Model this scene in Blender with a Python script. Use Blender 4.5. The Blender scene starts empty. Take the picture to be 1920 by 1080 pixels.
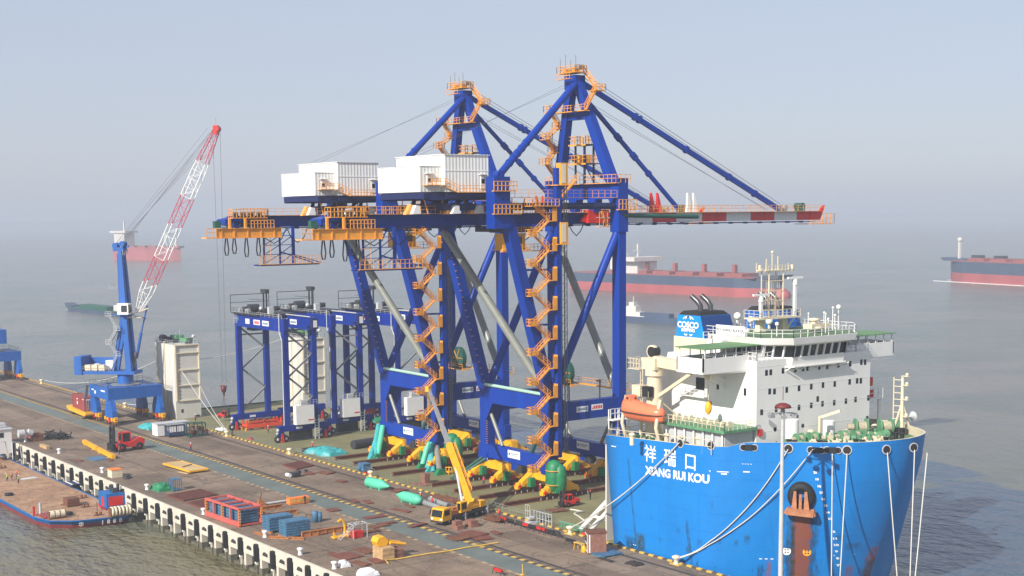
import bpy, bmesh, math, random
from mathutils import Vector, Matrix
random.seed(11)
R = math.radians
sc = bpy.context.scene
COL = bpy.context.scene.collection

# ------------------------------------------------------------------ camera
RX = Vector((0.59196182, 0.80591106, -0.00941153))
UX = Vector((-0.09095127, 0.0783996, 0.99276451))
FX = Vector((-0.80081775, 0.58682269, -0.1197082))
CAM = Vector((222.0896, -140.2487, 52.0))
FPX, YP = 2613.6585, 716.94
cd = bpy.data.cameras.new('camera')
cam = bpy.data.objects.new('camera', cd)
COL.objects.link(cam)
cam.matrix_world = Matrix((RX, UX, -FX)).transposed().to_4x4()
cam.location = CAM
cd.sensor_width = 36.0
cd.lens = FPX * 36 / 1920
cd.shift_y = (YP - 540) / 1920
cd.clip_start = 1.0
cd.clip_end = 60000
sc.camera = cam

# ------------------------------------------------------------------ world, sun, exposure
SUN_EL = 33.0
sd = Vector((0.30, -1.0, 0)).normalized() * math.cos(R(SUN_EL))
SUN = Vector((sd.x, sd.y, math.sin(R(SUN_EL))))           # direction towards the sun
w = bpy.data.worlds.new('World'); sc.world = w; w.use_nodes = True
nt = w.node_tree; nt.nodes.clear()
sky = nt.nodes.new('ShaderNodeTexSky'); sky.sky_type = 'NISHITA'; sky.sun_disc = False
sky.sun_elevation = R(SUN_EL); sky.sun_rotation = math.atan2(SUN.x, SUN.y)
sky.altitude = 0; sky.air_density = 1.0; sky.dust_density = 1.0; sky.ozone_density = 3.0
bg = nt.nodes.new('ShaderNodeBackground'); bg.inputs['Strength'].default_value = 0.107
wo = nt.nodes.new('ShaderNodeOutputWorld')
hz = nt.nodes.new('ShaderNodeMixRGB'); 
_tc = nt.nodes.new('ShaderNodeTexCoord'); _mp = nt.nodes.new('ShaderNodeMapping'); _mp.inputs['Scale'].default_value = (1.2, 1.2, 5.0); _nz = nt.nodes.new('ShaderNodeTexNoise'); _nz.inputs['Scale'].default_value = 1.3; _nz.inputs['Detail'].default_value = 5
nt.links.new(_tc.outputs['Generated'], _mp.inputs[0]); nt.links.new(_mp.outputs[0], _nz.inputs['Vector']); _mr = nt.nodes.new('ShaderNodeMapRange'); _mr.inputs['To Min'].default_value = .62; _mr.inputs['To Max'].default_value = .84
nt.links.new(_nz.outputs['Fac'], _mr.inputs[0]); nt.links.new(_mr.outputs[0], hz.inputs[0]); hz.inputs[2].default_value = (4.0, 4.2, 5.0, 1)   # hazy overcast veil in the sky
nt.links.new(sky.outputs[0], hz.inputs[1]); nt.links.new(hz.outputs[0], bg.inputs[0]); nt.links.new(bg.outputs[0], wo.inputs[0])
ld = bpy.data.lights.new('sun', 'SUN'); ld.energy = 4.5; ld.angle = R(0.6); ld.color = (1.0, 0.95, 0.86)
lo = bpy.data.objects.new('sun', ld); COL.objects.link(lo)
lo.rotation_euler = (-SUN).to_track_quat('-Z', 'Y').to_euler()
lo.location = (0, -300, 300)
sc.view_settings.view_transform = 'Standard'; sc.view_settings.look = 'None'
sc.view_settings.exposure = 0.42; sc.view_settings.gamma = 1.0
try:
    sc.cycles.max_bounces = 5; sc.cycles.diffuse_bounces = 2; sc.cycles.glossy_bounces = 2
    sc.cycles.transmission_bounces = 2; sc.cycles.volume_bounces = 1
    sc.cycles.use_denoising = True
except Exception: pass

SEA = -5.5

# ------------------------------------------------------------------ pixel -> world helpers (real planes and surfaces)
def ray(px, py):
    return (px - 960) / FPX * RX - (py - YP) / FPX * UX + FX
def G(px, py, z=0.0):
    d = ray(px, py); return CAM + d * ((z - CAM.z) / d.z)
def onY(px, py, Y):
    d = ray(px, py); return CAM + d * ((Y - CAM.y) / d.y)
def onX(px, py, X):
    d = ray(px, py); return CAM + d * ((X - CAM.x) / d.x)

# ------------------------------------------------------------------ materials
def nodes(m):
    m.use_nodes = True; t = m.node_tree; b = t.nodes['Principled BSDF']; return t, b
def P(name, col, rough=0.55, metal=0.0, var=0.12, scale=0.35, rust=0.0, rcol=(0.10, 0.035, 0.015), streak=False, bump=0.0, spec=None, fine=6.0):
    m = bpy.data.materials.new(name); t, b = nodes(m); N = t.nodes; L = t.links
    b.inputs['Roughness'].default_value = rough; b.inputs['Metallic'].default_value = metal
    if spec is not None: b.inputs['Specular IOR Level'].default_value = spec
    tc = N.new('ShaderNodeTexCoord'); mp = N.new('ShaderNodeMapping')
    if streak: mp.inputs['Scale'].default_value = (1, 1, 0.12)
    L.new(tc.outputs['Object'], mp.inputs['Vector'])
    n1 = N.new('ShaderNodeTexNoise'); n1.inputs['Scale'].default_value = scale; n1.inputs['Detail'].default_value = fine
    n1.inputs['Roughness'].default_value = 0.65
    L.new(mp.outputs[0], n1.inputs['Vector'])
    cr = N.new('ShaderNodeValToRGB'); cr.color_ramp.elements[0].position = 0.3; cr.color_ramp.elements[1].position = 0.7
    c = Vector(col)
    cr.color_ramp.elements[0].color = (*[max(0, x * (1 - var)) for x in c], 1)
    cr.color_ramp.elements[1].color = (*[min(1, x * (1 + var)) for x in c], 1)
    L.new(n1.outputs['Fac'], cr.inputs['Fac'])
    out = cr.outputs[0]
    if rust > 0:
        n2 = N.new('ShaderNodeTexNoise'); n2.inputs['Scale'].default_value = scale * 2.7; n2.inputs['Detail'].default_value = 8
        n2.inputs['Roughness'].default_value = 0.7
        L.new(mp.outputs[0], n2.inputs['Vector'])
        r2 = N.new('ShaderNodeMapRange'); r2.inputs['From Min'].default_value = 0.72 - rust * 0.4; r2.inputs['From Max'].default_value = 0.82 - rust * 0.3
        L.new(n2.outputs['Fac'], r2.inputs['Value'])
        mx = N.new('ShaderNodeMixRGB'); mx.inputs['Color2'].default_value = (*rcol, 1)
        L.new(r2.outputs[0], mx.inputs['Fac']); L.new(out, mx.inputs['Color1']); out = mx.outputs[0]
    L.new(out, b.inputs['Base Color'])
    if bump > 0:
        bp = N.new('ShaderNodeBump'); bp.inputs['Strength'].default_value = bump; bp.inputs['Distance'].default_value = 0.05
        L.new(n1.outputs['Fac'], bp.inputs['Height']); L.new(bp.outputs[0], b.inputs['Normal'])
    return m

M = {}
M['blue'] = P('royal blue crane paint', (0.002, 0.038, 0.30), 0.40, spec=.22, var=0.18, scale=0.25, streak=True)
M['rtgblue'] = P('deep blue gantry paint', (0.002, 0.026, 0.25), 0.42, spec=.22, var=0.2, scale=0.3, streak=True)
M['pblue'] = P('mid blue harbour crane paint', (0.004, 0.10, 0.40), 0.5, var=0.2, scale=0.3, rust=0.12, streak=True)
M['dblue'] = P('dark blue underframe paint', (0.004, 0.012, 0.08), 0.6, var=0.2)
M['orange'] = P('orange walkway paint', (0.80, 0.33, 0.03), 0.5, var=0.15, scale=0.8)
M['pale_orange'] = P('sun bleached orange rail paint', (0.84, 0.36, 0.07), 0.5, var=0.1, scale=0.8)
M['yellow'] = P('crane yellow paint', (0.85, 0.42, 0.010), 0.42, var=0.14, scale=0.6, rust=0.05)
M['white'] = P('white coated steel', (0.80, 0.79, 0.76), 0.5, var=0.04, scale=0.4)
M['boomwhite'] = P('weathered white boom paint', (0.72, 0.72, 0.70), 0.5, var=0.06, scale=0.5, rust=0.06, streak=True)
M['cream'] = P('cream painted steel', (0.70, 0.61, 0.44), 0.5, var=0.08, scale=0.5, streak=True)
M['shipwhite'] = P('ship white paint', (0.78, 0.77, 0.74), 0.5, var=0.05, scale=0.25, rust=0.03, streak=True)
M['casing'] = P('weathered casing white', (0.62, 0.60, 0.54), 0.6, var=0.08, scale=0.4, rust=0.10, rcol=(0.30, 0.20, 0.10), streak=True)
M['galv'] = P('wrapped grey tube', (0.23, 0.24, 0.21), 0.35, var=0.15, scale=0.5)
M['teal'] = P('turquoise tarpaulin', (0.045, 0.36, 0.37), 0.5, var=0.2, scale=1.0, bump=0.4)
M['mint'] = P('mint green paint', (0.10, 0.56, 0.36), 0.45, var=0.1, scale=0.5)
M['palemint'] = P('pale mint guard pipe', (0.36, 0.55, 0.46), 0.5, var=0.1, scale=0.5)
M['green'] = P('dark green sheet', (0.012, 0.19, 0.075), 0.5, var=0.3, scale=1.0, bump=0.4)
M['dgreen'] = P('bottle green paint', (0.012, 0.085, 0.06), 0.5, var=0.2)
M['shipgreen'] = P('winch green paint', (0.095, 0.26, 0.13), 0.5, var=0.35, scale=0.8, rust=0.1)
M['red'] = P('signal red paint', (0.64, 0.022, 0.016), 0.4, var=0.15, scale=0.6)
M['orred'] = P('orange red spreader paint', (0.75, 0.075, 0.02), 0.45, var=0.15, scale=0.6)
M['pink'] = P('faded red lead frame paint', (0.58, 0.11, 0.09), 0.55, var=0.15, scale=0.6, rust=0.1)
M['boatorange'] = P('lifeboat orange', (0.82, 0.20, 0.09), 0.35, var=0.06, scale=0.6)
M['black'] = P('black rubber and grease', (0.012, 0.012, 0.013), 0.7, var=0.3)
M['dark'] = P('dark machinery', (0.035, 0.037, 0.042), 0.55, var=0.4, scale=2.0)
M['glass'] = P('dark window glass', (0.012, 0.018, 0.022), 0.08, var=0.1)
M['grey'] = P('mid grey steel', (0.25, 0.26, 0.27), 0.5, var=0.15, scale=0.8)
M['lgrey'] = P('light grey steel', (0.50, 0.51, 0.52), 0.5, var=0.1, scale=0.8)
M['rust'] = P('rusty steel', (0.16, 0.062, 0.032), 0.8, var=0.35, scale=1.5, bump=0.3)
M['rustor'] = P('orange rust primer beams', (0.42, 0.16, 0.045), 0.7, var=0.25, scale=1.5)
M['brown'] = P('brown steel grating', (0.17, 0.055, 0.035), 0.75, var=0.3, scale=1.5)
M['anchor'] = P('rusty anchor', (0.42, 0.17, 0.08), 0.75, var=0.3, scale=1.2)
M['wood'] = P('bare timber', (0.48, 0.31, 0.15), 0.75, var=0.25, scale=1.2)
M['redwood'] = P('reddish timber blocks', (0.24, 0.11, 0.075), 0.8, var=0.3, scale=1.5)
M['ctblue'] = P('stacked blue panels', (0.06, 0.16, 0.27), 0.55, var=0.3, scale=1.2)
M['container'] = P('maroon container paint', (0.27, 0.045, 0.04), 0.55, var=0.15, scale=0.5, rust=0.1)
M['rope'] = P('off white mooring rope', (0.60, 0.58, 0.52), 0.8, var=0.1)
M['wire'] = P('grey wire rope', (0.10, 0.10, 0.11), 0.5, var=0.1)
M['skin'] = P('skin', (0.45, 0.25, 0.16), 0.6, var=0.05)
M['navy'] = P('navy overalls', (0.018, 0.035, 0.09), 0.8, var=0.2)
M['blackcloth'] = P('black work clothes', (0.015, 0.015, 0.018), 0.85, var=0.2)
M['redvest'] = P('red orange vest', (0.75, 0.06, 0.03), 0.7, var=0.1)
M['orvest'] = P('orange vest', (0.85, 0.22, 0.04), 0.7, var=0.1)
M['yelvest'] = P('hi vis yellow vest', (0.62, 0.75, 0.10), 0.7, var=0.1)
M['hwhite'] = P('white helmet', (0.8, 0.8, 0.8), 0.3, var=0.02)
M['rooforange'] = P('funnel rust shade', (0.3, 0.1, 0.05), 0.6)
M['cosco'] = P('bright blue funnel band', (0.0, 0.24, 0.72), 0.45, var=0.05)
M['funnel'] = P('deep blue funnel side', (0.0, 0.10, 0.42), 0.45, var=0.08)
M['faredhull'] = P('hazed red antifouling', (0.38, 0.085, 0.085), 0.65, var=0.2, scale=0.05)  # red desaturated: part of the distance haze is put into the colour
M['farblue'] = P('hazed blue grey topsides', (0.05, 0.075, 0.13), 0.6, var=0.2, scale=0.05)  # topsides blue also carries painted haze on top of the volume
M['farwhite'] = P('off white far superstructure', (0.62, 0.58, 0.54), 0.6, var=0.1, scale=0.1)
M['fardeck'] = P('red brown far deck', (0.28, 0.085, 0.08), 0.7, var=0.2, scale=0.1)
M['signwhite'] = P('white sign plate', (0.80, 0.80, 0.80), 0.4, var=0.02)
M['signred'] = P('red sign lettering', (0.65, 0.02, 0.03), 0.4, var=0.02)
M['letter'] = P('white lettering paint', (0.82, 0.82, 0.80), 0.5, var=0.04, scale=2)
M['letterblack'] = P('black lettering paint', (0.02, 0.02, 0.03), 0.5, var=0.04)

# corrugated cladding: real shallow relief in the shader's bump
def cladding(name, col, freq):
    m = P(name, col, 0.5, var=0.07, scale=.5, rust=.06, rcol=(.45, .40, .32), streak=True); t, b = nodes(m); N = t.nodes; L = t.links
    tc = N.new('ShaderNodeTexCoord'); sp = N.new('ShaderNodeSeparateXYZ'); L.new(tc.outputs['Object'], sp.inputs[0])
    ad = N.new('ShaderNodeMath'); ad.operation = 'ADD'; L.new(sp.outputs[0], ad.inputs[0]); L.new(sp.outputs[1], ad.inputs[1])
    mu = N.new('ShaderNodeMath'); mu.operation = 'MULTIPLY'; mu.inputs[1].default_value = freq; L.new(ad.outputs[0], mu.inputs[0])
    si = N.new('ShaderNodeMath'); si.operation = 'SINE'; L.new(mu.outputs[0], si.inputs[0])
    bp = N.new('ShaderNodeBump'); bp.inputs['Strength'].default_value = 0.22; bp.inputs['Distance'].default_value = 0.12
    L.new(si.outputs[0], bp.inputs['Height']); L.new(bp.outputs[0], b.inputs['Normal'])
    return m
M['clad'] = cladding('ribbed white cladding', (0.78, 0.78, 0.74), 9.0)

# ------------------------------------------------------------------ mesh builder
class MB:
    def __init__(s): s.v = []; s.f = []; s.m = []; s.s = []; s.cur = 0; s.sm = False
    def mat(s, i): s.cur = i; return s
    def add(s, vs, fs, smooth=None):
        o = len(s.v); s.v += [tuple(v) for v in vs]
        for f in fs: s.f.append(tuple(i + o for i in f)); s.m.append(s.cur); s.s.append(s.sm if smooth is None else smooth)
    def bx(s, x0, x1, y0, y1, z0, z1):
        vs = [(x, y, z) for z in (z0, z1) for y in (y0, y1) for x in (x0, x1)]
        s.add(vs, [(0, 2, 3, 1), (4, 5, 7, 6), (0, 1, 5, 4), (2, 6, 7, 3), (0, 4, 6, 2), (1, 3, 7, 5)]); return s
    def box(s, c, d, rz=0.0):
        c = Vector(c); h = Vector(d) / 2; q = Matrix.Rotation(rz, 3, 'Z')
        vs = [c + q @ Vector((x * h.x, y * h.y, z * h.z)) for z in (-1, 1) for y in (-1, 1) for x in (-1, 1)]
        s.add(vs, [(0, 2, 3, 1), (4, 5, 7, 6), (0, 1, 5, 4), (2, 6, 7, 3), (0, 4, 6, 2), (1, 3, 7, 5)]); return s
    def beam(s, p, q, wd, h=None, up=(0, 0, 1), w2=None, h2=None):
        p = Vector(p); q = Vector(q); h = wd if h is None else h; w2 = wd if w2 is None else w2; h2 = h if h2 is None else h2
        d = q - p
        if d.length < 1e-6: return s
        d.normalize(); u = Vector(up)
        if abs(d.dot(u)) > 0.98: u = Vector((0, 1, 0))
        sd_ = d.cross(u).normalized(); u = sd_.cross(d)
        vs = []
        for c, ww, hh in ((p, wd, h), (q, w2, h2)):
            for a, b in ((-1, -1), (1, -1), (1, 1), (-1, 1)): vs.append(c + sd_ * a * ww / 2 + u * b * hh / 2)
        s.add(vs, [(3, 2, 1, 0), (4, 5, 6, 7), (0, 1, 5, 4), (1, 2, 6, 5), (2, 3, 7, 6), (3, 0, 4, 7)]); return s
    def tube(s, p, q, r, r2=None, n=10, cap=True, smooth=True):
        p = Vector(p); q = Vector(q); r2 = r if r2 is None else r2; d = (q - p)
        if d.length < 1e-6: return s
        d.normalize(); a = d.orthogonal().normalized(); b = d.cross(a)
        vs = []
        for c, rr in ((p, r), (q, r2)):
            for i in range(n):
                t = 2 * math.pi * i / n; vs.append(c + (a * math.cos(t) + b * math.sin(t)) * rr)
        s.add(vs, [(i, (i + 1) % n, n + (i + 1) % n, n + i) for i in range(n)], smooth)
        if cap: s.add(vs, [tuple(range(n - 1, -1, -1)), tuple(range(n, 2 * n))], False)
        return s
    def path(s, pts, r, n=6):
        pts = [Vector(p) for p in pts]; rings = []
        prev = None
        for i, p in enumerate(pts):
            d = (pts[min(i + 1, len(pts) - 1)] - pts[max(i - 1, 0)]).normalized()
            if prev is None: a = d.orthogonal().normalized()
            else: a = (prev - d * prev.dot(d)).normalized()
            prev = a; b = d.cross(a)
            rings.append([p + (a * math.cos(2 * math.pi * k / n) + b * math.sin(2 * math.pi * k / n)) * r for k in range(n)])
        vs = [v for rg in rings for v in rg]; fs = []
        for i in range(len(pts) - 1):
            for k in range(n): fs.append((i * n + k, i * n + (k + 1) % n, (i + 1) * n + (k + 1) % n, (i + 1) * n + k))
        s.add(vs, fs, True); s.add(vs, [tuple(range(n - 1, -1, -1)), tuple(range(len(vs) - n, len(vs)))], False); return s
    def prism(s, poly, axis, a, b):
        n = len(poly)
        def p3(u, v, t): return {'x': (t, u, v), 'y': (u, t, v), 'z': (u, v, t)}[axis]
        vs = [p3(u, v, a) for u, v in poly] + [p3(u, v, b) for u, v in poly]
        s.add(vs, [tuple(range(n - 1, -1, -1)), tuple(range(n, 2 * n))] + [(i, (i + 1) % n, n + (i + 1) % n, n + i) for i in range(n)]); return s
    def lathe(s, prof, c, n=12, axis='z', smooth=True):
        c = Vector(c); vs = []
        for r, z in prof:
            for i in range(n):
                t = 2 * math.pi * i / n; a, b = r * math.cos(t), r * math.sin(t)
                vs.append(c + Vector({'z': (a, b, z), 'x': (z, a, b), 'y': (a, z, b)}[axis]))
        fs = []
        for k in range(len(prof) - 1):
            for i in range(n): fs.append((k * n + i, k * n + (i + 1) % n, (k + 1) * n + (i + 1) % n, (k + 1) * n + i))
        s.add(vs, fs, smooth); s.add(vs, [tuple(range(n - 1, -1, -1)), tuple(range(len(vs) - n, len(vs)))], False); return s
    def ball(s, c, r, n=10, sq=(1, 1, 1)):
        c = Vector(c); vs = []; m_ = n // 2 + 1
        for k in range(m_ + 1):
            t = math.pi * k / m_
            for i in range(n):
                a = 2 * math.pi * i / n
                vs.append(c + Vector((math.sin(t) * math.cos(a) * r * sq[0], math.sin(t) * math.sin(a) * r * sq[1], math.cos(t) * r * sq[2])))
        fs = [(k * n + i, (k + 1) * n + i, (k + 1) * n + (i + 1) % n, k * n + (i + 1) % n) for k in range(m_) for i in range(n)]
        s.add(vs, fs, True); return s
    def rail(s, pts, h=1.1, sp=1.6, r=0.07):
        pts = [Vector(p) for p in pts]
        for a, b in zip(pts, pts[1:]):
            L = (b - a).length; n = max(1, round(L / sp))
            for i in range(n + 1):
                p = a.lerp(b, i / n); s.beam(p, p + Vector((0, 0, h)), r)
            for k in (1.0, 0.55): s.beam(a + Vector((0, 0, h * k)), b + Vector((0, 0, h * k)), r)
        return s
    def build(s, name, mats, parent=None, loc=None):
        me = bpy.data.meshes.new(name); me.from_pydata(s.v, [], s.f)
        ms = mats if isinstance(mats, (list, tuple)) else [mats]
        for m in ms: me.materials.append(M[m] if isinstance(m, str) else m)
        me.polygons.foreach_set('material_index', s.m); me.polygons.foreach_set('use_smooth', s.s)
        me.validate(); me.update()
        bm = bmesh.new(); bm.from_mesh(me); bmesh.ops.recalc_face_normals(bm, faces=bm.faces); bm.to_mesh(me); bm.free()
        o = bpy.data.objects.new(name, me); COL.objects.link(o)
        if parent: o.parent = parent
        if loc: o.location = loc
        return o

def tag(o, label, cat, group=None):
    o['label'] = label; o['category'] = cat
    if group: o['group'] = group
    return o
def thing(name, label, cat, loc=(0, 0, 0), rz=0.0, group=None):
    o = bpy.data.objects.new(name, None); COL.objects.link(o); o.location = loc; o.rotation_euler = (0, 0, rz)
    o.empty_display_size = 0.5
    return tag(o, label, cat, group)
def struct(o, kind='structure'): o['kind'] = kind; return o
SPLIT = set('stair_landing stair_landing_screen antenna_dome radar_scanner deck_ventilator hook_horn exhaust_pipe hatch_trunk marker_plate wheel truck_arm rope_guard rope_cover mooring_bitts beam_rail board_text festoon_cable crossing_platform gallery_bracket front_gallery clamp crane_winch stay_anchor window_pillar mast_stair sheave_block sign_plate white_brace support_block corner_post bearer crate rescue_boat_cover tower_cover tower_winch switch_cabinet winch_housing marker_plate hatch_gear boat_davit wing_brace bow_wave porthole rope_drum drive_motor drive_motors spreader_leg fuel_tank awning_post coiled_gear store_post bumper fire_hose_reel panel pane cabin_window leg_ladder lift_mast trolley_gear lamp_cluster support deck_fittings deck_machinery'.split())
def islands(me):
    n = len(me.vertices); par = list(range(n))
    def f(a):
        while par[a] != a: par[a] = par[par[a]]; a = par[a]
        return a
    for p in me.polygons:
        v = p.vertices; r = f(v[0])
        for k in v[1:]: par[f(k)] = r
    return [f(i) for i in range(n)]
def cluster_meshes(me, gap=0.06):
    ids = islands(me); bb = {}
    for i, v in enumerate(me.vertices):
        b = bb.setdefault(ids[i], [1e9] * 3 + [-1e9] * 3)
        for k in range(3): b[k] = min(b[k], v.co[k]); b[k + 3] = max(b[k + 3], v.co[k])
    keys = list(bb); par = {k: k for k in keys}
    def f(a):
        while par[a] != a: a = par[a]
        return a
    for i, a in enumerate(keys):
        for b_ in keys[i + 1:]:
            A, B_ = bb[a], bb[b_]
            if all(A[k] - gap <= B_[k + 3] and B_[k] - gap <= A[k + 3] for k in range(3)): par[f(a)] = f(b_)
    cl = {}
    for k in keys: cl.setdefault(f(k), set()).add(k)
    if len(cl) < 2 or len(cl) > 60: return None
    out = []
    for c in cl.values():
        idx = [i for i in range(len(me.vertices)) if ids[i] in c]; mp = {i: j for j, i in enumerate(idx)}
        nm = bpy.data.meshes.new(me.name); ps = [p for p in me.polygons if ids[p.vertices[0]] in c]
        nm.from_pydata([me.vertices[i].co for i in idx], [], [[mp[v] for v in p.vertices] for p in ps])
        for m_ in me.materials: nm.materials.append(m_)
        nm.polygons.foreach_set('material_index', [p.material_index for p in ps]); nm.polygons.foreach_set('use_smooth', [p.use_smooth for p in ps]); nm.update(); out.append(nm)
    return out
def split_countables():
    cache = {}
    for o in list(bpy.data.objects):
        base = o.name.split('.')[0]
        if o.type != 'MESH' or not o.parent or base not in SPLIT: continue
        k = o.data.name
        if k not in cache: cache[k] = cluster_meshes(o.data)
        ms = cache[k]
        if not ms: continue
        for m_ in ms[1:]:
            c = o.copy(); c.data = m_; COL.objects.link(c)
        o.data = ms[0]
def kids(o): return [c for c in bpy.data.objects if c.parent == o]
def copy_tree(o, parent=None):
    c = o.copy(); COL.objects.link(c)
    if parent: c.parent = parent
    for ch in kids(o): copy_tree(ch, c)
    return c
def text_mesh(txt, size, mat, extrude=0.02, bold=0.0, align='CENTER'):
    cu = bpy.data.curves.new('text', 'FONT'); cu.body = txt; cu.size = size; cu.extrude = extrude; cu.offset = bold
    cu.align_x = align; cu.align_y = 'CENTER'; cu.resolution_u = 3
    ob = bpy.data.objects.new('text', cu); COL.objects.link(ob)
    dg = bpy.context.evaluated_depsgraph_get(); me = bpy.data.meshes.new_from_object(ob.evaluated_get(dg))
    bpy.data.objects.remove(ob); bpy.data.curves.remove(cu)
    me.materials.clear(); me.materials.append(M[mat] if isinstance(mat, str) else mat)
    return me
def text_obj(name, txt, size, mat, origin, xdir, ydir, parent=None, bold=0.0, sx=1.0):
    me = text_mesh(txt, size, mat, bold=bold); xd = Vector(xdir).normalized(); yd = Vector(ydir).normalized(); o_ = Vector(origin); zd = xd.cross(yd)
    for v in me.vertices: v.co = o_ + xd * v.co.x * sx + yd * v.co.y + zd * v.co.z
    me.name = name; o = bpy.data.objects.new(name, me); COL.objects.link(o)
    if parent: o.parent = parent
    return o
# ================================================================== SETTING: sea, quay, markings
# sea: one sheet, fine grid only as shader bump
def sea_mat():
    m = bpy.data.materials.new('muddy harbour water'); t, b = nodes(m); N = t.nodes; L = t.links
    tc = N.new('ShaderNodeTexCoord')
    b.inputs['Roughness'].default_value = 0.2
    n1 = N.new('ShaderNodeTexNoise'); n1.inputs['Scale'].default_value = 0.012; n1.inputs['Detail'].default_value = 5; n1.inputs['Distortion'].default_value = 1.2
    L.new(tc.outputs['Object'], n1.inputs['Vector'])
    cr = N.new('ShaderNodeValToRGB'); e = cr.color_ramp.elements
    e[0].position = 0.38; e[0].color = (0.105, 0.125, 0.095, 1); e[1].position = 0.62; e[1].color = (0.17, 0.16, 0.125, 1)
    L.new(n1.outputs['Fac'], cr.inputs['Fac'])
    # darker blue patches, mostly round the big hull
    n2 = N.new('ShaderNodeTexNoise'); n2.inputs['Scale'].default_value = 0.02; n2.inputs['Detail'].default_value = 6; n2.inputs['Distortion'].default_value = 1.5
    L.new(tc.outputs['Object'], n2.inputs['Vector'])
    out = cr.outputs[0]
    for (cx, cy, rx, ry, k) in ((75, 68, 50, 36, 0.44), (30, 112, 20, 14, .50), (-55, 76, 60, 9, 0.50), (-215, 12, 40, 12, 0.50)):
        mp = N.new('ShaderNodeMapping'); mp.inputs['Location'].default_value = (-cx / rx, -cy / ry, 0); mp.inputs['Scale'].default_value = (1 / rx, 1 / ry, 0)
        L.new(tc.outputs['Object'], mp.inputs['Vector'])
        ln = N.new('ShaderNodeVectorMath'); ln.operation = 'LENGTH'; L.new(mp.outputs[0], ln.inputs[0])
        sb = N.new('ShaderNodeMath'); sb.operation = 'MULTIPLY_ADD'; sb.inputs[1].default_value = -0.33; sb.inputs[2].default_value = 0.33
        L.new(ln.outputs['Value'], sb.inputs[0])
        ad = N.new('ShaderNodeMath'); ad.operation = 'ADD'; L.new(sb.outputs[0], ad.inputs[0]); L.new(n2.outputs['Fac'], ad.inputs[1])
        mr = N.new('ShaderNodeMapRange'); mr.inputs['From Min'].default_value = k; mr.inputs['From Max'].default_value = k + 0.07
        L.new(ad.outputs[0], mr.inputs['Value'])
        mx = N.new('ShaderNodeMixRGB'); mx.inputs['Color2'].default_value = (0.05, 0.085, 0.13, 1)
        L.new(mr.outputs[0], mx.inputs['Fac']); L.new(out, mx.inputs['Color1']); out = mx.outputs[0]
    mp = N.new('ShaderNodeMapping'); mp.inputs['Location'].default_value = (-5 / 60, 62 / 18, 0); mp.inputs['Scale'].default_value = (1 / 60, 1 / 18, 0); L.new(tc.outputs['Object'], mp.inputs[0])
    ln = N.new('ShaderNodeVectorMath'); ln.operation = 'LENGTH'; L.new(mp.outputs[0], ln.inputs[0])
    sb = N.new('ShaderNodeMath'); sb.operation = 'MULTIPLY_ADD'; sb.inputs[1].default_value = -.35; sb.inputs[2].default_value = .35; L.new(ln.outputs['Value'], sb.inputs[0])
    ad = N.new('ShaderNodeMath'); ad.operation = 'ADD'; L.new(sb.outputs[0], ad.inputs[0]); L.new(n2.outputs['Fac'], ad.inputs[1])
    mr = N.new('ShaderNodeMapRange'); mr.inputs['From Min'].default_value = .40; mr.inputs['From Max'].default_value = .62; mr.inputs['To Max'].default_value = .8; L.new(ad.outputs[0], mr.inputs[0])
    mx = N.new('ShaderNodeMixRGB'); mx.inputs['Color2'].default_value = (0.15, 0.125, 0.05, 1); L.new(mr.outputs[0], mx.inputs['Fac']); L.new(out, mx.inputs['Color1']); out = mx.outputs[0]
    L.new(out, b.inputs['Base Color'])
    mp = N.new('ShaderNodeMapping'); mp.inputs['Scale'].default_value = (0.55, 1.0, 1.0); mp.inputs['Rotation'].default_value = (0, 0, R(35))
    L.new(tc.outputs['Object'], mp.inputs['Vector'])
    h = None
    for sc_, a in ((0.07, 1.3), (0.30, 0.8), (0.95, 0.34)):
        n = N.new('ShaderNodeTexNoise'); n.inputs['Scale'].default_value = sc_; n.inputs['Detail'].default_value = 3; L.new(mp.outputs[0], n.inputs['Vector'])
        mu = N.new('ShaderNodeMath'); mu.operation = 'MULTIPLY'; mu.inputs[1].default_value = a; L.new(n.outputs['Fac'], mu.inputs[0])
        if h is None: h = mu.outputs[0]
        else:
            ad = N.new('ShaderNodeMath'); ad.operation = 'ADD'; L.new(h, ad.inputs[0]); L.new(mu.outputs[0], ad.inputs[1]); h = ad.outputs[0]
    bp = N.new('ShaderNodeBump'); bp.inputs['Strength'].default_value = 1.0; bp.inputs['Distance'].default_value = 1.5
    L.new(h, bp.inputs['Height']); L.new(bp.outputs[0], b.inputs['Normal'])
    return m
M['sea'] = sea_mat()
mb = MB(); S = 30000
mb.add([(-S, -S, SEA), (S, -S, SEA), (S, S, SEA), (-S, S, SEA)], [(0, 1, 2, 3)])
struct(mb.build('sea', 'sea'))

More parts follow.
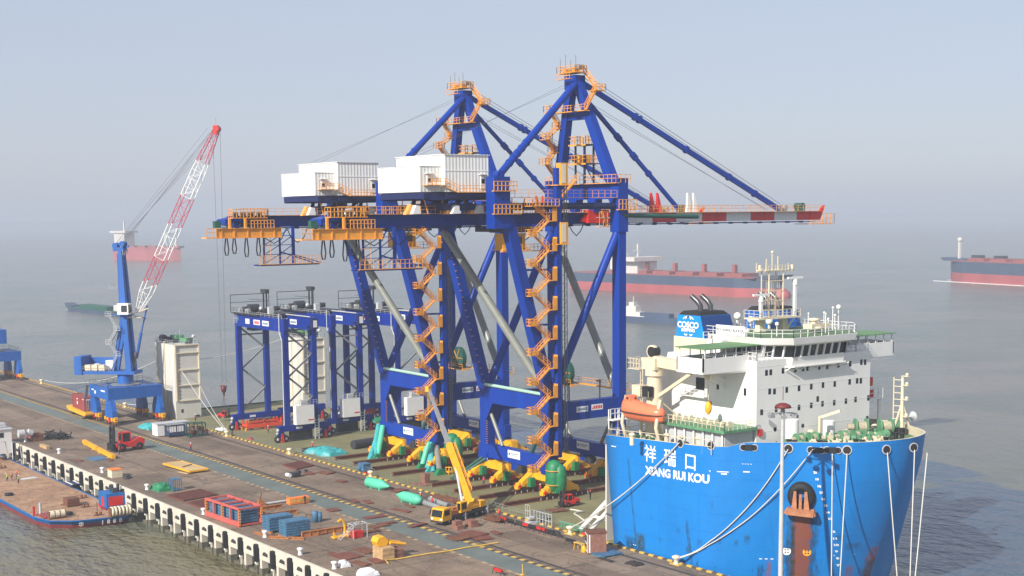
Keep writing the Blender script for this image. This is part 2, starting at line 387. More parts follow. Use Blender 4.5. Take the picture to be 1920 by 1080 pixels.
QX0, QX1, QY0 = -520, 170, -43.2
def quay_mat():
    m = bpy.data.materials.new('stained quay concrete'); t, b = nodes(m); N = t.nodes; L = t.links
    b.inputs['Roughness'].default_value = 0.92; b.inputs['Specular IOR Level'].default_value = 0.2
    tc = N.new('ShaderNodeTexCoord')
    def noise(s, d, dist=0.0, rough=0.6, sc_=None):
        n = N.new('ShaderNodeTexNoise'); n.inputs['Scale'].default_value = s; n.inputs['Detail'].default_value = d
        n.inputs['Distortion'].default_value = dist; n.inputs['Roughness'].default_value = rough
        if sc_:
            mp = N.new('ShaderNodeMapping'); mp.inputs['Scale'].default_value = sc_; L.new(tc.outputs['Object'], mp.inputs[0]); L.new(mp.outputs[0], n.inputs['Vector'])
        else: L.new(tc.outputs['Object'], n.inputs['Vector'])
        return n.outputs['Fac']
    def ramp(f, p0, c0, p1, c1):
        r = N.new('ShaderNodeValToRGB'); r.color_ramp.elements[0].position = p0; r.color_ramp.elements[0].color = (*c0, 1)
        r.color_ramp.elements[1].position = p1; r.color_ramp.elements[1].color = (*c1, 1); L.new(f, r.inputs[0]); return r.outputs[0]
    def mix(f, a, c, k=None):
        x = N.new('ShaderNodeMixRGB'); L.new(f, x.inputs[0]); L.new(a, x.inputs[1])
        if isinstance(c, tuple): x.inputs[2].default_value = (*c, 1)
        else: L.new(c, x.inputs[2])
        return x.outputs[0]
    def rng(f, a, b_, lo=0.0, hi=1.0):
        r = N.new('ShaderNodeMapRange'); r.inputs['From Min'].default_value = a; r.inputs['From Max'].default_value = b_
        r.inputs['To Min'].default_value = lo; r.inputs['To Max'].default_value = hi; L.new(f, r.inputs[0]); return r.outputs[0]
    base = ramp(noise(0.09, 6, 0.4), 0.3, (0.175, 0.127, 0.092), 0.7, (0.315, 0.235, 0.168))
    base = mix(rng(noise(2.2, 8, 0, 0.75), 0.35, 0.75, 0, 0.55), base, (0.10, 0.083, 0.07))
    base = mix(rng(noise(0.30, 7, 1.2, 0.7), 0.56, 0.72, 0, 0.55), base, (0.17, 0.085, 0.055))      # rust bloom
    base = mix(rng(noise(0.35, 6, 0.5, 0.7, (0.10, 1.0, 1)), 0.56, 0.66, 0, 0.5), base, (0.075, 0.066, 0.06))  # wheel marks along the quay
    # expansion joints across the quay
    sp = N.new('ShaderNodeSeparateXYZ'); L.new(tc.outputs['Object'], sp.inputs[0])
    md = N.new('ShaderNodeMath'); md.operation = 'PINGPONG'; md.inputs[1].default_value = 8.0; L.new(sp.outputs[0], md.inputs[0])
    jt = rng(md.outputs[0], 0.05, 0.11, 0.75, 0.0)
    base = mix(jt, base, (0.04, 0.035, 0.03))
    # slab to slab differences, long joints, cracks, oil and tyre marks
    br = N.new('ShaderNodeTexBrick'); br.offset = 0.5; br.inputs['Scale'].default_value = 1.0; br.inputs['Brick Width'].default_value = 16.0; br.inputs['Row Height'].default_value = 5.4; br.inputs['Mortar Size'].default_value = .05
    br.inputs['Color1'].default_value = (.35, .35, .35, 1); br.inputs['Color2'].default_value = (.65, .65, .65, 1); br.inputs['Mortar'].default_value = (.1, .1, .1, 1); L.new(tc.outputs['Object'], br.inputs['Vector'])
    ov = N.new('ShaderNodeMixRGB'); ov.blend_type = 'OVERLAY'; ov.inputs[0].default_value = .55; L.new(base, ov.inputs[1]); L.new(br.outputs['Color'], ov.inputs[2]); base = ov.outputs[0]
    vo = N.new('ShaderNodeTexVoronoi'); vo.feature = 'DISTANCE_TO_EDGE'; vo.inputs['Scale'].default_value = .11; vm = N.new('ShaderNodeMixRGB'); vm.inputs[0].default_value = .12; L.new(tc.outputs['Object'], vm.inputs[1])
    vn = N.new('ShaderNodeTexNoise'); vn.inputs['Scale'].default_value = .5; vn.inputs['Detail'].default_value = 6; L.new(tc.outputs['Object'], vn.inputs['Vector'])
    va = N.new('ShaderNodeVectorMath'); va.operation = 'MULTIPLY_ADD'; va.inputs[1].default_value = (7, 7, 0); L.new(vn.outputs['Color'], va.inputs[0]); L.new(tc.outputs['Object'], va.inputs[2]); L.new(va.outputs[0], vo.inputs['Vector'])
    base = mix(rng(vo.outputs['Distance'], 0.004, 0.016, .5, 0.0), base, (.05, .04, .035))
    base = mix(rng(noise(.16, 5, 2.5, .7), .60, .68, 0, .6), base, (.07, .055, .045))
    base = mix(rng(noise(.9, 4, .8, .6, (.035, 1.0, 1)), .60, .66, 0, .45), base, (.06, .05, .045))
    base = mix(rng(noise(.5, 8, 0, .8), .62, .72, 0, .55), base, (.42, .33, .24))
    L.new(base, b.inputs['Base Color'])
    bp = N.new('ShaderNodeBump'); bp.inputs['Strength'].default_value = 0.4; bp.inputs['Distance'].default_value = 0.05
    L.new(noise(3.0, 6), bp.inputs['Height']); L.new(bp.outputs[0], b.inputs['Normal'])
    return m
M['quay'] = quay_mat()
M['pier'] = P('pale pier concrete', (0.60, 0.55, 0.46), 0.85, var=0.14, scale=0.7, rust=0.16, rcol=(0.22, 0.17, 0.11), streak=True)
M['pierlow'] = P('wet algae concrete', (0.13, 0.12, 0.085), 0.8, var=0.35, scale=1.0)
mb = MB(); mb.bx(QX0, QX1, QY0, 0, -1.2, 0); q = mb.build('quay_deck', 'quay'); struct(q)
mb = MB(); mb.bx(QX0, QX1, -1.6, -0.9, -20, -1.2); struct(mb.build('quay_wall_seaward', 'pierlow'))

# pier face towards the near water: bays, 5.85 m apart
BAY0, BAYW = 8.6, 5.85
mb = MB()
mb.bx(QX0, QX1, QY0 - 0.35, QY0, -0.9, -0.004)
nb0, nb1 = -62, 12
for i in range(nb0, nb1):
    x = BAY0 + i * BAYW                       # fender line
    mb.bx(x + 0.62, x + BAYW - 1.55 + 0.7, QY0 - 0.35, QY0 + 0.3, -2.7, -0.9)     # hanging apron panel
    mb.bx(x + 0.62, x + 1.35, QY0 - 0.30, QY0 + 0.8, SEA - 3, -2.7)            # pile
    mb.bx(x - 0.75, x - 0.45, QY0 - 0.30, QY0 + 0.8, SEA - 3, -0.9)
struct(mb.build('pier_face', 'pier'))
mb = MB(); random.seed(3)
for i in range(nb0, nb1):
    x = BAY0 + i * BAYW; h = random.uniform(.7, 1.6)
    mb.bx(x + 0.617, x + 1.353, QY0 - 0.303, QY0 + .803, SEA - 2, SEA + h); mb.bx(x - .753, x - .447, QY0 - .303, QY0 + .803, SEA - 2, SEA + h * random.uniform(.7, 1.2))
struct(mb.build('tide_band', 'pierlow'))
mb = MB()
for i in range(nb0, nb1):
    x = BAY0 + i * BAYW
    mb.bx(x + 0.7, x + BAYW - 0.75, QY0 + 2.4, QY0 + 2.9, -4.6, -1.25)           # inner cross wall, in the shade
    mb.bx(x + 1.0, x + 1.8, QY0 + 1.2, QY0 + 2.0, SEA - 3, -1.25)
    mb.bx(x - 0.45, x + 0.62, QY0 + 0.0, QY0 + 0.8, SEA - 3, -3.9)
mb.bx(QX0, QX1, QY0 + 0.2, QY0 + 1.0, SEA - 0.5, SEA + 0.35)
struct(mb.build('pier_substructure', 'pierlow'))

# rubber fenders: one thing per bay
def fender():
    t = thing('rubber_fender', 'black vertical rubber fender on the pale pier face', 'fender', (0, 0, 0), 0, 'black rubber fenders along the pier face')
    m = MB(); m.bx(-0.42, 0.42, -0.85, -0.352, -3.2, -0.35); m.bx(-0.30, 0.30, -0.98, -0.85, -3.0, -0.55); m.build('rubber_pad', 'black', t)
    m = MB(); m.bx(-0.2, 0.2, -0.8, -0.3, -3.55, -3.25); m.build('end_bracket', 'letter', t)
    return t
f0 = fender(); first = True
def nth(n): return str(n) + ('th' if 10 <= n % 100 <= 20 else {1: 'st', 2: 'nd', 3: 'rd'}.get(n % 10, 'th'))
for i in range(-31, 9):
    f = f0 if first else copy_tree(f0); first = False
    f.location = (BAY0 + i * BAYW, QY0, 0); f['label'] = f'black rubber fender on the pale pier face, {nth(9 - i)} counted from the bottom picture edge'
def slotf():
    m = MB(); m.prism([(-0.75, -1.75), (0.75, -1.75), (0.6, -1.35), (-0.35, -1.2)], 'y', -0.62, -0.352)
    return tag(m.build('bump_pad', 'dark'), 'small dark bump pad bolted to the apron between two fenders', 'fender pad', 'small dark bump pads on the pier apron')
s0 = slotf(); first = True
for i in range(-31, 9):
    f = s0 if first else s0.copy()
    if not first: COL.objects.link(f)
    first = False; f.location = (BAY0 + i * BAYW + 2.9, QY0, 0); f['label'] = f'small dark bump pad between two fenders, {nth(9 - i)} counted from the bottom picture edge'

# road strip and painted markings
def road_mat():
    m = P('grey green worn roadway', (0.135, 0.16, 0.145), 0.8, var=0.22, scale=0.15, rust=0.08, rcol=(0.15, 0.15, 0.09)); return m
M['road'] = road_mat()
mb = MB(); mb.add([(QX0, -22.3, 0.004), (QX1, -22.3, 0.004), (QX1, -17.55, 0.004), (QX0, -17.55, 0.004)], [(0, 1, 2, 3)])
struct(mb.build('road_strip', 'road'))
M['yelmark'] = P('worn yellow road paint', (0.62, 0.40, 0.08), 0.8, var=0.25, scale=1.2, rust=0.20, rcol=(0.22, 0.16, 0.10))
M['paleyel'] = P('faded yellow road paint', (0.42, 0.31, 0.16), 0.8, var=0.25, scale=1.2, rust=0.32, rcol=(0.22, 0.16, 0.10))
M['blkmark'] = P('black tarred joint paint', (0.05, 0.042, 0.038), 0.8, var=0.3, scale=1.2, rust=0.2, rcol=(0.14, 0.11, 0.09))
y1, y2, k1 = MB(), MB(), MB()
i = 0; x = -300.0
while x < 120:
    for (mbx, yy, wd, z) in ((y1, -17.1, 0.85, 0.008), (y2, -22.65, 0.6, 0.008), (k1, -16.2, 0.42, 0.008)):
        if random.random() < 0.06 and mbx is not y1: continue
        jx = 1.05 if mbx is not k1 else 1.0
        off = 0 if mbx is not k1 else 1.0
        mbx.add([(x + off, yy - wd / 2, z), (x + jx + off, yy - wd / 2, z), (x + jx + off, yy + wd / 2, z), (x + off, yy + wd / 2, z)], [(0, 1, 2, 3)])
    k1.add([(x + 1.08, -17.5, 0.008), (x + 2.08, -17.5, 0.008), (x + 2.08, -16.7, 0.008), (x + 1.08, -16.7, 0.008)], [(0, 1, 2, 3)])
    x += 2.13
struct(y1.build('road_marking_yellow', 'yelmark')); struct(y2.build('road_marking_faded', 'paleyel')); struct(k1.build('road_marking_black', 'blkmark'))
# crane rails let into the quay
mb = MB()
for yy in (-3.3, -15.5):
    mb.bx(QX0, QX1, yy - 0.32, yy + 0.32, 0.0, 0.012); mb.bx(QX0, QX1, yy - 0.05, yy + 0.05, 0.012, 0.05)
struct(mb.build('quay_crane_rails', 'blkmark'))
# kerb, painted in yellow and black lengths
ky, kk = MB(), MB(); x = -300.0; i = 0
while x < 120:
    (ky if i % 2 == 0 else kk).bx(x, x + 1.05, -0.42, 0.0, 0.0, 0.22); x += 1.052; i += 1
struct(ky.build('kerb_yellow', P('kerb yellow', (0.68, 0.43, 0.06), 0.7, var=0.2, scale=1.5, rust=0.12)))
struct(kk.build('kerb_black', P('kerb black', (0.10, 0.075, 0.05), 0.7, var=0.3, scale=1.5)))
mb = MB(); mb.bx(QX0, -300, -0.42, 0, 0, 0.22); struct(mb.build('kerb_far', 'yelmark'))
# ================================================================== SHIP-TO-SHORE CRANES
XL, XR, YL, YW = 0.2, 20.4, 16.0, 33.0
def sts_crane(label, x0):
    t = thing('container_crane', label, 'container crane', (x0, YL, 0), 0, 'blue quay cranes carried on the ship deck')
    O = Vector((0, -YL, 0))
    def B(m, name, mat, parent=None):
        m.v = [(a, b - YL, c) for a, b, c in m.v]
        return m.build(name, mat, parent or t)
    # lower landside legs with a wide haunch, upper legs leaning back
    for x in (XL, XR):
        m = MB(); m.prism([(15.2, 4.2), (16.8, 4.2), (17.4, 9.5), (19.6, 14.2), (19.6, 17.0), (16.8, 19.2), (15.2, 19.2)], 'x', x - 1.05, x + 1.05)
        B(m, 'leg', 'blue')
        m = MB(); m.beam((x, 15.9, 18.2), (x, 5.0, 57.6), 2.0, 1.9, (0, 1, 0)); B(m, 'leg', 'blue')
        m = MB(); m.bx(x - 1.3, x + 1.3, 3.2, 6.6, 49.5, 58.6); B(m, 'leg_head', 'blue')
        m = MB(); m.bx(x - 1.02, x + 1.02, YW - .85, YW + .85, 4.2, 58.0); B(m, 'leg', 'blue')
        m = MB(); m.bx(x - 1.25, x + 1.25, YW - 1.15, YW + 1.15, 48.5, 58.6); B(m, 'leg_head', 'blue')
        # portal cross beam running out to sea
        m = MB(); m.prism([(19.4, 13.7), (31.2, 13.7), (32.3, 12.0), (32.3, 17.2), (19.4, 17.2)], 'x', x - 0.85, x + 0.85)
        B(m, 'cross_beam', 'blue')
    # sills
    for yy in (YL, YW):
        m = MB(); m.bx(XL - 1.6, XR + 1.6, yy - .8, yy + .8, 5.0, 7.35); m.bx(XL - 1.7, XR + 1.7, yy - .86, yy + .86, 4.78, 5.02)
        m.bx(XL + 1.5, XL + 1.8, yy - .86, yy + .86, 4.9, 7.45); m.bx(XR - 1.8, XR - 1.5, yy - .86, yy + .86, 4.9, 7.45)
        m.bx(9.3, 11.4, yy - .7, yy + .7, 3.3, 4.78)
        s = B(m, 'sill_beam', 'blue')
        m = MB(); m.bx(8.4, 12.3, yy - .83, yy - .803, 5.65, 7.15); n = B(m, 'name_board', 'signwhite', s)
        m = MB(); m.tube((8.9, yy - .84, 6.4), (8.9, yy - .832, 6.4), .28, n=14); m.bx(9.4, 11.8, yy - .84, yy - .832, 6.45, 6.6); m.bx(9.4, 11.3, yy - .84, yy - .832, 6.15, 6.25)
        B(m, 'board_print', 'ctblue', s)
        m = MB()
        m.tube((11.6, yy - 1.2, 3.6), (11.6, yy + 1.2, 3.6), .55); m.box((12.5, yy - .5, 3.9), (1.1, 1.2, 1.5))
        for k in range(4): m.tube((12.2 + .3 * k, yy - 1.0, 2.9 + .2 * k), (12.6 + .3 * k, yy - .9, 4.6), .08, n=5)
        B(m, 'cable_reel', 'dark')
        m = MB()
        for x, sg in ((XL, 1), (XR, -1)): m.box((x + 1.0 * sg, yy - .86, 4.45), (0.9, .08, .35))
        B(m, 'marker_plate', 'signwhite')
    # corner blocks, main equaliser and bogies on the skid rails
    for ix, (xa, xb) in enumerate(((-0.2, 7.6), (15.6, 23.4))):
        for yy in (YL, YW):
            xc = (XL, XR)[ix]
            m = MB(); m.bx(xc - 1.35, xc + 1.35, yy - 1.05, yy + 1.05, 4.0, 5.6); m.prism([(xc - 1.1, 4.0), (xc + 1.1, 4.0), (xc + .4, 3.2), (xc - .4, 3.2)], 'y', yy - .7, yy + .7)
            B(m, 'corner_block', 'blue')
            bg = MB()
            bg.prism([(xa - 1.0, 2.65), (xb + 1.0, 2.65), (xb + 1.0, 4.0), (xb - 1.2, 4.15), ((xa + xb) / 2 + .8, 4.15), ((xa + xb) / 2, 4.5), ((xa + xb) / 2 - .8, 4.15), (xa + 1.2, 4.15), (xa - 1.0, 4.0)], 'y', yy - .75, yy + .75)
            bg.bx(xa - .9, xa + .9, yy - .95, yy + .95, 2.4, 4.25); bg.bx(xb - .9, xb + .9, yy - .95, yy + .95, 2.4, 4.25)
            b = B(bg, 'bogie', 'yellow')
            for xx in (xa, xb):
                m = MB()
                for sg in (-1, 1):
                    m.beam((xx, yy + sg * .2, 3.3), (xx, yy + sg * 3.0, 1.9), 1.5, 1.5, w2=1.2, h2=.9)
                    m.beam((xx, yy + sg * 2.2, 1.75), (xx, yy + sg * 3.9, 1.65), 1.1, .85); m.box((xx, yy + sg * 4.0, 1.3), (1.0, .5, .7))
                    m.tube((xx - .7, yy + sg * 3.0, 1.75), (xx + .7, yy + sg * 3.0, 1.75), .42)
                    m.beam((xx, yy + sg * .4, 1.9), (xx, yy + sg * 2.2, 1.6), 1.1, .9)
                B(m, 'truck_arm', 'yellow', b)
                m = MB()
                for sg in (-1, 1):
                    for dy in (.6, 1.6, 2.6, 3.6): m.tube((xx - .3, yy + sg * dy, 1.18), (xx + .3, yy + sg * dy, 1.18), .36, n=12)
                B(m, 'wheel', 'rust', b)
                m = MB(); m.box((xx + 1.0, yy - 1.3, 2.1), (.9, 1.2, 1.7)); B(m, 'wrapped_motor', 'green', b); m = MB(); m.box((xx + .75, yy - 3.9, 1.5), (.25, .4, .6)); m.box((xx - .75, yy - 3.9, 1.5), (.25, .4, .6)); m.box((xx + .7, yy + .4, 1.5), (.3, 1.0, .7)); B(m, 'clamp', 'red', b)
    # landside portal tie with haunches; mint guard pipe on top
    m = MB(); m.prism([(XL + 1.0, 18.9), (XR - 1.0, 18.9), (XR - 1.0, 14.6), (XR - 2.3, 15.6), (XL + 3.2, 15.6), (XL + 1.0, 12.0)], 'y', YL - .8, YL + .8)
    p_ = B(m, 'portal_beam', 'blue')
    m = MB(); m.tube((XL + .2, YL - .9, 19.15), (XR - .8, YL - .9, 18.95), .32, n=10); B(m, 'guard_pipe', 'palemint', p_)
    m = MB(); m.prism([(XL + 1.0, 17.0), (XR - 1.0, 17.0), (XR - 1.0, 13.9), (XL + 1.0, 13.9)], 'y', YW - .7, YW + .7) if False else m.tube((XL, YW, 51.2), (XR, YW, 51.2), .1)
    B(m, 'tie_rod', 'grey')
    # tie tubes
    def tb(a, b_, r, mat, name='diagonal_tube'):
        m = MB(); m.tube(a, b_, r, n=12); return B(m, name, mat)
    tb((XL, 6.6, 49.0), (XR - .6, 15.9, 19.2), .78, 'galv')
    tb((XL + .3, YW, 48.0), (XR - .6, YW, 18.0), .74, 'galv')
    for x in (XL, XR): tb((x, YW - .6, 48.2), (x, 17.0, 19.4), .78, 'blue')
    for yy in (YL, YW):
        tb((XL + 1.1, yy, 14.2), (XL + 5.4, yy, 7.4), .36, 'galv', 'strut')
        tb((XR - 1.1, yy, 14.2), (XR - 5.4, yy, 7.4), .36, 'dgreen' if yy == YL else 'galv', 'strut')
    # catwalk and reel above the portal level, seaward side
    m = MB(); m.bx(-1.2, 21.6, YW + 1.0, YW + 2.0, 18.2, 18.4); m.rail([(-1.2, YW + 2.0, 18.4), (21.6, YW + 2.0, 18.4)], sp=2.2)
    B(m, 'catwalk', 'orange')
    m = MB(); m.tube((5.2, YW - 1.6, 20.6), (5.2, YW - .6, 20.6), 2.4, n=20); m.box((5.2, YW - 1.1, 18.6), (3.4, 1.6, .8)); cr = B(m, 'cable_drum', 'dgreen')
    m = MB()
    for a in range(6): m.beam((5.2, YW - 1.68, 20.6), (5.2 + 2.3 * math.cos(a * 1.047), YW - 1.68, 20.6 + 2.3 * math.sin(a * 1.047)), .12)
    m.rail([(3.0, YW - 2.3, 18.3), (8.4, YW - 2.3, 18.3)], sp=1.3); m.bx(2.6, 8.6, YW - 2.4, YW - .5, 18.1, 18.3)
    B(m, 'drum_frame', 'orange', cr)
    for dy in (20.0, 27.4):
        m = MB(); m.beam((XR + .9, dy, 17.2), (XR + .9, dy, 20.6), .18); m.box((XR + .9, dy - .3, 20.7), (.9, .5, .35)); B(m, 'floodlight', 'dark')
    m = MB(); m.bx(XR + .853, XR + .868, 21.8, 24.6, 15.1, 16.2); m.bx(XR + .853, XR + .868, 25.4, 28.2, 15.2, 16.3); sg = B(m, 'sign_plate', 'signwhite')
    for nm, tx, yc, mt in (('sign_text', '127', 23.2, 'letterblack'), ('sign_text', '- -', 26.8, 'signred')):
        if nm and mt == 'signred':
            m = MB()
            for k in range(5): m.bx(XR + .87, XR + .88, 26.0 + k * .42, 26.3 + k * .42, 15.45, 16.05)
            m.prism([(25.5, 15.4), (25.8, 16.0), (25.9, 15.4)], 'x', XR + .87, XR + .88)
            B(m, 'sign_text', 'signred', sg)
        else:
            m = MB()
            for k in range(8): m.bx(XR + .87, XR + .88, 22.1 + k * .3, 22.3 + k * .3, 15.4, 15.9)
            B(m, 'sign_text', 'ctblue', sg)
    # top: seaward upper cross beam with openings, landside cross beam
    m = MB(); m.prism([(XL, 57.6), (XR, 57.6), (XR, 53.9), (XR - 1.6, 53.9), (XR - 2.2, 54.7), (XR - 6.0, 54.7), (XR - 6.4, 52.3), (XR - 8.0, 52.3), (XR - 8.4, 54.7), (XL + 8.4, 54.7), (XL + 8.0, 52.3), (XL + 6.4, 52.3), (XL + 6.0, 54.7), (XL + 2.2, 54.7), (XL + 1.6, 53.9), (XL, 53.9)], 'y', YW - .9, YW + .9)
    B(m, 'upper_beam', 'blue')
    m = MB(); m.bx(XL + 1.3, XR - 1.3, 4.1, 5.9, 54.6, 56.0); B(m, 'upper_beam', 'dblue')
    for x in (XL, XR): tb((x, 5, 53.4), (x, YW, 53.4), .62, 'dblue', 'tie_tube')
    m = MB(); m.tube((XR + 1.0, 33.0, 51.6), (XR + 1.0, 52.4, 51.2), .42, n=10); B(m, 'service_pipe', 'dgreen')
    m = MB(); m.bx(XR - .4, XR + .8, 6.5, 31.8, 54.9, 55.0); m.rail([(XR + .8, 6.5, 55.0), (XR + .8, 31.8, 55.0)], h=1.3, sp=1.5); B(m, 'tie_walkway', 'pale_orange')
    # main girder (one box) and boom with red and white lengths
    GC, GL, GR_ = 10.2, 8.3, 12.1
    m = MB(); m.bx(GL, GR_, -23.4, 37.6, 50.15, 52.1); m.beam((GC, -26.0, 51.0), (GC, -23.4, 51.12), GR_ - GL, 1.0, h2=1.95)
    m.bx(GL - .15, GR_ + .15, -25, 37.6, 50.0, 50.15); m.bx(GL - .1, GR_ + .1, -24, 37.6, 52.1, 52.18)
    for k in range(9): m.bx(GR_, GR_ + .04, -20 + k * 6.5, -19.9 + k * 6.5, 50.15, 52.1)
    B(m, 'girder', 'blue')
    m = MB(); m.bx(GL - .7, GL - .4, -25, 96.5, 49.72, 49.9); m.bx(GR_ + .2, GR_ + .5, -25, 96.5, 49.72, 49.9)
    for k in range(28): m.bx(GR_ - .4, GR_ + .5, -24 + k * 4.3, -23.5 + k * 4.3, 49.6, 50.0)
    B(m, 'trolley_rail', 'dblue')
    seg = [(38.0, 48.9, 1), (48.9, 55.4, 0), (55.4, 62.6, 1), (62.6, 69.6, 0), (69.6, 76.8, 1), (76.8, 84.0, 0), (84.0, 91.0, 1), (91.0, 98.2, 0)]
    for a, b_, c in seg:
        m = MB(); m.bx(GL, GR_, a, b_, 50.15, 52.0); m.bx(GL - .06, GR_ + .06, a, b_, 51.92, 52.03)
        if c == 0 and a > 55: m.bx(GR_, GR_ + .08, a + 4.2, a + 4.5, 50.15, 52.2)
        if c == 0 and a > 90: m.prism([(98.2, 50.15), (98.6, 50.15), (100.2, 53.3), (99.6, 53.3), (98.2, 52.0)], 'x', GR_ - .5, GR_)
        B(m, 'boom_section', ('red', 'boomwhite')[c])
    m = MB(); m.bx(GR_ + .06, GR_ + 1.1, 38.2, 98.6, 52.04, 52.12); m.rail([(GR_ + 1.1, 38.2, 52.12), (GR_ + 1.1, 98.6, 52.12)], h=1.3, sp=1.7, r=.08)
    m.bx(GL - 1.1, GL - .06, 38.2, 98, 52.04, 52.12); m.rail([(GL - 1.1, 38.2, 52.12), (GL - 1.1, 98, 52.12)], h=1.3, sp=2.3, r=.05)
    B(m, 'boom_walkway', 'pale_orange')
    m = MB(); m.bx(GL, GR_ + .9, 94.6, 102.2, 49.2, 49.35); m.rail([(GR_ + .9, 98.6, 49.35), (GR_ + .9, 102.2, 49.35), (GL, 102.2, 49.35)], h=2.2, sp=1.1, r=.09); m.rail([(GR_ + .9, 94.6, 49.35), (GR_ + .9, 98.4, 49.35)], h=.8, sp=.7, r=.09)
    B(m, 'boom_tip_platform', 'pale_orange')
    m = MB(); m.tube((9.4, 93.6, 53.2), (11.6, 93.6, 53.2), .7, n=14); m.box((10.6, 93.6, 52.4), (2.2, .9, .8)); B(m, 'tip_winch', 'dgreen')
    for k, (mt, yc) in enumerate((('red', 50.2), ('white', 60.2))):
        for dy in (-.85, .85):
            m = MB(); m.prism([(yc + dy - .7, 52.1), (yc + dy + .7, 52.1), (yc + dy + .4, 54.2), (yc + dy - .25, 56.0), (yc + dy - .45, 56.0), (yc + dy - .42, 54.0)], 'x', 11.2, 11.7)
            B(m, 'hook_horn', mt)
    m = MB(); m.bx(GR_ + .1, GR_ + 1.6, 31.0, 36.2, 50.2, 52.7); m.prism([(29.6, 50.4), (31.0, 50.4), (31.0, 52.2)], 'x', GR_ + .4, GR_ + 1.0); B(m, 'hinge_guard', 'red')
    m = MB(); m.bx(GR_ + 1.6, GR_ + 3.0, 32.6, 35.6, 49.4, 49.5); m.rail([(GR_ + 3.0, 32.6, 49.5), (GR_ + 3.0, 35.6, 49.5)], h=2.8, sp=.9, r=.11); m.beam((GR_ + 2.6, 35.0, 49.5), (GR_ + 2.6, 33.4, 52.4), .35); B(m, 'hinge_ladder', 'orange')
    # A-frame
    AX, AY, AZ = 10.2, 30.6, 77.4
    for x, sg in ((XL + 2.0, -1), (XR - 1.6, 1)):
        m = MB(); m.beam((x, YW, 57.4), (AX + sg * 3.4, 31.4, 70.6), 2.0, 1.7, (0, 1, 0), 1.7, 1.5); m.beam((AX + sg * 3.4, 31.4, 70.4), (AX + sg * .7, AY, AZ), 1.8, 1.6, (0, 1, 0), 1.6, 1.5)
        B(m, 'a_frame_leg', 'blue')
    m = MB(); m.bx(AX - 3.2, AX + 3.2, 30.8, 32.0, 69.9, 71.4); B(m, 'a_frame_tie', 'blue')
    m = MB(); m.bx(AX - 1.7, AX + 1.7, 29.4, 31.8, 75.6, 78.2); hd = B(m, 'a_frame_head', 'blue')
    m = MB(); m.bx(AX - 3.0, AX + 2.6, 28.6, 31.4, 78.6, 78.75); m.rail([(AX - 3, 28.6, 78.75), (AX + 2.6, 28.6, 78.75), (AX + 2.6, 31.4, 78.75), (AX - 3, 31.4, 78.75), (AX - 3, 28.6, 78.75)], h=1.2, sp=.9, r=.08)
    m.bx(AX - 2.2, AX + 1.8, 27.9, 28.6, 77.4, 77.5); m.rail([(AX - 2.2, 27.9, 77.5), (AX + 1.8, 27.9, 77.5)], h=1.1, sp=.9)
    m.box((AX - 1.5, 29.8, 79.1), (1.0, 1.0, .7)); m.box((AX + .9, 30, 79.1), (1.2, 1.2, .7))
    B(m, 'top_platform', 'orange')
    m = MB()
    for dx, h in ((-2.8, 1.9), (-1.2, 2.6), (.4, 1.4), (1.9, 2.2)): m.beam((AX + dx, 29.3, 78.8), (AX + dx, 29.3, 79.6 + h), .1)
    m.tube((AX + 2.0, 29.6, 79.7), (AX + 2.0, 31.0, 79.7), .5, n=12)
    B(m, 'mast_light', 'grey')
    # stays
    m = MB(); m.tube((XR - .2, 5.2, 58.8), (AX + .9, AY - .2, AZ - .4), .66, n=14)
    for k in (.12, .17, .22, .27, .33):  m.tube(Vector((XR - .2, 5.2, 58.8)).lerp(Vector((AX + .9, AY - .2, AZ - .4)), k), Vector((XR - .2, 5.2, 58.8)).lerp(Vector((AX + .9, AY - .2, AZ - .4)), k + .012), .76, n=12)
    B(m, 'backstay', 'blue')
    m = MB(); m.tube((XR - .9, 5.2, 58.9), (XR + .5, 5.2, 58.9), .8, n=12); B(m, 'stay_lug', 'blue')
    for gx, dx in ((11.2, .6),):
        m = MB(); a = Vector((AX + dx, AY + .6, AZ - .2)); b_ = Vector((gx, 86.2, 52.6)); m.beam(a, b_, .7, .95)
        for k in (.25, .27, .5, .72, .86): m.beam(a.lerp(b_, k), a.lerp(b_, k + .012), .9, 1.35)
        B(m, 'outer_forestay', 'blue')
        m = MB(); a = Vector((AX + dx, AY + .4, AZ - 2.0)); b_ = Vector((gx, 56.6, 52.9)); m.beam(a, b_, .6, .72)
        for k in (.36, .38, .52, .54, .68): m.beam(a.lerp(b_, k), a.lerp(b_, k + .025), .75, 1.05)
        B(m, 'inner_forestay', 'blue')
        m = MB(); m.tube((gx - .5, 86.4, 52.8), (gx + .5, 86.4, 52.8), .6, n=12); m.tube((gx - .5, 88.2, 52.8), (gx + .5, 88.2, 52.8), .6, n=12); m.bx(gx - .3, gx + .3, 86, 88.6, 52.1, 52.6); B(m, 'stay_anchor', 'grey')
    m = MB()
    for gx, dz in ((9.6, 0), (10.9, .7)):
        m.tube((AX + .5, AY + 1, AZ + .9 + dz), (gx, 87.6 - dz, 53.4 + dz * .5), .05, n=4, smooth=False)
        m.tube((AX + .5, AY + 1, AZ - 3.2 - dz), (gx, 84.0 - dz, 52.4), .035, n=4, smooth=False)
        m.tube((AX - .6 - dz * .8, AY, AZ - .1 - dz), (gx - 5 - dz * 3, -2 - dz * 2, 62.6), .032, n=4, smooth=False)
    B(m, 'hoist_rope', 'wire')
    # machinery house: two ribbed boxes, doors, door canopies
    m = MB(); m.bx(1.8, 17.8, -4.6, 4.7, 56.0, 62.4); m.bx(1.6, 18.0, -4.8, 4.9, 62.4, 62.52); h = B(m, 'machinery_house', 'clad')
    m = MB(); m.bx(17.8, 17.92, 2.9, 3.9, 56.5, 58.9); m.bx(17.8, 18.3, 2.6, 4.2, 59.0, 59.1); B(m, 'door', 'white', h)
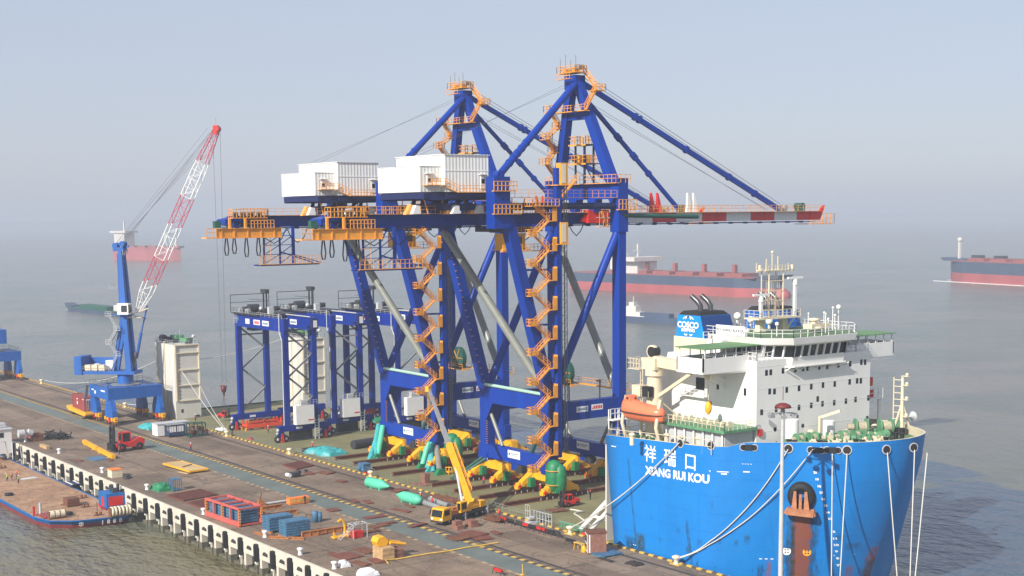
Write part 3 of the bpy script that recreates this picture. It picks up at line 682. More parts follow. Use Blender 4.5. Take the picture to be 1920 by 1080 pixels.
    m = MB(); m.bx(17.92, 17.97, 3.1, 3.7, 57.5, 58.3); B(m, 'door_pane', 'glass', h)
    m = MB(); m.bx(17.8, 17.86, -4.6, 4.7, 59.6, 59.75); B(m, 'wall_band', 'white', h)
    m = MB(); m.bx(2.6, 16.6, -9.0, -4.62, 56.0, 60.4); m.bx(2.5, 16.7, -9.1, -4.62, 60.4, 60.5); h2 = B(m, 'switch_house', 'clad')
    m = MB(); m.bx(16.6, 16.72, -7.6, -6.7, 56.6, 59.0); m.bx(16.6, 17.2, -8.0, -6.4, 59.1, 59.2); B(m, 'door', 'white', h2)
    m = MB(); m.bx(16.72, 16.77, -7.45, -6.9, 57.7, 58.4); B(m, 'door_pane', 'glass', h2)
    m = MB(); m.bx(16.6, 18.2, -8.4, -4.8, 57.1, 57.2); m.rail([(18.2, -8.4, 57.2), (18.2, -4.8, 57.2)], sp=.9, r=.09); m.beam((17.4, -4.8, 57.1), (18.6, -2.4, 55.9), .9, .12); m.rail([(18.6, -4.8, 57.2), (18.9, -2.4, 56.0)], sp=.9)
    m.bx(17.9, 19.2, -2.6, 8.0, 55.85, 55.95); m.rail([(19.2, -2.6, 55.95), (19.2, 8.0, 55.95), (17.0, 8.0, 55.95)], sp=1.2, r=.08)
    B(m, 'house_walkway', 'orange')
    m = MB(); m.bx(2.2, 17.6, -4.4, 7.0, 54.9, 55.84)
    for x in (3.2, 10.2, 16.8): m.bx(x - .4, x + .4, -8.6, 6.2, 54.6, 55.8)
    m.bx(3.0, 17.4, -8.8, -8.2, 54.8, 55.9)
    for x, y in ((8.8, -6), (11.7, -6), (8.8, -1), (11.7, -1), (8.8, 3.4), (11.7, 3.4)): m.beam((x, y, 52.1), (x, y + .8, 54.9), .55)
    m.beam((11.9, -6, 52.2), (11.9, -1, 54.8), .35); m.beam((11.9, -1, 52.2), (11.9, 3.4, 54.8), .35); m.bx(6, 16, -3.8, 3.2, 52.8, 54.0)
    B(m, 'house_frame', 'dblue')
    m = MB()
    for k in range(9):
        y = -6 + k * 2.6; m.beam((14.4, y, 52.2), (14.4 + random.uniform(-.8, .8), y + random.uniform(-1, 1), 54.9), .16)
    for y in (-11.5, -3.4, 1.8, 6.3): m.prism([(y, 52.1), (y + 2.0, 52.1), (y + 1.7, 53.7), (y + 1.0, 53.9)], 'x', 14.9, 15.9)
    B(m, 'rope_guard', 'pale_orange')
    m = MB()
    for y in (-10.8, -2.6, 2.6, 7.0): m.prism([(y, 52.2), (y + 1.6, 52.2), (y + 1.5, 53.6), (y + .7, 53.7)], 'x', 16.0, 17.0)
    B(m, 'rope_cover', 'white')
    m = MB(); m.bx(GR_, GR_ + 1.5, -23.6, 36.8, 52.19, 52.27); m.rail([(GR_ + 1.5, -23.6, 52.27), (GR_ + 1.5, 36.8, 52.27)], h=1.3, sp=1.5, r=.07); B(m, 'girder_walkway', 'pale_orange')
    # rear service platform and hanging loops
    m = MB(); m.bx(12.4, 14.4, -25.4, -18.2, 51.7, 51.85); m.rail([(14.4, -25.4, 51.85), (14.4, -18.2, 51.85), (12.4, -18.2, 51.85)], h=1.6, sp=.7, r=.12); m.rail([(12.4, -25.4, 51.85), (14.4, -25.4, 51.85)], h=1.6, sp=.8, r=.1)
    m.bx(13.4, 14.5, -21.6, -18.4, 51.2, 51.4); m.bx(13.9, 14.3, -22, -19.4, 53.4, 53.6)
    B(m, 'service_platform', 'orange')
    m = MB()
    for y in (-24.4, -22.8, -21.2, -19.4): m.box((13.2, y, 52.4), (.9, .8, 1.0))
    B(m, 'sheave_block', 'dark')
    m = MB()
    m.bx(14.4, 14.8, -29.0, -15.6, 48.1, 49.75); m.bx(14.1, 15.1, -29.2, -15.4, 47.97, 48.1); m.bx(14.1, 15.1, -29.2, -15.4, 49.75, 49.83)
    for y in (-28.2, -25.6, -22.8, -20.0, -17.2): m.bx(14.8, 14.95, y, y + .25, 48.1, 49.9)
    m.bx(9.5, 14.4, -23.4, -23.0, 48.3, 48.9); m.bx(9.5, 14.4, -17.6, -17.2, 48.3, 48.9)
    for y in (-26.4, -23.2): m.bx(14.3, 14.7, y, y + .4, 49.8, 51.7)
    B(m, 'maintenance_beam', 'orange')
    m = MB(); m.rail([(14.9, -31.2, 48.2), (14.9, -29.2, 48.2)], h=1.7, sp=.6, r=.1); m.bx(12.6, 15, -31.2, -29.2, 48.0, 48.2); m.rail([(15.0, -22.0, 49.85), (15.0, -17.2, 49.85)], h=1.5, sp=.7, r=.1); m.rail([(13.4, -22.0, 49.85), (13.4, -17.2, 49.85)], h=1.5, sp=.7, r=.1); B(m, 'beam_rail', 'pale_orange')
    m = MB(); m.box((13.6, -28.4, 50.6), (1.1, 1.2, 1.3)); B(m, 'winch_cover', 'dgreen')
    m = MB()
    for k in range(8): m.beam((14, -26.6 + k * 1.2, 49.9), (13.4 + random.uniform(-.5, .5), -26 + k * 1.2, 50.8), .16)
    for k in range(4): m.tube((12.6, -25.6 + k * 2.4, 49.5), (13.9, -25.6 + k * 2.4, 49.5), .3, n=8)
    B(m, 'pipe_work', 'dark')
    for k, y in enumerate((-27.0, -25.4, -22.9, -20.4)):
        m = MB(); L = (3.2, 2.9, 3.6, 3.4)[k]; pts = [(14.5, y - .15, 48), (14.5, y - .42, 48 - L * .7), (14.5, y - .22, 48 - L), (14.5, y + .22, 48 - L), (14.5, y + .42, 48 - L * .7), (14.5, y + .15, 48)]
        m.path(pts, .13, 5); B(m, 'cable_loop', 'black')
    # hanging lattice access under the girder
    m = MB(); HY = (-18.6, -15.2, -12.4, -9.6)
    for y in HY[:3]: m.beam((13.2, y, 50), (13.2, y, 42.8), .3)
    for y in (HY[2],): m.beam((13.4, y, 50), (13.4, y, 42.6), .5)
    for y0, y1 in zip(HY[:2], HY[1:3]):
        for z in range(4):
            m.beam((13.2, y0, 42.9 + z * 1.8), (13.2, y1, 44.7 + z * 1.8), .12); m.beam((13.2, y0, 44.7 + z * 1.8), (13.2, y1, 44.7 + z * 1.8), .12)
    m.beam((13.2, -15.2, 45.2), (13.2, -8.0, 42.9), .22); m.beam((13.2, -12.4, 44.6), (13.2, -6.4, 42.9), .18); m.bx(10.6, 13.6, -19.6, -6.8, 42.5, 42.75)
    B(m, 'lattice_hanger', 'blue')
    m = MB(); m.bx(13.6, 14.4, -20.0, -6.4, 42.76, 42.86); m.rail([(14.4, -20.0, 42.86), (14.4, -6.4, 42.86)], h=1.5, sp=.9, r=.08)
    for k in range(3): m.beam((14.4, -20.0 + k * 1.1, 42.8), (14.4, -20.0 + k * 1.1, 50), .07)
    for z in (44.6, 46.4, 48.2): m.beam((14.4, -20.0, z), (14.4, -17.8, z), .07)
    B(m, 'hanger_walkway', 'pale_orange')
    m = MB()
    loops = [(-19, -13.4, 46.8), (-13.4, -8.8, 46.9), (14, 19, 47.2), (19, 23, 47.4), (23, 27, 47.6), (27, 30.5, 47.8)]
    for a, b_, zz in loops: m.path([(12.8, a, 49.9), (12.8, a + (b_ - a) * .2, zz + .9), (12.8, (a + b_) / 2, zz), (12.8, a + (b_ - a) * .8, zz + .9), (12.8, b_, 49.9)], .1, 5)
    B(m, 'festoon_cable', 'black')
    # trolley with operator cabin
    m = MB(); m.bx(6.5, 14.2, 9.5, 19.5, 48.8, 49.7); m.tube((8, 12, 49.2), (12.6, 12, 49.2), .6); m.tube((8, 17, 49.2), (12.6, 17, 49.2), .6); tr = B(m, 'trolley', 'dark')
    m = MB(); m.bx(11.2, 14.0, 10.6, 15.6, 45.6, 48.5); m.bx(11, 14.6, 10.2, 16.4, 45.4, 45.6); cb = B(m, 'operator_cabin', 'yellow', tr)
    m = MB(); m.bx(14.0, 14.04, 11.1, 12.3, 46.6, 47.9); m.bx(14.0, 14.04, 13.0, 14.8, 46.6, 47.9); m.bx(11.6, 13.6, 15.6, 15.64, 46.2, 47.9); B(m, 'cabin_window', 'glass', tr)
    m = MB(); m.rail([(14.6, 10.2, 48.5), (14.6, 17.5, 48.5)], h=1.1, sp=.8, r=.1); m.rail([(15.2, 9.6, 45.3), (15.2, 18.5, 45.3)], h=1.2, sp=.9, r=.1); m.bx(14.2, 15.2, 9.6, 18.5, 45.15, 45.3); B(m, 'cabin_rail', 'orange', tr)
    # stair tower on the near right corner
    sx, ya, yb = 22.4, 10.4, 15.6; zz = 5.4; P2 = 5.34; fl = MB(); la = MB(); bx_ = MB()
    n = 9
    for k in range(n):
        z = zz + k * P2
        if k < n:
            fl.beam((sx, ya + .9, z), (sx, yb - 1.0, z + P2 / 2), .8, .10)
            fl.beam((sx, yb - 1.0, z + P2 / 2), (sx, ya + .9, z + P2), .8, .10)
            for dx in (-.42, .42):
                for hh in (.55, 1.05):
                    fl.beam((sx + dx, ya + .9, z + hh), (sx + dx, yb - 1.0, z + P2 / 2 + hh), .08); fl.beam((sx + dx, yb - 1.0, z + P2 / 2 + hh), (sx + dx, ya + .9, z + P2 + hh), .08)
                for q in range(5):
                    f_ = q / 4; y = ya + .9 + (yb - ya - 1.9) * f_
                    fl.beam((sx + dx, y, z + P2 / 2 * f_), (sx + dx, y, z + P2 / 2 * f_ + 1.05), .07); fl.beam((sx + dx, y, z + P2 - P2 / 2 * f_), (sx + dx, y, z + P2 - P2 / 2 * f_ + 1.05), .07)
        la.bx(sx - .7, sx + .7, ya - .5, ya + 1.1, z - .12, z + .02); la.rail([(sx + .7, ya + 1.1, z), (sx + .7, ya - .5, z), (sx - .7, ya - .5, z), (sx - .7, ya + 1.1, z)], h=1.15, sp=.75, r=.1)
        la.bx(sx + .68, sx + .72, ya - .5, ya + .7, z, z + .6)
        bx_.bx(sx - .7, sx + .75, yb - 1.1, yb + .35, z + P2 / 2 - .12, z + P2 / 2 + .02); bx_.bx(sx + .70, sx + .75, yb - .7, yb + .35, z + P2 / 2, z + P2 / 2 + 2.1); bx_.bx(sx - .7, sx + .75, yb + .3, yb + .35, z + P2 / 2, z + P2 / 2 + 2.4)
    z = zz + n * P2; la.bx(sx - 1.2, sx + 1.1, ya - .3, yb + .6, z - .12, z + .02); la.rail([(sx + 1.1, yb + .6, z), (sx + 1.1, ya - .3, z), (sx - 1.2, ya - .3, z)], h=1.2, sp=.9, r=.1)
    B(fl, 'stair_flight', 'pale_orange'); B(la, 'stair_landing', 'orange'); B(bx_, 'stair_landing_screen', 'orange')
    m = MB(); m.bx(sx - .5, sx + .5, yb + .42, yb + 1.45, 7.4, 60.2)
    for z in (12, 22, 32, 42, 50): m.beam((sx, yb + .9, z), (XR, 15.9 - max(0, z - 18.2) * .2766, z), .35)
    B(m, 'stair_column', 'blue')
    m = MB(); ex, ey = sx + .55, yb + 2.1
    for dx, dy in ((-.35, -.3), (.35, -.3), (.35, .35), (-.35, .35)): m.beam((ex + dx, ey + dy, 8.5), (ex + dx, ey + dy, 61.5), .1)
    for k in range(36):
        z = 8.8 + k * 1.46
        m.beam((ex - .35, ey - .3, z), (ex + .35, ey - .3, z), .09); m.beam((ex + .35, ey - .3, z), (ex + .35, ey + .35, z), .09); m.beam((ex + .35, ey - .3, z), (ex + .35, ey + .35, z + 1.46), .06)
    B(m, 'lift_mast', 'dark')
    for z in (46.6, 57.2):
        m = MB(); m.bx(ex - 1.4, ex + .6, ey - 1.9, ey + .75, z - .15, z); m.bx(ex - 1.0, ex + .45, ey - 1.0, ey + .6, z, z + 3.9); lc = B(m, 'lift_station', 'orange')
        m = MB(); m.bx(ex + .45, ex + .5, ey - .85, ey + .1, z + .3, z + 3.7); B(m, 'station_panel', 'cream', lc)
    # stairs up the A-frame
    m = MB(); pts = [(3.4, 31.0, 59.2), (4.2, 28.2, 61.6), (3.4, 31.0, 64.0), (4.4, 28.2, 66.4), (4.8, 31.0, 68.6), (5.2, 28.6, 71.6)]
    for a, b_ in zip(pts, pts[1:]):
        m.beam(a, b_, .8, .12)
        for dx in (-.4, .4):
            for hh in (.6, 1.1): m.beam((a[0] + dx, a[1], a[2] + hh), (b_[0] + dx, b_[1], b_[2] + hh), .09)
        m.bx(b_[0] - 1.2, b_[0] + .8, b_[1] - .8, b_[1] + .8, b_[2] - .12, b_[2]); m.rail([(b_[0] - 1.2, b_[1] - .8, b_[2]), (b_[0] + .8, b_[1] - .8, b_[2]), (b_[0] + .8, b_[1] + .8, b_[2]), (b_[0] - 1.2, b_[1] + .8, b_[2]), (b_[0] - 1.2, b_[1] - .8, b_[2])], h=1.2, sp=.8, r=.09)
    m.bx(4.6, 14.8, 29.2, 30.5, 71.3, 71.45); m.rail([(4.6, 29.2, 71.45), (14.8, 29.2, 71.45)], sp=1.0, r=.09)
    for a, b_ in (((14.4, 29.8, 71.5), (14.8, 32.0, 75.2)), ((14.6, 32.4, 75.3), (11.8, 31.4, 79.0))):
        m.beam(a, b_, .8, .12)
        for dx in (-.4, .4):
            for hh in (.6, 1.1): m.beam((a[0] + dx, a[1], a[2] + hh), (b_[0] + dx, b_[1], b_[2] + hh), .1)
    m.bx(13.6, 15.6, 31.4, 33.8, 75.1, 75.25); m.rail([(15.6, 31.4, 75.25), (15.6, 33.8, 75.25), (13.6, 33.8, 75.25)], sp=.8, r=.1)
    B(m, 'a_frame_stair', 'orange')
    m = MB()
    for x, y in ((9.6, 31.2), (12.4, 31.2), (9.6, 33.4), (12.4, 33.4)): m.beam((x, y, 57.4), (x, y, 65.2), .3)
    m.beam((12.4, 31.2, 61.4), (15.4, 31.2, 57.6), .2); m.bx(8.6, 13.6, 30.4, 34.0, 61.4, 61.6); m.bx(8.6, 13.6, 30.4, 34.0, 65.0, 65.2)
    B(m, 'relay_stand', 'dblue')
    m = MB()
    for z in (61.6, 65.2): m.rail([(8.6, 34, z), (8.6, 30.4, z), (13.6, 30.4, z), (13.6, 34, z), (8.6, 34, z)], h=1.5, sp=.8, r=.09); m.bx(8.5, 13.7, 30.3, 30.4, z - .3, z)
    for x in (10, 12): m.box((x, 32, 62.4), (1.0, 1.2, 1.5))
    B(m, 'relay_stand_rail', 'orange')
    m = MB()
    m.bx(XL, XR + 1.4, 31.0, 31.9, 57.6, 57.72); m.rail([(XL, 31.0, 57.72), (XR + 1.4, 31.0, 57.72), (XR + 1.4, 34.6, 57.72)], h=1.5, sp=1.2, r=.09)
    m.bx(XR + 1.25, XR + 2.1, 31.2, 35.6, 52.6, 52.75); m.rail([(XR + 2.1, 31.2, 52.75), (XR + 2.1, 35.6, 52.75)], h=1.8, sp=.9, r=.12)
    m.bx(XR + 1.3, XR + 2.0, 2.6, 8.6, 52.0, 52.15); m.rail([(XR + 2.0, 2.6, 52.15), (XR + 2.0, 8.6, 52.15)], h=1.6, sp=.9, r=.12)
    m.bx(XR + 1.3, XR + 2.0, 2.6, 7.6, 56.0, 56.15); m.rail([(XR + 2.0, 2.6, 56.15), (XR + 2.0, 7.6, 56.15)], h=1.6, sp=.9, r=.12)
    m.beam((19.6, 17.5, 53.0), (19.6, 23.4, 58.4), .7, .12); m.beam((19.9, 17.5, 54.1), (19.9, 23.4, 59.5), .09); m.beam((19.9, 17.5, 53.6), (19.9, 23.4, 59.0), .09)
    B(m, 'crossing_platform', 'orange')
    # ladder rows on the leaning leg
    m = MB()
    for k in range(30):
        f_ = k / 30; m.box((XL + 1.08, 15.1 - 10.9 * f_, 18.6 + 38 * f_), (.1, .35, .12))
        m.box((XL + 1.08, 15.4, 5.8 + 13 * f_), (.1, .3, .12))
    B(m, 'leg_ladder', 'pale_orange')
    return t
C2 = sts_crane('nearer blue gantry crane with red and white boom, between the ship superstructure and its twin', 0.0)
C1 = copy_tree(C2); C1.location.x = -37.9
C1['label'] = 'farther blue gantry crane, its legs propped by turquoise and green struts'
# skid rails across the deck
k = 0
m = MB(); 
for sgx in (-.22, .22): pass
m.bx(-.32, .32, 3.2, 42.6, 0.0, .16); m.bx(-.1, .1, 3.2, 42.6, .16, .62); m.bx(-.3, .3, 3.2, 42.6, .62, .82)
r0 = m.build('skid_rail', 'rust'); m = MB()
for i in list(range(5, 14)) + list(range(18, 25)): m.bx(-.38, -.325, 4.4 + i * 1.38, 4.56 + i * 1.38, .12, .6); m.bx(.325, .38, 4.4 + i * 1.38, 4.56 + i * 1.38, .12, .6)
m.build('web_plate', 'lgrey', r0); r0.location = (-0.2, 0, 0.01)
RG = 'steel skid rails laid across the green deck under the cranes'
lab = ['rusty skid rail on deck under the near left bogies of the nearer crane', 'second skid rail from the left under the nearer crane', 'third skid rail from the left under the nearer crane', 'skid rail nearest the ship superstructure, under the nearer crane',
       'skid rail nearest the portal cranes, under the farther crane', 'second skid rail from the left under the farther crane', 'third skid rail from the left under the farther crane', 'skid rail between both cranes, under the right bogies of the farther crane']
for i, x in enumerate((-.2, 7.6, 15.6, 23.4, -38.1, -30.3, -22.3, -14.5)):
    o = r0 if i == 0 else copy_tree(r0); o.location = (x, 0, .01); tag(o, lab[i], 'skid rail', RG)
# ================================================================== HEAVY-LIFT SHIP
HC = 21.5; HB = 20.7                 # centreline and half breadth
TT = [0, .14, .3, .436, .577, .70, .79, .86, .91, .95, .98, 1.0]
DD = [1, .965, .85, .73, .60, .52, .45, .38, .31, .22, .13, 0]
def half(t):
    t = max(0.0, min(1.0, t))
    for i in range(len(TT) - 1):
        if t <= TT[i + 1]:
            f = (t - TT[i]) / (TT[i + 1] - TT[i]); return DD[i] + (DD[i + 1] - DD[i]) * f
    return 0
def tipx(z): return 97.0 - (max(0, 17.5 - z)) * 0.33
def rimz(x):
    z = 17.1 + (x - 54) * 0.045
    if x > 80.5: z += min(1, (x - 80.5) / 1.2) * 0.65
    return z
def hully(x, z):
    tx = tipx(z); t = (x - 75.0) / (tx - 75.0)
    return HC - HB * half(t)
def hull_hit(px, py, off=0.06):
    d = ray(px, py); t = 100.0
    while t < 500:
        p = CAM + d * t
        if 50 < p.x < tipx(p.z) and p.y > hully(p.x, p.z): break
        t += 0.25
    a, b = t - .25, t
    for _ in range(18):
        c = (a + b) / 2; p = CAM + d * c
        if p.x < tipx(p.z) and p.y > hully(p.x, p.z): b = c
        else: a = c
    p = CAM + d * (a); return p
def hull_n(p):
    e = .3; dyx = (hully(p.x + e, p.z) - hully(p.x - e, p.z)) / (2 * e); return Vector((dyx, -1, 0)).normalized()

def hull_mat():
    m = P('bright blue hull paint', (0.0, 0.185, 0.56), 0.42, var=0.09, scale=0.12, streak=True); t, b = nodes(m); N = t.nodes; L = t.links
    base = b.inputs['Base Color'].links[0].from_socket
    tc = N.new('ShaderNodeTexCoord')
    n = N.new('ShaderNodeTexNoise'); n.inputs['Scale'].default_value = 0.75; n.inputs['Detail'].default_value = 6; n.inputs['Roughness'].default_value = .7
    mp = N.new('ShaderNodeMapping'); mp.inputs['Scale'].default_value = (1, 1, .45); L.new(tc.outputs['Object'], mp.inputs[0]); L.new(mp.outputs[0], n.inputs['Vector'])
    sp = N.new('ShaderNodeSeparateXYZ'); L.new(tc.outputs['Object'], sp.inputs[0])
    zr = N.new('ShaderNodeMapRange'); zr.inputs['From Min'].default_value = 0.0; zr.inputs['From Max'].default_value = 11; zr.inputs['To Min'].default_value = .60; zr.inputs['To Max'].default_value = .80
    L.new(sp.outputs[2], zr.inputs[0])
    sb = N.new('ShaderNodeMath'); sb.operation = 'SUBTRACT'; L.new(n.outputs['Fac'], sb.inputs[0]); L.new(zr.outputs[0], sb.inputs[1])
    mr = N.new('ShaderNodeMapRange'); mr.inputs['From Min'].default_value = 0; mr.inputs['From Max'].default_value = .06; mr.inputs['To Max'].default_value = .8; L.new(sb.outputs[0], mr.inputs[0])
    mx = N.new('ShaderNodeMixRGB'); mx.inputs[2].default_value = (.02, .035, .05, 1); L.new(mr.outputs[0], mx.inputs[0]); L.new(base, mx.inputs[1])
    out = mx.outputs[0]
    for ax, step in ((2, 1.35), (0, 4.2)):
        pp = N.new('ShaderNodeMath'); pp.operation = 'PINGPONG'; pp.inputs[1].default_value = step; L.new(sp.outputs[ax], pp.inputs[0])
        ps = N.new('ShaderNodeMapRange'); ps.inputs['From Min'].default_value = .02; ps.inputs['From Max'].default_value = .09; ps.inputs['To Min'].default_value = .30; ps.inputs['To Max'].default_value = 0; L.new(pp.outputs[0], ps.inputs[0])
        px_ = N.new('ShaderNodeMixRGB'); px_.inputs[2].default_value = (0, .10, .36, 1); L.new(ps.outputs[0], px_.inputs[0]); L.new(out, px_.inputs[1]); out = px_.outputs[0]
    fd = N.new('ShaderNodeTexNoise'); fd.inputs['Scale'].default_value = .28; fd.inputs['Detail'].default_value = 8; fd.inputs['Roughness'].default_value = .75; L.new(mp.outputs[0], fd.inputs['Vector'])
    fr = N.new('ShaderNodeMapRange'); fr.inputs['From Min'].default_value = .45; fr.inputs['From Max'].default_value = .75; fr.inputs['To Max'].default_value = .45; L.new(fd.outputs['Fac'], fr.inputs[0])
    fx = N.new('ShaderNodeMixRGB'); fx.inputs[2].default_value = (.01, .25, .62, 1); L.new(fr.outputs[0], fx.inputs[0]); L.new(out, fx.inputs[1]); out = fx.outputs[0]
    dn = N.new('ShaderNodeTexNoise'); dn.inputs['Scale'].default_value = .8; dn.inputs['Detail'].default_value = 2; L.new(tc.outputs['Object'], dn.inputs['Vector'])
    bp = N.new('ShaderNodeBump'); bp.inputs['Strength'].default_value = .35; bp.inputs['Distance'].default_value = .12; L.new(dn.outputs['Fac'], bp.inputs['Height']); L.new(bp.outputs[0], b.inputs['Normal'])
    nn_ = N.new('ShaderNodeTexNoise'); nn_.inputs['Scale'].default_value = 1.6; nn_.inputs['Detail'].default_value = 7; nn_.inputs['Roughness'].default_value = .7
    mp2 = N.new('ShaderNodeMapping'); mp2.inputs['Scale'].default_value = (1, 1, .16); L.new(tc.outputs['Object'], mp2.inputs[0]); L.new(mp2.outputs[0], nn_.inputs['Vector'])
    def math_(op, a, b_, c=None):
        k = N.new('ShaderNodeMath'); k.operation = op
        for i, v in enumerate((a, b_, c)):
            if v is None: continue
            if isinstance(v, (int, float)): k.inputs[i].default_value = v
            else: L.new(v, k.inputs[i])
        return k.outputs[0]
    bn = N.new('ShaderNodeTexNoise'); bn.inputs['Scale'].default_value = 2.4; bn.inputs['Detail'].default_value = 6; bn.inputs['Roughness'].default_value = .8; L.new(mp.outputs[0], bn.inputs['Vector'])
    bm_ = N.new('ShaderNodeMapRange'); bm_.inputs['From Min'].default_value = .38; bm_.inputs['From Max'].default_value = .56; bm_.inputs['To Min'].default_value = .25; L.new(bn.outputs['Fac'], bm_.inputs[0]); brk = bm_.outputs[0]
    for (px0, py0, px1, py1, wd, col, st) in STAINS:
        a, b_ = hull_hit(px0, py0), hull_hit(px1, py1)
        sl = (a.x - b_.x) / max(.1, a.z - b_.z)
        cx = math_('MULTIPLY_ADD', sp.outputs[2], sl, a.x - sl * a.z)
        dx = math_('ABSOLUTE', math_('SUBTRACT', sp.outputs[0], cx), None)
        e = math_('MULTIPLY_ADD', nn_.outputs['Fac'], wd * 1.1, wd * -.05)
        m1 = N.new('ShaderNodeMapRange'); m1.inputs['From Min'].default_value = wd * .12; m1.inputs['From Max'].default_value = -wd * .12; L.new(math_('SUBTRACT', dx, e), m1.inputs[0])
        m2 = N.new('ShaderNodeMapRange'); m2.inputs['From Min'].default_value = a.z + .2; m2.inputs['From Max'].default_value = a.z - .4; L.new(sp.outputs[2], m2.inputs[0])
        m3 = N.new('ShaderNodeMapRange'); m3.inputs['From Min'].default_value = b_.z - .3; m3.inputs['From Max'].default_value = b_.z + 1.0; L.new(sp.outputs[2], m3.inputs[0])
        side = N.new('ShaderNodeMath'); side.operation = 'LESS_THAN'; side.inputs[1].default_value = 0.0; L.new(sp.outputs[1], side.inputs[0])
        fac = math_('MULTIPLY', math_('MULTIPLY', math_('MULTIPLY', m1.outputs[0], m2.outputs[0]), math_('MULTIPLY', m3.outputs[0], side.outputs[0])), st)
        ft = math_('MULTIPLY', fac, brk) if not (st > .8 and py0 == 955) else math_('MULTIPLY', fac, math_('MULTIPLY_ADD', brk, .35, .65)); x_ = N.new('ShaderNodeMixRGB'); x_.inputs[2].default_value = (*col, 1); L.new(ft, x_.inputs[0]); L.new(out, x_.inputs[1]); out = x_.outputs[0]
    L.new(out, b.inputs['Base Color']); return m
GR, RU = (.015, .04, .07), (.24, .065, .022)
STAINS = [(1503, 955, 1503, 1180, 3.2, GR, .85), (1504, 955, 1504, 1180, 1.8, RU, .95), (1488, 985, 1487, 1180, .5, (.03, .03, .02), .8), (1442, 1052, 1438, 1120, .5, RU, .8), (1427, 1058, 1424, 1090, .5, GR, .7),
          (1177, 858, 1192, 1010, .45, GR, .6), (1287, 975, 1297, 1060, .6, GR, .8), (1184, 1006, 1188, 1040, 3.2, GR, .9), (1200, 1000, 1204, 1040, 2.0, (.03, .05, .03), .9), (1662, 1020, 1660, 1130, .45, RU, .9), (1655, 1044, 1655, 1130, .5, GR, .8),
          (1478, 1012, 1478, 1026, .5, GR, .6), (1576, 1002, 1574, 1018, .6, GR, .7), (1600, 1018, 1598, 1032, .8, GR, .8), (1593, 1060, 1590, 1090, .35, RU, .7), (1402, 1004, 1401, 1020, .7, GR, .7), (1347, 1006, 1346, 1022, .7, GR, .7), (1380, 1012, 1379, 1026, .4, GR, .7), (1290, 1025, 1289, 1040, .8, GR, .7),
          (1272, 990, 1271, 1000, .9, GR, .6), (1237, 1008, 1238, 1018, .5, GR, .8), (1400, 900, 1401, 903, 5.5, (.0, .12, .40), .5), (1455, 925, 1455, 945, 6.0, (.0, .10, .34), .55), (1335, 940, 1334, 955, .3, GR, .5), (1312, 1012, 1311, 1025, .9, GR, .7), (1220, 966, 1221, 975, .5, GR, .6)]
M['hull'] = hull_mat()
def deck_mat():
    m = P('green ship deck', (0.20, 0.185, 0.085), 0.85, var=0.25, scale=0.10, rust=0.22, rcol=(0.19, 0.12, 0.07), fine=8); return m
M['deck'] = deck_mat()
M['fdeck'] = P('forecastle deck green', (0.10, 0.17, 0.085), 0.8, var=0.25, scale=0.3, rust=0.25, rcol=(0.28, 0.2, 0.08))
SHIP = thing('heavy_lift_ship', 'blue hulled heavy lift ship with white superstructure and twin white stern towers, carrying the cranes', 'ship', (0, HC, 0))
def SB(m, name, mat, parent=None):
    m.v = [(a, b - HC, c) for a, b, c in m.v]
    return m.build(name, mat, parent or SHIP)
# lower hull with working deck
m = MB(); m.bx(-132, 60, 0.9, 42.2, SEA - 4, -0.25); SB(m, 'lower_hull', 'hull')
m = MB(); m.bx(-132, 60, 0.9, 42.2, -0.25, 0.0); SB(m, 'working_deck', 'deck')
m = MB(); m.bx(-145, -132, 1.5, 41.5, SEA - 4, -2.6); m.bx(-132.3, -131.9, 0.9, 42.2, 0, .35); SB(m, 'stern_step', 'dgreen')
# forecastle hull
m = MB(); zs = [SEA - 4, -2, 1, 4, 7, 10, 13, 15.5, None]
xs = [54.6, 58, 62, 66, 70, 75] + [75 + .5 * 0 for _ in ()]
ts = [0, .07, .14, .22, .3, .37, .436, .5, .577, .64, .70, .75, .79, .83, .86, .89, .91, .93, .95, .965, .98, .99, 1.0]
# smoothed outline
def hrow(zl):
    row = []
    for x in (54.6, 58, 62, 66, 70):
        z = rimz(x) if zl is None else zl
        sh = (17 - z) * .12 if x < 55 else 0
        row.append((x + sh, HC - HB, z))
    for t in ts:
        z = 18.6 if zl is None else zl; tx = tipx(z); x = 75 + (tx - 75) * t
        z = rimz(x) if zl is None else zl
        row.append((x, HC - HB * half(t), z))
    far = [(x, 2 * HC - y, z) for x, y, z in row[:-1]][::-1]
    return row + far
rows = [hrow(z) for z in zs]; n = len(rows[0]); vs = [v for r_ in rows for v in r_]; fs = []
for i in range(len(rows) - 1):
    for k in range(n - 1): fs.append((i * n + k, i * n + k + 1, (i + 1) * n + k + 1, (i + 1) * n + k))
    fs.append((i * n + n - 1, i * n, (i + 1) * n, (i + 1) * n + n - 1))
m.add(vs, fs[:], True); hf = SB(m, 'bow_hull', 'hull')
for p in hf.data.polygons:
    if p.vertices[0] % n == n - 1 or abs(p.normal.x + 1) < .05: p.use_smooth = False
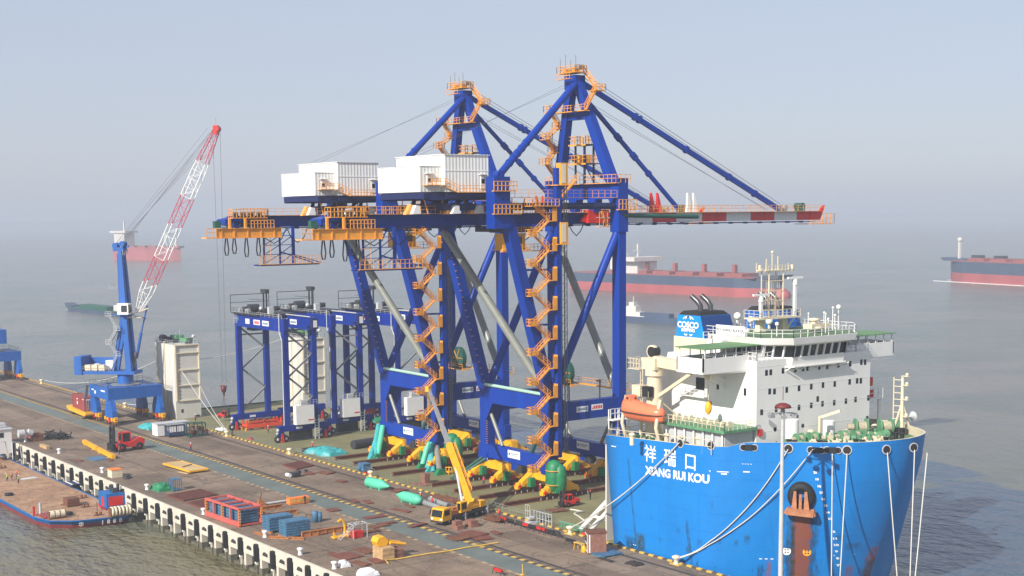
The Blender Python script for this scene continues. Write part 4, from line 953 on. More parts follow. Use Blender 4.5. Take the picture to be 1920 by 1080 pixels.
# inner bulwark face and cap, forecastle deck
def inset(row, d, dz):
    out = []
    for x, y, z in row: 
        v = Vector((x - 72, y - HC)); f = 1 - d / max(v.length, 1); out.append((72 + v.x * f if x > 60 else x, HC + v.y * f, z + dz))
    return out
top = rows[-1]; m = MB(); inn = inset(top, .35, 0); low = inset(top, .35, -1.5)
vs = top + inn + low; fs = []
for k in range(n - 1):
    fs.append((k, k + 1, n + k + 1, n + k)); fs.append((n + k, n + k + 1, 2 * n + k + 1, 2 * n + k))
m.add([(x, y, z + .003) for x, y, z in top] + [(x, y, z + .003) for x, y, z in inn] + low, fs); SB(m, 'bulwark', 'cream')
FD = lambda x: rimz(x) - 1.3
m = MB(); m.add([(x, y, FD(x)) for x, y, z in inset(top, .2, 0)], [tuple(range(n))])
SB(m, 'forecastle_deck', 'fdeck')
m = MB(); m.bx(54.4, 54.7, HC - HB + .1, HC + HB - .1, 0, 15.6); SB(m, 'forecastle_bulkhead', 'casing')
# rail along the aft part of the side
m = MB(); m.rail([(55, 1.1, 15.9), (78, 1.1, 17.0)], h=2.2, sp=2.0, r=.08); m.rail([(55, 1.1, 15.9), (55, 10, 15.9)], h=2.2, sp=2, r=.08); SB(m, 'side_rail', 'cream')

# writing on the bow, laid on the hull plating
def hull_text(name, txt, size, cx, cz, mat='letter', bold=0.02, slope=0.0, sx=1.0, parent=None):
    me = text_mesh(txt, size, mat, extrude=0.0, bold=bold)
    for v in me.vertices:
        x = cx + v.co.x * sx; z = cz + v.co.y + slope * (x - cx)
        v.co = (x, hully(x, z) - .05 - HC, z)
    me.name = name; o = bpy.data.objects.new(name, me); COL.objects.link(o); o.parent = parent or SHIP; return o
hull_text('ship_name', 'XIANG RUI KOU', 1.75, 70.8, 13.0, bold=.07, slope=.035, sx=1.02)
for ch, cx in (('祥', 65.2), ('瑞', 69.6), ('口', 74.0)): hull_text('ship_name_characters', ch, 2.8, cx, 15.3, bold=.03)
hull_text('draught_scale', '——', 1.2, 78.6, 14.6, bold=.03); hull_text('draught_scale', '—', 1.1, 56.6, 15.6, bold=.03)
hull_text('panama_mark', '- - - -', .5, 82.0, 15.9)
for px, py in ((1400, 884), (1358, 888)): 
    p = hull_hit(px, py); hull_text('hull_mark', '–', 1.2, p.x, p.z, bold=.05)
for px, py, tx, s in ((1305, 1034, '- -', .9), (1190, 1021, '- -', .7), (1580, 1040, '—', 1.2), (1437, 1047, '- - -', .9)):
    p = hull_hit(px, py); hull_text('hull_mark', tx, s, p.x, p.z, bold=.03)
# draught figures down the bow
for i, (px, py) in enumerate([(1529, 886), (1532, 899), (1536, 912), (1540, 924), (1544, 936), (1548, 948), (1552, 961), (1557, 973), (1562, 997), (1566, 1010), (1568, 1022), (1569, 1034), (1571, 1047), (1572, 1060)]):
    p = hull_hit(px, py); hull_text('draught_figure', str(20 - i), .42, p.x, p.z, bold=.03)
# round thruster marks
def disc_on_hull(name, px, py, r, mat, ring=None):
    p = hull_hit(px, py); nn = hull_n(p); m = MB(); m.tube(p - nn * .1, p + nn * .05, r, n=16)
    if ring:
        for a in range(4):
            q = p + Vector((nn.y * -1, nn.x, 0)) * r * .45 * math.cos(a * math.pi / 2 + .78) + Vector((0, 0, 1)) * r * .45 * math.sin(a * math.pi / 2 + .78)
            m.mat(1); m.tube(q, q + nn * .07, r * .2, n=8); m.mat(0)
    return SB(m, name, [mat, 'dark'] if ring else mat)
disc_on_hull('thruster_mark', 1475, 1033, .62, 'letter', 1); disc_on_hull('thruster_mark', 1513, 1035, .62, 'orange', 1)
# hawse pocket, anchor, rust streak
ap = hull_hit(1503, 927); an = hull_n(ap); at_ = Vector((-an.y, an.x, 0)); ZU = Vector((0, 0, 1))
def AP(u, v, w_): return ap + at_ * u * .72 + ZU * v * .72 + an * w_ * .8
m = MB(); ring = []
for i in range(28):
    a = 2 * math.pi * i / 28; ring.append((math.cos(a), math.sin(a)))
vs = []; NR = [(3.0, 3.0, -.3), (3.0, 3.0, .5), (2.5, 2.5, 1.1), (1.5, 1.5, 1.15), (1.0, 1.0, .1)]
for ru, rv, w_ in NR: vs += [AP(c * ru * .92, s_ * rv - .3, w_ * (1.0 + .35 * s_)) for c, s_ in ring]
fs = [(k * 28 + i, k * 28 + (i + 1) % 28, (k + 1) * 28 + (i + 1) % 28, (k + 1) * 28 + i) for k in range(4) for i in range(28)]
m.add(vs, fs, True); SB(m, 'hawse_bolster', 'black')
m = MB()
for u in (-1.25, 0, 1.25):
    m.beam(AP(u * 1.0, -2.9, 1.3), AP(u * .85, .9 if u else .3, 1.35), .8 if u else .45, .5, up=an, w2=.35, h2=.3)
m.beam(AP(-2.7, -3.2, 1.35), AP(2.7, -3.5, 1.35), 1.1, .95, up=ZU); m.beam(AP(-2.9, -2.9, 1.3), AP(-2.2, -3.4, 1.3), .8, 1.0); m.beam(AP(2.2, -3.4, 1.3), AP(2.9, -3.2, 1.3), .8, 1.0)
SB(m, 'anchor', 'anchor')
M['streak'] = P('rust streak', (0.30, 0.085, 0.03), 0.85, var=0.45, scale=0.9, streak=True)
M['soot'] = P('dark grime streak', (0.03, 0.05, 0.06), 0.85, var=0.4, scale=0.9, streak=True)
def strip(name, px0, py0, py1, w0, w1, mat, off=.03, jag=.1):
    m = MB(); top = hull_hit(px0, py0); vs = []; nseg = 14; random.seed(int(px0))
    zb = top.z - (py1 - py0) / 9.9
    for i in range(nseg + 1):
        f_ = i / nseg; z = top.z + (zb - top.z) * f_; wd = w0 + (w1 - w0) * f_; x = top.x - (top.z - z) * .0
        xa = x - wd / 2 + random.uniform(-jag, jag); xb = x + wd / 2 + random.uniform(-jag, jag)
        vs += [(xa, hully(xa, z) - off, z), (xb, hully(xb, z) - off, z)]
    m.add(vs, [(2 * i, 2 * i + 1, 2 * i + 3, 2 * i + 2) for i in range(nseg)]); return SB(m, name, mat)
# mooring ports
for px, py in ((1276, 828), (1333, 832), (1478, 838), (1530, 841), (1561, 841), (1588, 841), (1662, 840), (1713, 836), (1404, 836)):
    p = hull_hit(px, py + 3); nn = hull_n(p); tt = Vector((-nn.y, nn.x, 0)); m = MB(); wide = px in (1530, 1561, 1404)
    for sgn in ((-1, 1) if wide else (0,)): m.tube(p + tt * sgn * .8 - nn * .05, p + tt * sgn * .8 + nn * .1, .42 if wide else .56, n=14)
    if wide: m.beam(p - tt * .8 + nn * .02, p + tt * .8 + nn * .02, .16, 1.0) if False else m.beam(p - tt * .8 + nn * .04, p + tt * .8 + nn * .04, .12, .82, up=ZU)
    f1 = SB(m, 'fairlead', 'black')
    m = MB(); m.mat(0); 
    for sgn in ((-1, 1) if wide else (0,)): m.tube(p + tt * sgn * .8 - nn * .05, p + tt * sgn * .8 + nn * .06, .52 if wide else .70, n=16)
    SB(m, 'fairlead_rim', 'lgrey', f1)

# superstructure block
FX_, Y0, Y1 = 78.5, 9.8, 35.4
zb0 = 16.6; zt0 = 30.1
m = MB(); m.bx(62.0, FX_, Y0, Y1, zb0, zt0); m.prism([(55.0, 15.7), (62.0, 15.7), (62.0, 30.0), (58.6, 30.0), (57.4, 26.5), (55.6, 20.0)], 'y', 10.4, 32.0); house = SB(m, 'superstructure', 'shipwhite')
m = MB()
for z in (19.4, 22.6, 25.9, 29.2): m.bx(62, FX_ + .03, Y0 - .03, Y1 + .03, z, z + .05)
SB(m, 'deck_seam', 'white', house)
# window rows on the front, pixel measured then laid on the wall plane
def win(px, py, w_=.55, h_=.85):
    p = onX(px, py, FX_); m = MB(); m.bx(FX_ - .1, FX_ + .02, p.y - w_ / 2, p.y + w_ / 2, p.z - h_ / 2, p.z + h_ / 2); o_ = SB(m, 'window', 'glass', house)
    return o_
for a in [(1437, 699), (1445, 698), (1468, 695), (1491, 693), (1506, 691), (1514, 690), (1536, 688), (1551, 687), (1572, 684), (1594, 682), (1615, 679), (1622, 679),
          (1443, 734), (1452, 734), (1475, 731), (1498, 728), (1521, 725), (1543, 722), (1565, 720), (1593, 716), (1607, 714), (1614, 714),
          (1428, 773), (1455, 769), (1498, 764), (1521, 760), (1542, 757), (1564, 755), (1586, 752), (1604, 749), (1628, 746), (1533, 748)]: win(*a)
for px, py in ((1453, 805), (1489, 801), (1505, 798), (1626, 783)):
    p = onX(px, py, FX_); m = MB(); m.tube((FX_ - .1, p.y, p.z), (FX_ + .03, p.y, p.z), .33, n=12); SB(m, 'porthole', 'glass', house)
# side doors and windows (sunlit face)
def side(px, py, w_, h_, mat='glass', name='window'):
    p = onY(px, py, Y0); m = MB(); m.bx(p.x - w_ / 2, p.x + w_ / 2, Y0 - .03, Y0 + .05, p.z - h_ / 2, p.z + h_ / 2); return SB(m, name, mat, house)
side(1313, 720, 1.9, 2.0); side(1397, 735, .5, 1.1); side(1346, 724, .5, 1.0); side(1428, 773, .5, .8)
side(1330, 759, 1.0, 1.1, 'red', 'fire_box'); p = onX(1424, 811, FX_); m = MB(); m.bx(FX_, FX_ + .3, p.y - .4, p.y + .4, p.z - .5, p.z + .5); SB(m, 'fire_box', 'red', house)
m = MB(); q = onY(1302, 741, Y0); m.bx(q.x - 2, q.x + 3.2, Y0 - 1.0, Y0, q.z - .1, q.z); m.rail([(q.x - 2, Y0 - 1, q.z), (q.x + 3.2, Y0 - 1, q.z)], sp=1, r=.06); SB(m, 'side_gallery', 'white', house)
# wheelhouse: raked front with big windows between pillars
def ring(z, e, yl=13.4, yr=31.8): return [(64, yl), (FX_ - 2.6 + e * .8, yl), (FX_ + .5 + e, yl + 3.4), (FX_ + .5 + e, yr - 3.4), (FX_ - 2.6 + e * .8, yr), (64, yr)]
m = MB()
def loft(m, levels):
    n_ = len(levels[0][1]); vs = []
    for z, r_ in levels: vs += [(x, y, z) for x, y in r_]
    fs = [(k * n_ + i, k * n_ + (i + 1) % n_, (k + 1) * n_ + (i + 1) % n_, (k + 1) * n_ + i) for k in range(len(levels) - 1) for i in range(n_)]
    m.add(vs, fs + [tuple(range(n_ - 1, -1, -1)), tuple(range(len(vs) - n_, len(vs)))])
loft(m, [(28.95, ring(0, 0)), (30.3, ring(0, .2))]); loft(m, [(28.75, ring(0, .5)), (28.94, ring(0, .5))]); SB(m, 'wheelhouse', 'shipwhite')
m = MB(); loft(m, [(30.3, ring(0, .12)), (32.0, ring(0, .5))]); SB(m, 'wheelhouse_glass', 'glass')
m = MB()
r0_, r1_ = ring(0, .24), ring(0, .64)
for i in range(0, 5):
    a0, b0, a1, b1 = Vector((*r0_[i], 0)), Vector((*r0_[i + 1], 0)), Vector((*r1_[i], 0)), Vector((*r1_[i + 1], 0))
    L_ = (b0 - a0).length; k_ = max(1, round(L_ / 1.75))
    if i in (0, 4): k_ = 6
    for j in range(k_ + 1):
        f_ = j / k_; q0 = a0.lerp(b0, f_); q1 = a1.lerp(b1, f_); m.beam((q0.x, q0.y, 30.26), (q1.x, q1.y, 32.03), .24 if i in (1, 2, 3) else .5)
SB(m, 'window_pillar', 'shipwhite')
m = MB(); loft(m, [(32.02, ring(0, .75)), (32.3, ring(0, 1.3, 12.4, 32.8)), (33.3, ring(0, 1.5, 12.0, 33.2))]); SB(m, 'monkey_island', 'shipwhite')
m = MB(); loft(m, [(33.3, ring(0, 1.2, 12.3, 32.9)), (33.33, ring(0, 1.2, 12.3, 32.9))]); SB(m, 'monkey_island_deck', 'fdeck')
m = MB(); rr = ring(0, 1.3, 12.2, 33.0); m.rail([(x, y, 33.33) for x, y in rr] + [(rr[0][0], rr[0][1], 33.33)], h=1.2, sp=1.5, r=.07); SB(m, 'monkey_island_rail', 'white')
# bridge wings, open, with green awnings
for s_ in (-1, 1):
    yi = 13.6 if s_ < 0 else 31.6; yo = .9 if s_ < 0 else 43.7; a, b_ = min(yi, yo), max(yi, yo)
    m = MB(); m.bx(70.8, 76.4, a, b_, 28.6, 28.9)
    m.bx(70.8, 76.4, yo - (.2 if s_ > 0 else 0), yo + (.2 if s_ < 0 else 0), 28.9, 30.9); m.bx(76.2, 76.4, a, b_, 28.9, 30.9); m.bx(70.8, 71.0, a, b_, 28.9, 30.9)
    m.prism([(yo, 28.6), (yo - s_ * 4, 28.6), (yi, 28.6), (yi, 27.2), (yi - s_ * -2.2, 28.3)], 'x', 76.1, 76.35) 
    SB(m, 'bridge_wing', 'shipwhite')
    m = MB(); m.bx(70.4, 76.8, a, b_, 32.2, 32.34); SB(m, 'awning', P('awning green', (0.12, 0.24, 0.10), .7))
    m = MB(); 
    for k in range(6):
        y = yo + (yi - yo) * (k + .2) / 6
        for x in (71.0, 76.3): m.beam((x, y, 30.9), (x, y, 32.2), .13)
    m.rail([(76.3, yo, 30.9), (76.3, yi, 30.9)], h=.5, sp=2, r=.06); SB(m, 'awning_post', 'white')
    m = MB(); m.beam((72, yo - s_ * 3.0, 28.6), (72, Y0 if s_ < 0 else Y1, 25.6), .25); m.beam((72, yo - s_ * 5.0, 28.6), (72, Y0 if s_ < 0 else Y1, 27), .2); SB(m, 'wing_brace', 'white')
    m = MB(); m.box((73.6, (yo + yi) / 2, 29.6), (2.6, abs(yo - yi) - 1.5, 1.0)); SB(m, 'wing_console', 'dark')
m = MB()
for y0_, y1_ in ((Y0 + .1, 13.2), (32.0, Y1 - .1)): m.rail([(76.6, y0_, 30.1), (FX_ - .1, y0_, 30.1), (FX_ - .1, y1_, 30.1)], h=1.2, sp=1.2, r=.08)
SB(m, 'front_gallery', 'white')
m = MB()
for k in range(9): m.beam((FX_, 16 + k * 1.65, 28.2), (FX_ + .9, 16 + k * 1.65, 28.75), .14)
SB(m, 'gallery_bracket', 'shipwhite')
# name board on the wheelhouse side roof
p = onY(1386, 629, 12.1); m = MB(); m.bx(67.8, 74.0, 11.9, 12.0, 33.35, 34.85); nb = SB(m, 'name_board', 'signwhite')
text_obj('board_text', 'M.V. XIANG RUI KOU', .62, 'letterblack', (70.9, 11.88 - HC, 34.1), (1, 0, 0), (0, 0, 1), nb)
M['exhaust'] = P('dull exhaust steel', (0.10, 0.10, 0.105), .3, metal=.6, var=.2)
M['funnelshade'] = P('funnel blue with painted shade', (0.0, 0.04, 0.20), .5, var=.1)  # funnel blue darkened, with the side's shade put into the colour
# funnels with the company band
def funnel(y0, y1, near):
    m = MB(); m.bx(59.2, 66.4, y0 - .1, y1 + .1, 29.9, 32.6); SB(m, 'funnel_base', 'cream')
    m = MB(); n_ = 4; lv = [(32.6, [(59.6, y0), (66.0, y0), (66.0, y1), (59.6, y1)]), (36.0, [(59.8, y0 + .15), (64.9, y0 + .15), (64.9, y1 - .15), (59.8, y1 - .15)])]
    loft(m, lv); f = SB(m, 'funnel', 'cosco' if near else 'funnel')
    m = MB(); loft(m, [(36.0, [(59.9, y0 + .25), (64.7, y0 + .25), (64.7, y1 - .25), (59.9, y1 - .25)]), (36.6, [(60.3, y0 + .9), (64.2, y0 + .9), (64.2, y1 - .9), (60.3, y1 - .9)])]); SB(m, 'funnel_top', 'black')
    m = MB()
    for k, y in enumerate((y0 + 2.2, y0 + 4.4)):
        m.path([(62.8, y, 36.4), (62.8, y, 37.4), (62.3, y - .2, 38.1), (61.2, y - .4, 38.9)], .42, 10)
    SB(m, 'exhaust_pipe', 'exhaust')
    return f
f1 = funnel(11.2, 18.0, True); f2 = funnel(26.5, 33.5, False)
m = MB(); pass
loft(m, [(32.61, [(66.01, 11.3), (66.06, 11.3), (66.06, 17.9), (66.01, 17.9)]), (35.99, [(64.91, 11.4), (64.96, 11.4), (64.96, 17.8), (64.91, 17.8)])]); SB(m, 'funnel_shade_sheet', 'funnelshade')  # thin dark sheet over the funnel's forward side, painted shade
text_obj('funnel_lettering', 'COSCO', 1.3, 'letter', (62.4, 11.2 - HC - .07, 34.45), (1, 0, 0), (0, 0, 1), f1, bold=.05, sx=1.05)
text_obj('funnel_lettering', 'SHIPPING', .72, 'letter', (62.4, 11.2 - HC - .05, 33.65), (1, 0, 0), (0, 0, 1), f1, bold=.03)
m = MB()
def arc(cx, cz, rx, rz, a0, a1):
    for i in range(10):
        a = R(a0 + (a1 - a0) * i / 10); b_ = R(a0 + (a1 - a0) * (i + 1) / 10)
        m.beam((cx + rx * math.cos(a), 11.19, cz + rz * math.sin(a)), (cx + rx * math.cos(b_), 11.19, cz + rz * math.sin(b_)), .06, .17, up=(0, 0, 1))
for rx in (1.65, .85): arc(62.4, 34.2, rx, 1.65, 46, 134); arc(62.4, 34.2, rx, 1.4, 236, 304)
SB(m, 'funnel_emblem', 'letter', f1)
m = MB(); m.tube((66.0, 15.4, 33.6), (66.6, 15.4, 33.6), .6, n=12); SB(m, 'fire_hose_reel', 'red')
m = MB(); m.rail([(66.8, 10.2, 32.6), (66.8, 20, 32.6)], h=1.1, sp=1.1, r=.08); m.bx(66.6, 70, 11, 13.5, 30.0, 32.6); m.tube((67.4, 19.2, 32.5), (67.4, 19.2, 33.6), .4)
for x in (66.2, 67.4): m.beam((68.0, 11 - .1, 30.2), (68.0, 10.9, 33.2), .08); 
SB(m, 'funnel_rail', 'white')
side(1328, 640, 0.1, .1) if False else None
m = MB(); m.bx(64.3, 66.2, 11.14, 11.19, 30.4, 31.9); SB(m, 'louvre', 'brown')
# radar mast: two posts, platform and lattice
m = MB()
for y in (20.4, 25.6): m.beam((69.0, y, 33.3), (69.0, y, 35.3), 1.1, 1.5, w2=.8, h2=1.1)
m.beam((69, 20.4, 32.8), (67.2, 22, 35.2), .3); m.beam((69, 25.6, 32.8), (70.4, 26.6, 35.2), .2)
m.bx(67.4, 70.6, 18.4, 27.8, 35.3, 35.55); SB(m, 'radar_platform', 'cream')
m = MB(); m.rail([(70.6, 18.4, 35.55), (70.6, 27.8, 35.55)], h=1.2, sp=1.0, r=.07); m.rail([(67.4, 18.4, 35.55), (70.6, 18.4, 35.55)], h=1.2, sp=1.2, r=.07); SB(m, 'platform_rail', 'cream')
m = MB()
for y in (21.4, 24.6):
    for x in (68.2, 69.8): m.beam((x, y, 35.5), (x, y, 43.2), .16)
for k in range(5): z = 36.6 + k * 1.55; m.beam((69.8, 21.4, z), (69.8, 24.6, z), .12); m.beam((68.2, 21.4, z), (68.2, 24.6, z), .1)
m.beam((69.8, 18.6, 42.8), (69.8, 27.4, 42.8), .2); m.bx(68, 70, 20.4, 25.6, 42.8, 42.95); m.rail([(70, 20.4, 42.95), (70, 25.6, 42.95)], h=.8, sp=.8, r=.08)
for y, h in ((21.6, 1.8), (22.9, 2.6), (24.2, 2.2), (19.4, 1.2), (26.6, 1.0)): m.beam((69, y, 42.9), (69, y, 42.9 + h), .12)
m.ball((69, 22.9, 45.7), .24); m.tube((69.8, 19.3, 43.0), (69.8, 19.3, 43.8), .25); m.tube((69.8, 26.6, 43.0), (69.8, 26.6, 43.7), .25)
for k in range(8): m.beam((69.2, 21.4 + k * .42, 35.6), (69.2, 21.4 + k * .42, 42.6), .05)
mast = SB(m, 'lattice_mast', 'cream')
for y, z in ((19.2, 39.0), (26.9, 41.4)):
    m = MB(); m.beam((70.2, y, 35.5), (70.2, y, z), .45); m.beam((70.2, y - 1.7, z + .2), (70.2, y + 1.7, z + .2), .32); m.tube((70.2, y, z - .9), (70.2, y, z), .42); SB(m, 'radar_scanner', 'white')
for x, y, z, h in ((64, 20.4, 31.8, 3.2), (63.5, 24.0, 32, 2.2), (66, 25.6, 32, 2.0)):
    m = MB(); m.beam((x, y, z), (x, y, z + h), .3); m.ball((x, y, z + h + .5), .62); SB(m, 'antenna_dome', 'white')
for x, y, h, r_ in ((76.6, 16, 1.9, .22), (75, 30.4, 3.6, .1), (72, 31.8, 2.6, .1), (74.6, 32.2, 3.6, .3), (73.2, 33, 2.2, .1), (76, 28.2, 2.0, .1), (77, 22.5, 3.2, .05), (77.4, 26, 3.0, .05)):
    m = MB(); m.beam((x, y, 33.3), (x, y, 33.3 + h), .11); m.ball((x, y, 33.3 + h), r_ + .1); SB(m, 'antenna', 'white')
m = MB(); m.tube((75.6, 25.4, 33.3), (75.6, 25.4, 34.0), .4); m.lathe([(.5, 0), (1.4, .2), (1.4, .5), (.6, .8), (.5, 1.4), (.9, 1.5), (.9, 1.8), (.1, 1.9)], (75.6, 25.4, 33.7), 14); m.bx(74.6, 76.6, 24, 28, 33.9, 34.7); SB(m, 'searchlight_mount', 'cream')
# side deck: green roofed store, cream deck crane
m = MB(); m.bx(66.2, 78.2, 3.6, 9.4, 16.6, 20.0); SB(m, 'deck_store', 'lgrey')
m = MB(); m.bx(64.4, 79.0, 2.6, 9.6, 20.0, 20.4); rf = SB(m, 'store_roof', 'shipgreen')
m = MB(); m.rail([(64.4, 2.7, 20.4), (79, 2.7, 20.4), (79, 9, 20.4)], h=1.2, sp=.9, r=.07); 
for k in range(10): m.lathe([(.5, 0), (.55, .15), (.5, .3)], (65.4 + k * 1.35, 5.0, 20.9 + .2 * (k % 2)), 8, 'x')
SB(m, 'roof_rail', 'cream', rf)
m = MB()
for k in range(7): m.tube((66.0 + k * 2, 3.3, 16.6), (66.0 + k * 2, 3.3, 20.0), .16)
SB(m, 'store_post', 'white')
m = MB(); cx, cy = 59.4, 6.8; m.tube((cx, cy, 15.8), (cx, cy, 26.6), 1.5, 1.15, n=18); m.tube((cx, cy, 26.6), (cx, cy, 28.0), 1.5, n=18)
m.bx(cx - 1.7, cx + 1.5, cy - 1.3, cy + 1.3, 27.6, 29.4); cn = SB(m, 'deck_crane', 'cream')
m = MB(); m.beam((cx - .6, cy, 29.0), (cx + 13.8, cy - .6, 28.2), 1.3, 1.7, h2=1.1); m.beam((cx + 1.0, cy, 23.4), (cx + 8.6, cy - .3, 27.6), .5); m.lathe([(.9, -.5), (1.0, -.4), (1.0, .4), (.9, .5)], (cx - .2, cy - .2, 30.4), 14, 'y'); SB(m, 'crane_jib', 'cream', cn)
m = MB(); m.box((cx - 1.9, cy - 1.4, 24.2), (1.9, 1.6, 1.7)); m.bx(cx - 4.1, cx - 1.4, cy - 2, cy + .6, 27.5, 27.6); m.rail([(cx - 1.4, cy - 2, 27.6), (cx - 4.1, cy - 2, 27.6), (cx - 4.1, cy + .6, 27.6)], h=1.6, sp=.7, r=.08); m.rail([(cx - 2, cy - 2.2, 23.3), (cx + 1, cy - 2.2, 23.3)], h=1, sp=.8)
for k in range(9): m.beam((cx - 1.6, cy - 1.5, 17 + k * 1.1), (cx - 1.1, cy - 1.5, 17 + k * 1.1), .07)
m.beam((cx - 1.6, cy - 1.5, 16), (cx - 1.6, cy - 1.5, 27.6), .1); m.beam((cx - 1.1, cy - 1.5, 16), (cx - 1.1, cy - 1.5, 27.6), .1)
SB(m, 'crane_cab', 'cream', cn)
m = MB(); m.box((cx + .3, cy - 1.7, 24.2), (1.4, 1.1, 1.6)); m.tube((cx + .1, cy - .9, 30.4), (cx + .1, cy + .5, 30.4), .8, n=12); SB(m, 'crane_winch', 'black', cn)
m = MB(); m.tube((cx + 12.6, cy - .5, 28), (cx + 12.6, cy - .5, 24.0), .06, n=4); m.tube((cx + 12.6, cy - .9, 27.8), (cx + 12.6, cy - .1, 27.8), .7, n=12); SB(m, 'hoist_wire', 'cream', cn)
m = MB(); m.lathe([(.15, -1.1), (.5, -.6), (.55, 0), (.4, .6), (.1, .9)], (cx + 12.6, cy - .5, 22.9), 10); SB(m, 'hook_block', 'yellow', cn)
# assorted mooring gear on the forecastle: winches, bollards, vents
M['drumrope'] = P('weathered rope on drum', (.42, .37, .26), .8, var=.3, scale=3)
def winch(x, y, rz, big=1.0):
    z = FD(x); q = Matrix.Rotation(rz, 3, 'Z')
    def W(a, b_, c): v = q @ Vector((a, b_, c)) * big; return (x + v.x, y + v.y, z + v.z)
    m = MB()
    for a in (-2.4, -.9, .9, 2.4): m.beam(W(a, -1.1, .1), W(a, 1.1, .1), .3 * big); m.tube(W(a - .1, 0, 1.15), W(a + .1, 0, 1.15), 1.15 * big, n=16)
    m.beam(W(-2.8, 0, .2), W(2.8, 0, .2), .8, .3); m.beam(W(2.4, .2, 1.2), W(3.7, .2, 1.2), 1.3 * big, 1.4 * big)
    w_ = SB(m, 'mooring_winch', 'shipgreen')
    m = MB(); m.tube(W(-2.3, 0, 1.15), W(-1.0, 0, 1.15), 0.72 * big, n=14); m.tube(W(1.0, 0, 1.15), W(2.3, 0, 1.15), .72 * big, n=14); m.tube(W(-3.4, 0, 1.15), W(-2.6, 0, 1.15), .45 * big); SB(m, 'rope_drum', 'drumrope', w_)
winch(83.0, 15.6, R(80), .75); winch(86.6, 18.6, R(35), .7); winch(85.5, 22.4, R(75), .7); winch(84.2, 29.4, R(55), 1.15); winch(60.5, 2.9, R(5), .7); winch(88.8, 26.0, R(110), .6)
m = MB()
for px, py in ((1462, 822), (1475, 816), (1520, 826), (1500, 818), (1610, 800), (1185, 832), (1250, 833), (1275, 838), (1640, 815), (1310, 838), (1360, 840), (1655, 808)):
    p = G(px, py, 17.2)
    if p.x < 62: p = G(px, py, 15.9)
    m.tube((p.x, p.y, p.z - .2), (p.x, p.y, p.z + 1.4), .36, n=10); m.ball((p.x, p.y, p.z + 1.4), .55, sq=(1, 1, .6))
SB(m, 'deck_ventilator', 'cream')
m = MB()
for x, y in ((84, 11.5), (88.0, 13.5), (91.4, 17.5), (93.2, 22), (91, 27), (87, 32)):
    for d in (-.55, .55): m.tube((x + d, y, FD(x)), (x + d, y, FD(x) + 1.0), .34, n=10); m.tube((x + d, y, FD(x) + 1.0), (x + d, y, FD(x) + 1.12), .44, n=10)
SB(m, 'mooring_bitts', 'black')
m = MB(); z = FD(82); m.tube((81.2, 14.6, z), (81.2, 14.6, z + 3.6), 1.0, n=12); m.tube((81.0, 23.0, z), (81, 23, z + 2.6), .9, n=12); SB(m, 'hatch_trunk', 'white')
m = MB(); m.beam((82.4, 19.4, z), (82.4, 19.4, z + 3.8), .4); m.beam((82.4, 19.4, z + 3.6), (85.2, 20.6, z + 4.8), .4); SB(m, 'stores_davit', 'cream')
m = MB(); random.seed(5)
for k in range(110):
    x = random.uniform(79.5, 92); y = random.uniform(12 + max(0, x - 82) * .8, 32 - max(0, x - 82) * .8); z = FD(x)
    kind = random.random()
    if kind < .5: m.tube((x, y, z), (x, y, z + random.uniform(.4, 1.1)), random.uniform(.12, .3), n=7)
    else: m.box((x, y, z + .3), (random.uniform(.3, 1), random.uniform(.3, 1), random.uniform(.4, .9)), random.random())
SB(m, 'deck_fittings', 'cream')
m = MB()
for k in range(60):
    x = random.uniform(80, 91); y = random.uniform(12 + max(0, x - 82) * .8, 33 - max(0, x - 82) * .8); m.box((x, y, FD(x) + .4), (random.uniform(.3, 1.3), random.uniform(.2, 1), random.uniform(.4, 1.3)), random.random())
SB(m, 'deck_machinery', 'shipgreen')
m = MB()
for k in range(26):
    x = random.uniform(79.2, 81.2); y = random.uniform(10.6, 15.2); m.tube((x, y, FD(x) + random.uniform(.1, .9)), (x + random.uniform(-1, 1), y + random.uniform(-1.6, 1.6), FD(x) + random.uniform(.1, .9)), .1, n=5)
for k in range(8): m.box((random.uniform(82, 88), random.uniform(30, 33), FD(84) + .5), (1.2, 1.0, 1.0), random.random())
SB(m, 'coiled_gear', 'dark')
# foremast
p = G(1690, 822, 17.3); m = MB(); m.tube((p.x, p.y, p.z - .5), (p.x, p.y, p.z + 9.6), .34, .22, n=10)
for dx in (-1.9, 1.9): m.beam((p.x + dx * .4, p.y + dx, p.z - .6), (p.x, p.y, p.z + 5.6), .22)
for k in range(9): m.beam((p.x - 1.3, p.y - .4, p.z + 1 + k), (p.x - .2, p.y, p.z + 1 + k), .1)
m.beam((p.x - 1.3, p.y - .4, p.z), (p.x - 1.3, p.y - .4, p.z + 9.4), .14)
for z in (3.4, 6.0, 8.2, 9.6): m.bx(p.x - .1, p.x + 1.1, p.y - .3, p.y + .3, p.z + z, p.z + z + .1); m.ball((p.x + .8, p.y, p.z + z + .3), .28)
fm = SB(m, 'foremast', 'cream')
m = MB(); m.lathe([(.12, -1.4), (.18, -.4), (.75, .3)], (p.x + .9, p.y + 1.2, p.z + 3.4), 12, 'y'); SB(m, 'fog_horn', 'lgrey', fm)
# far side embarkation platform with red drum
m = MB(); m.bx(69, 77, 36.4, 40.5, 21.8, 22.0); m.rail([(77, 36.0, 22.0), (77, 40.5, 22.0)], h=1.6, sp=1, r=.1); m.beam((76.6, 40, 16.6), (76.6, 40, 21.8), .3); m.beam((76.6, 40.4, 16.6), (76.6, 40.4, 21.8), .2); SB(m, 'far_platform', 'white')
m = MB(); m.bx(76.6, 76.8, 36.2, 38.6, 22.2, 23.4); m.box((74, 38, 24.6), (4, 2.4, 1.4)); SB(m, 'rescue_boat_cover', 'red')
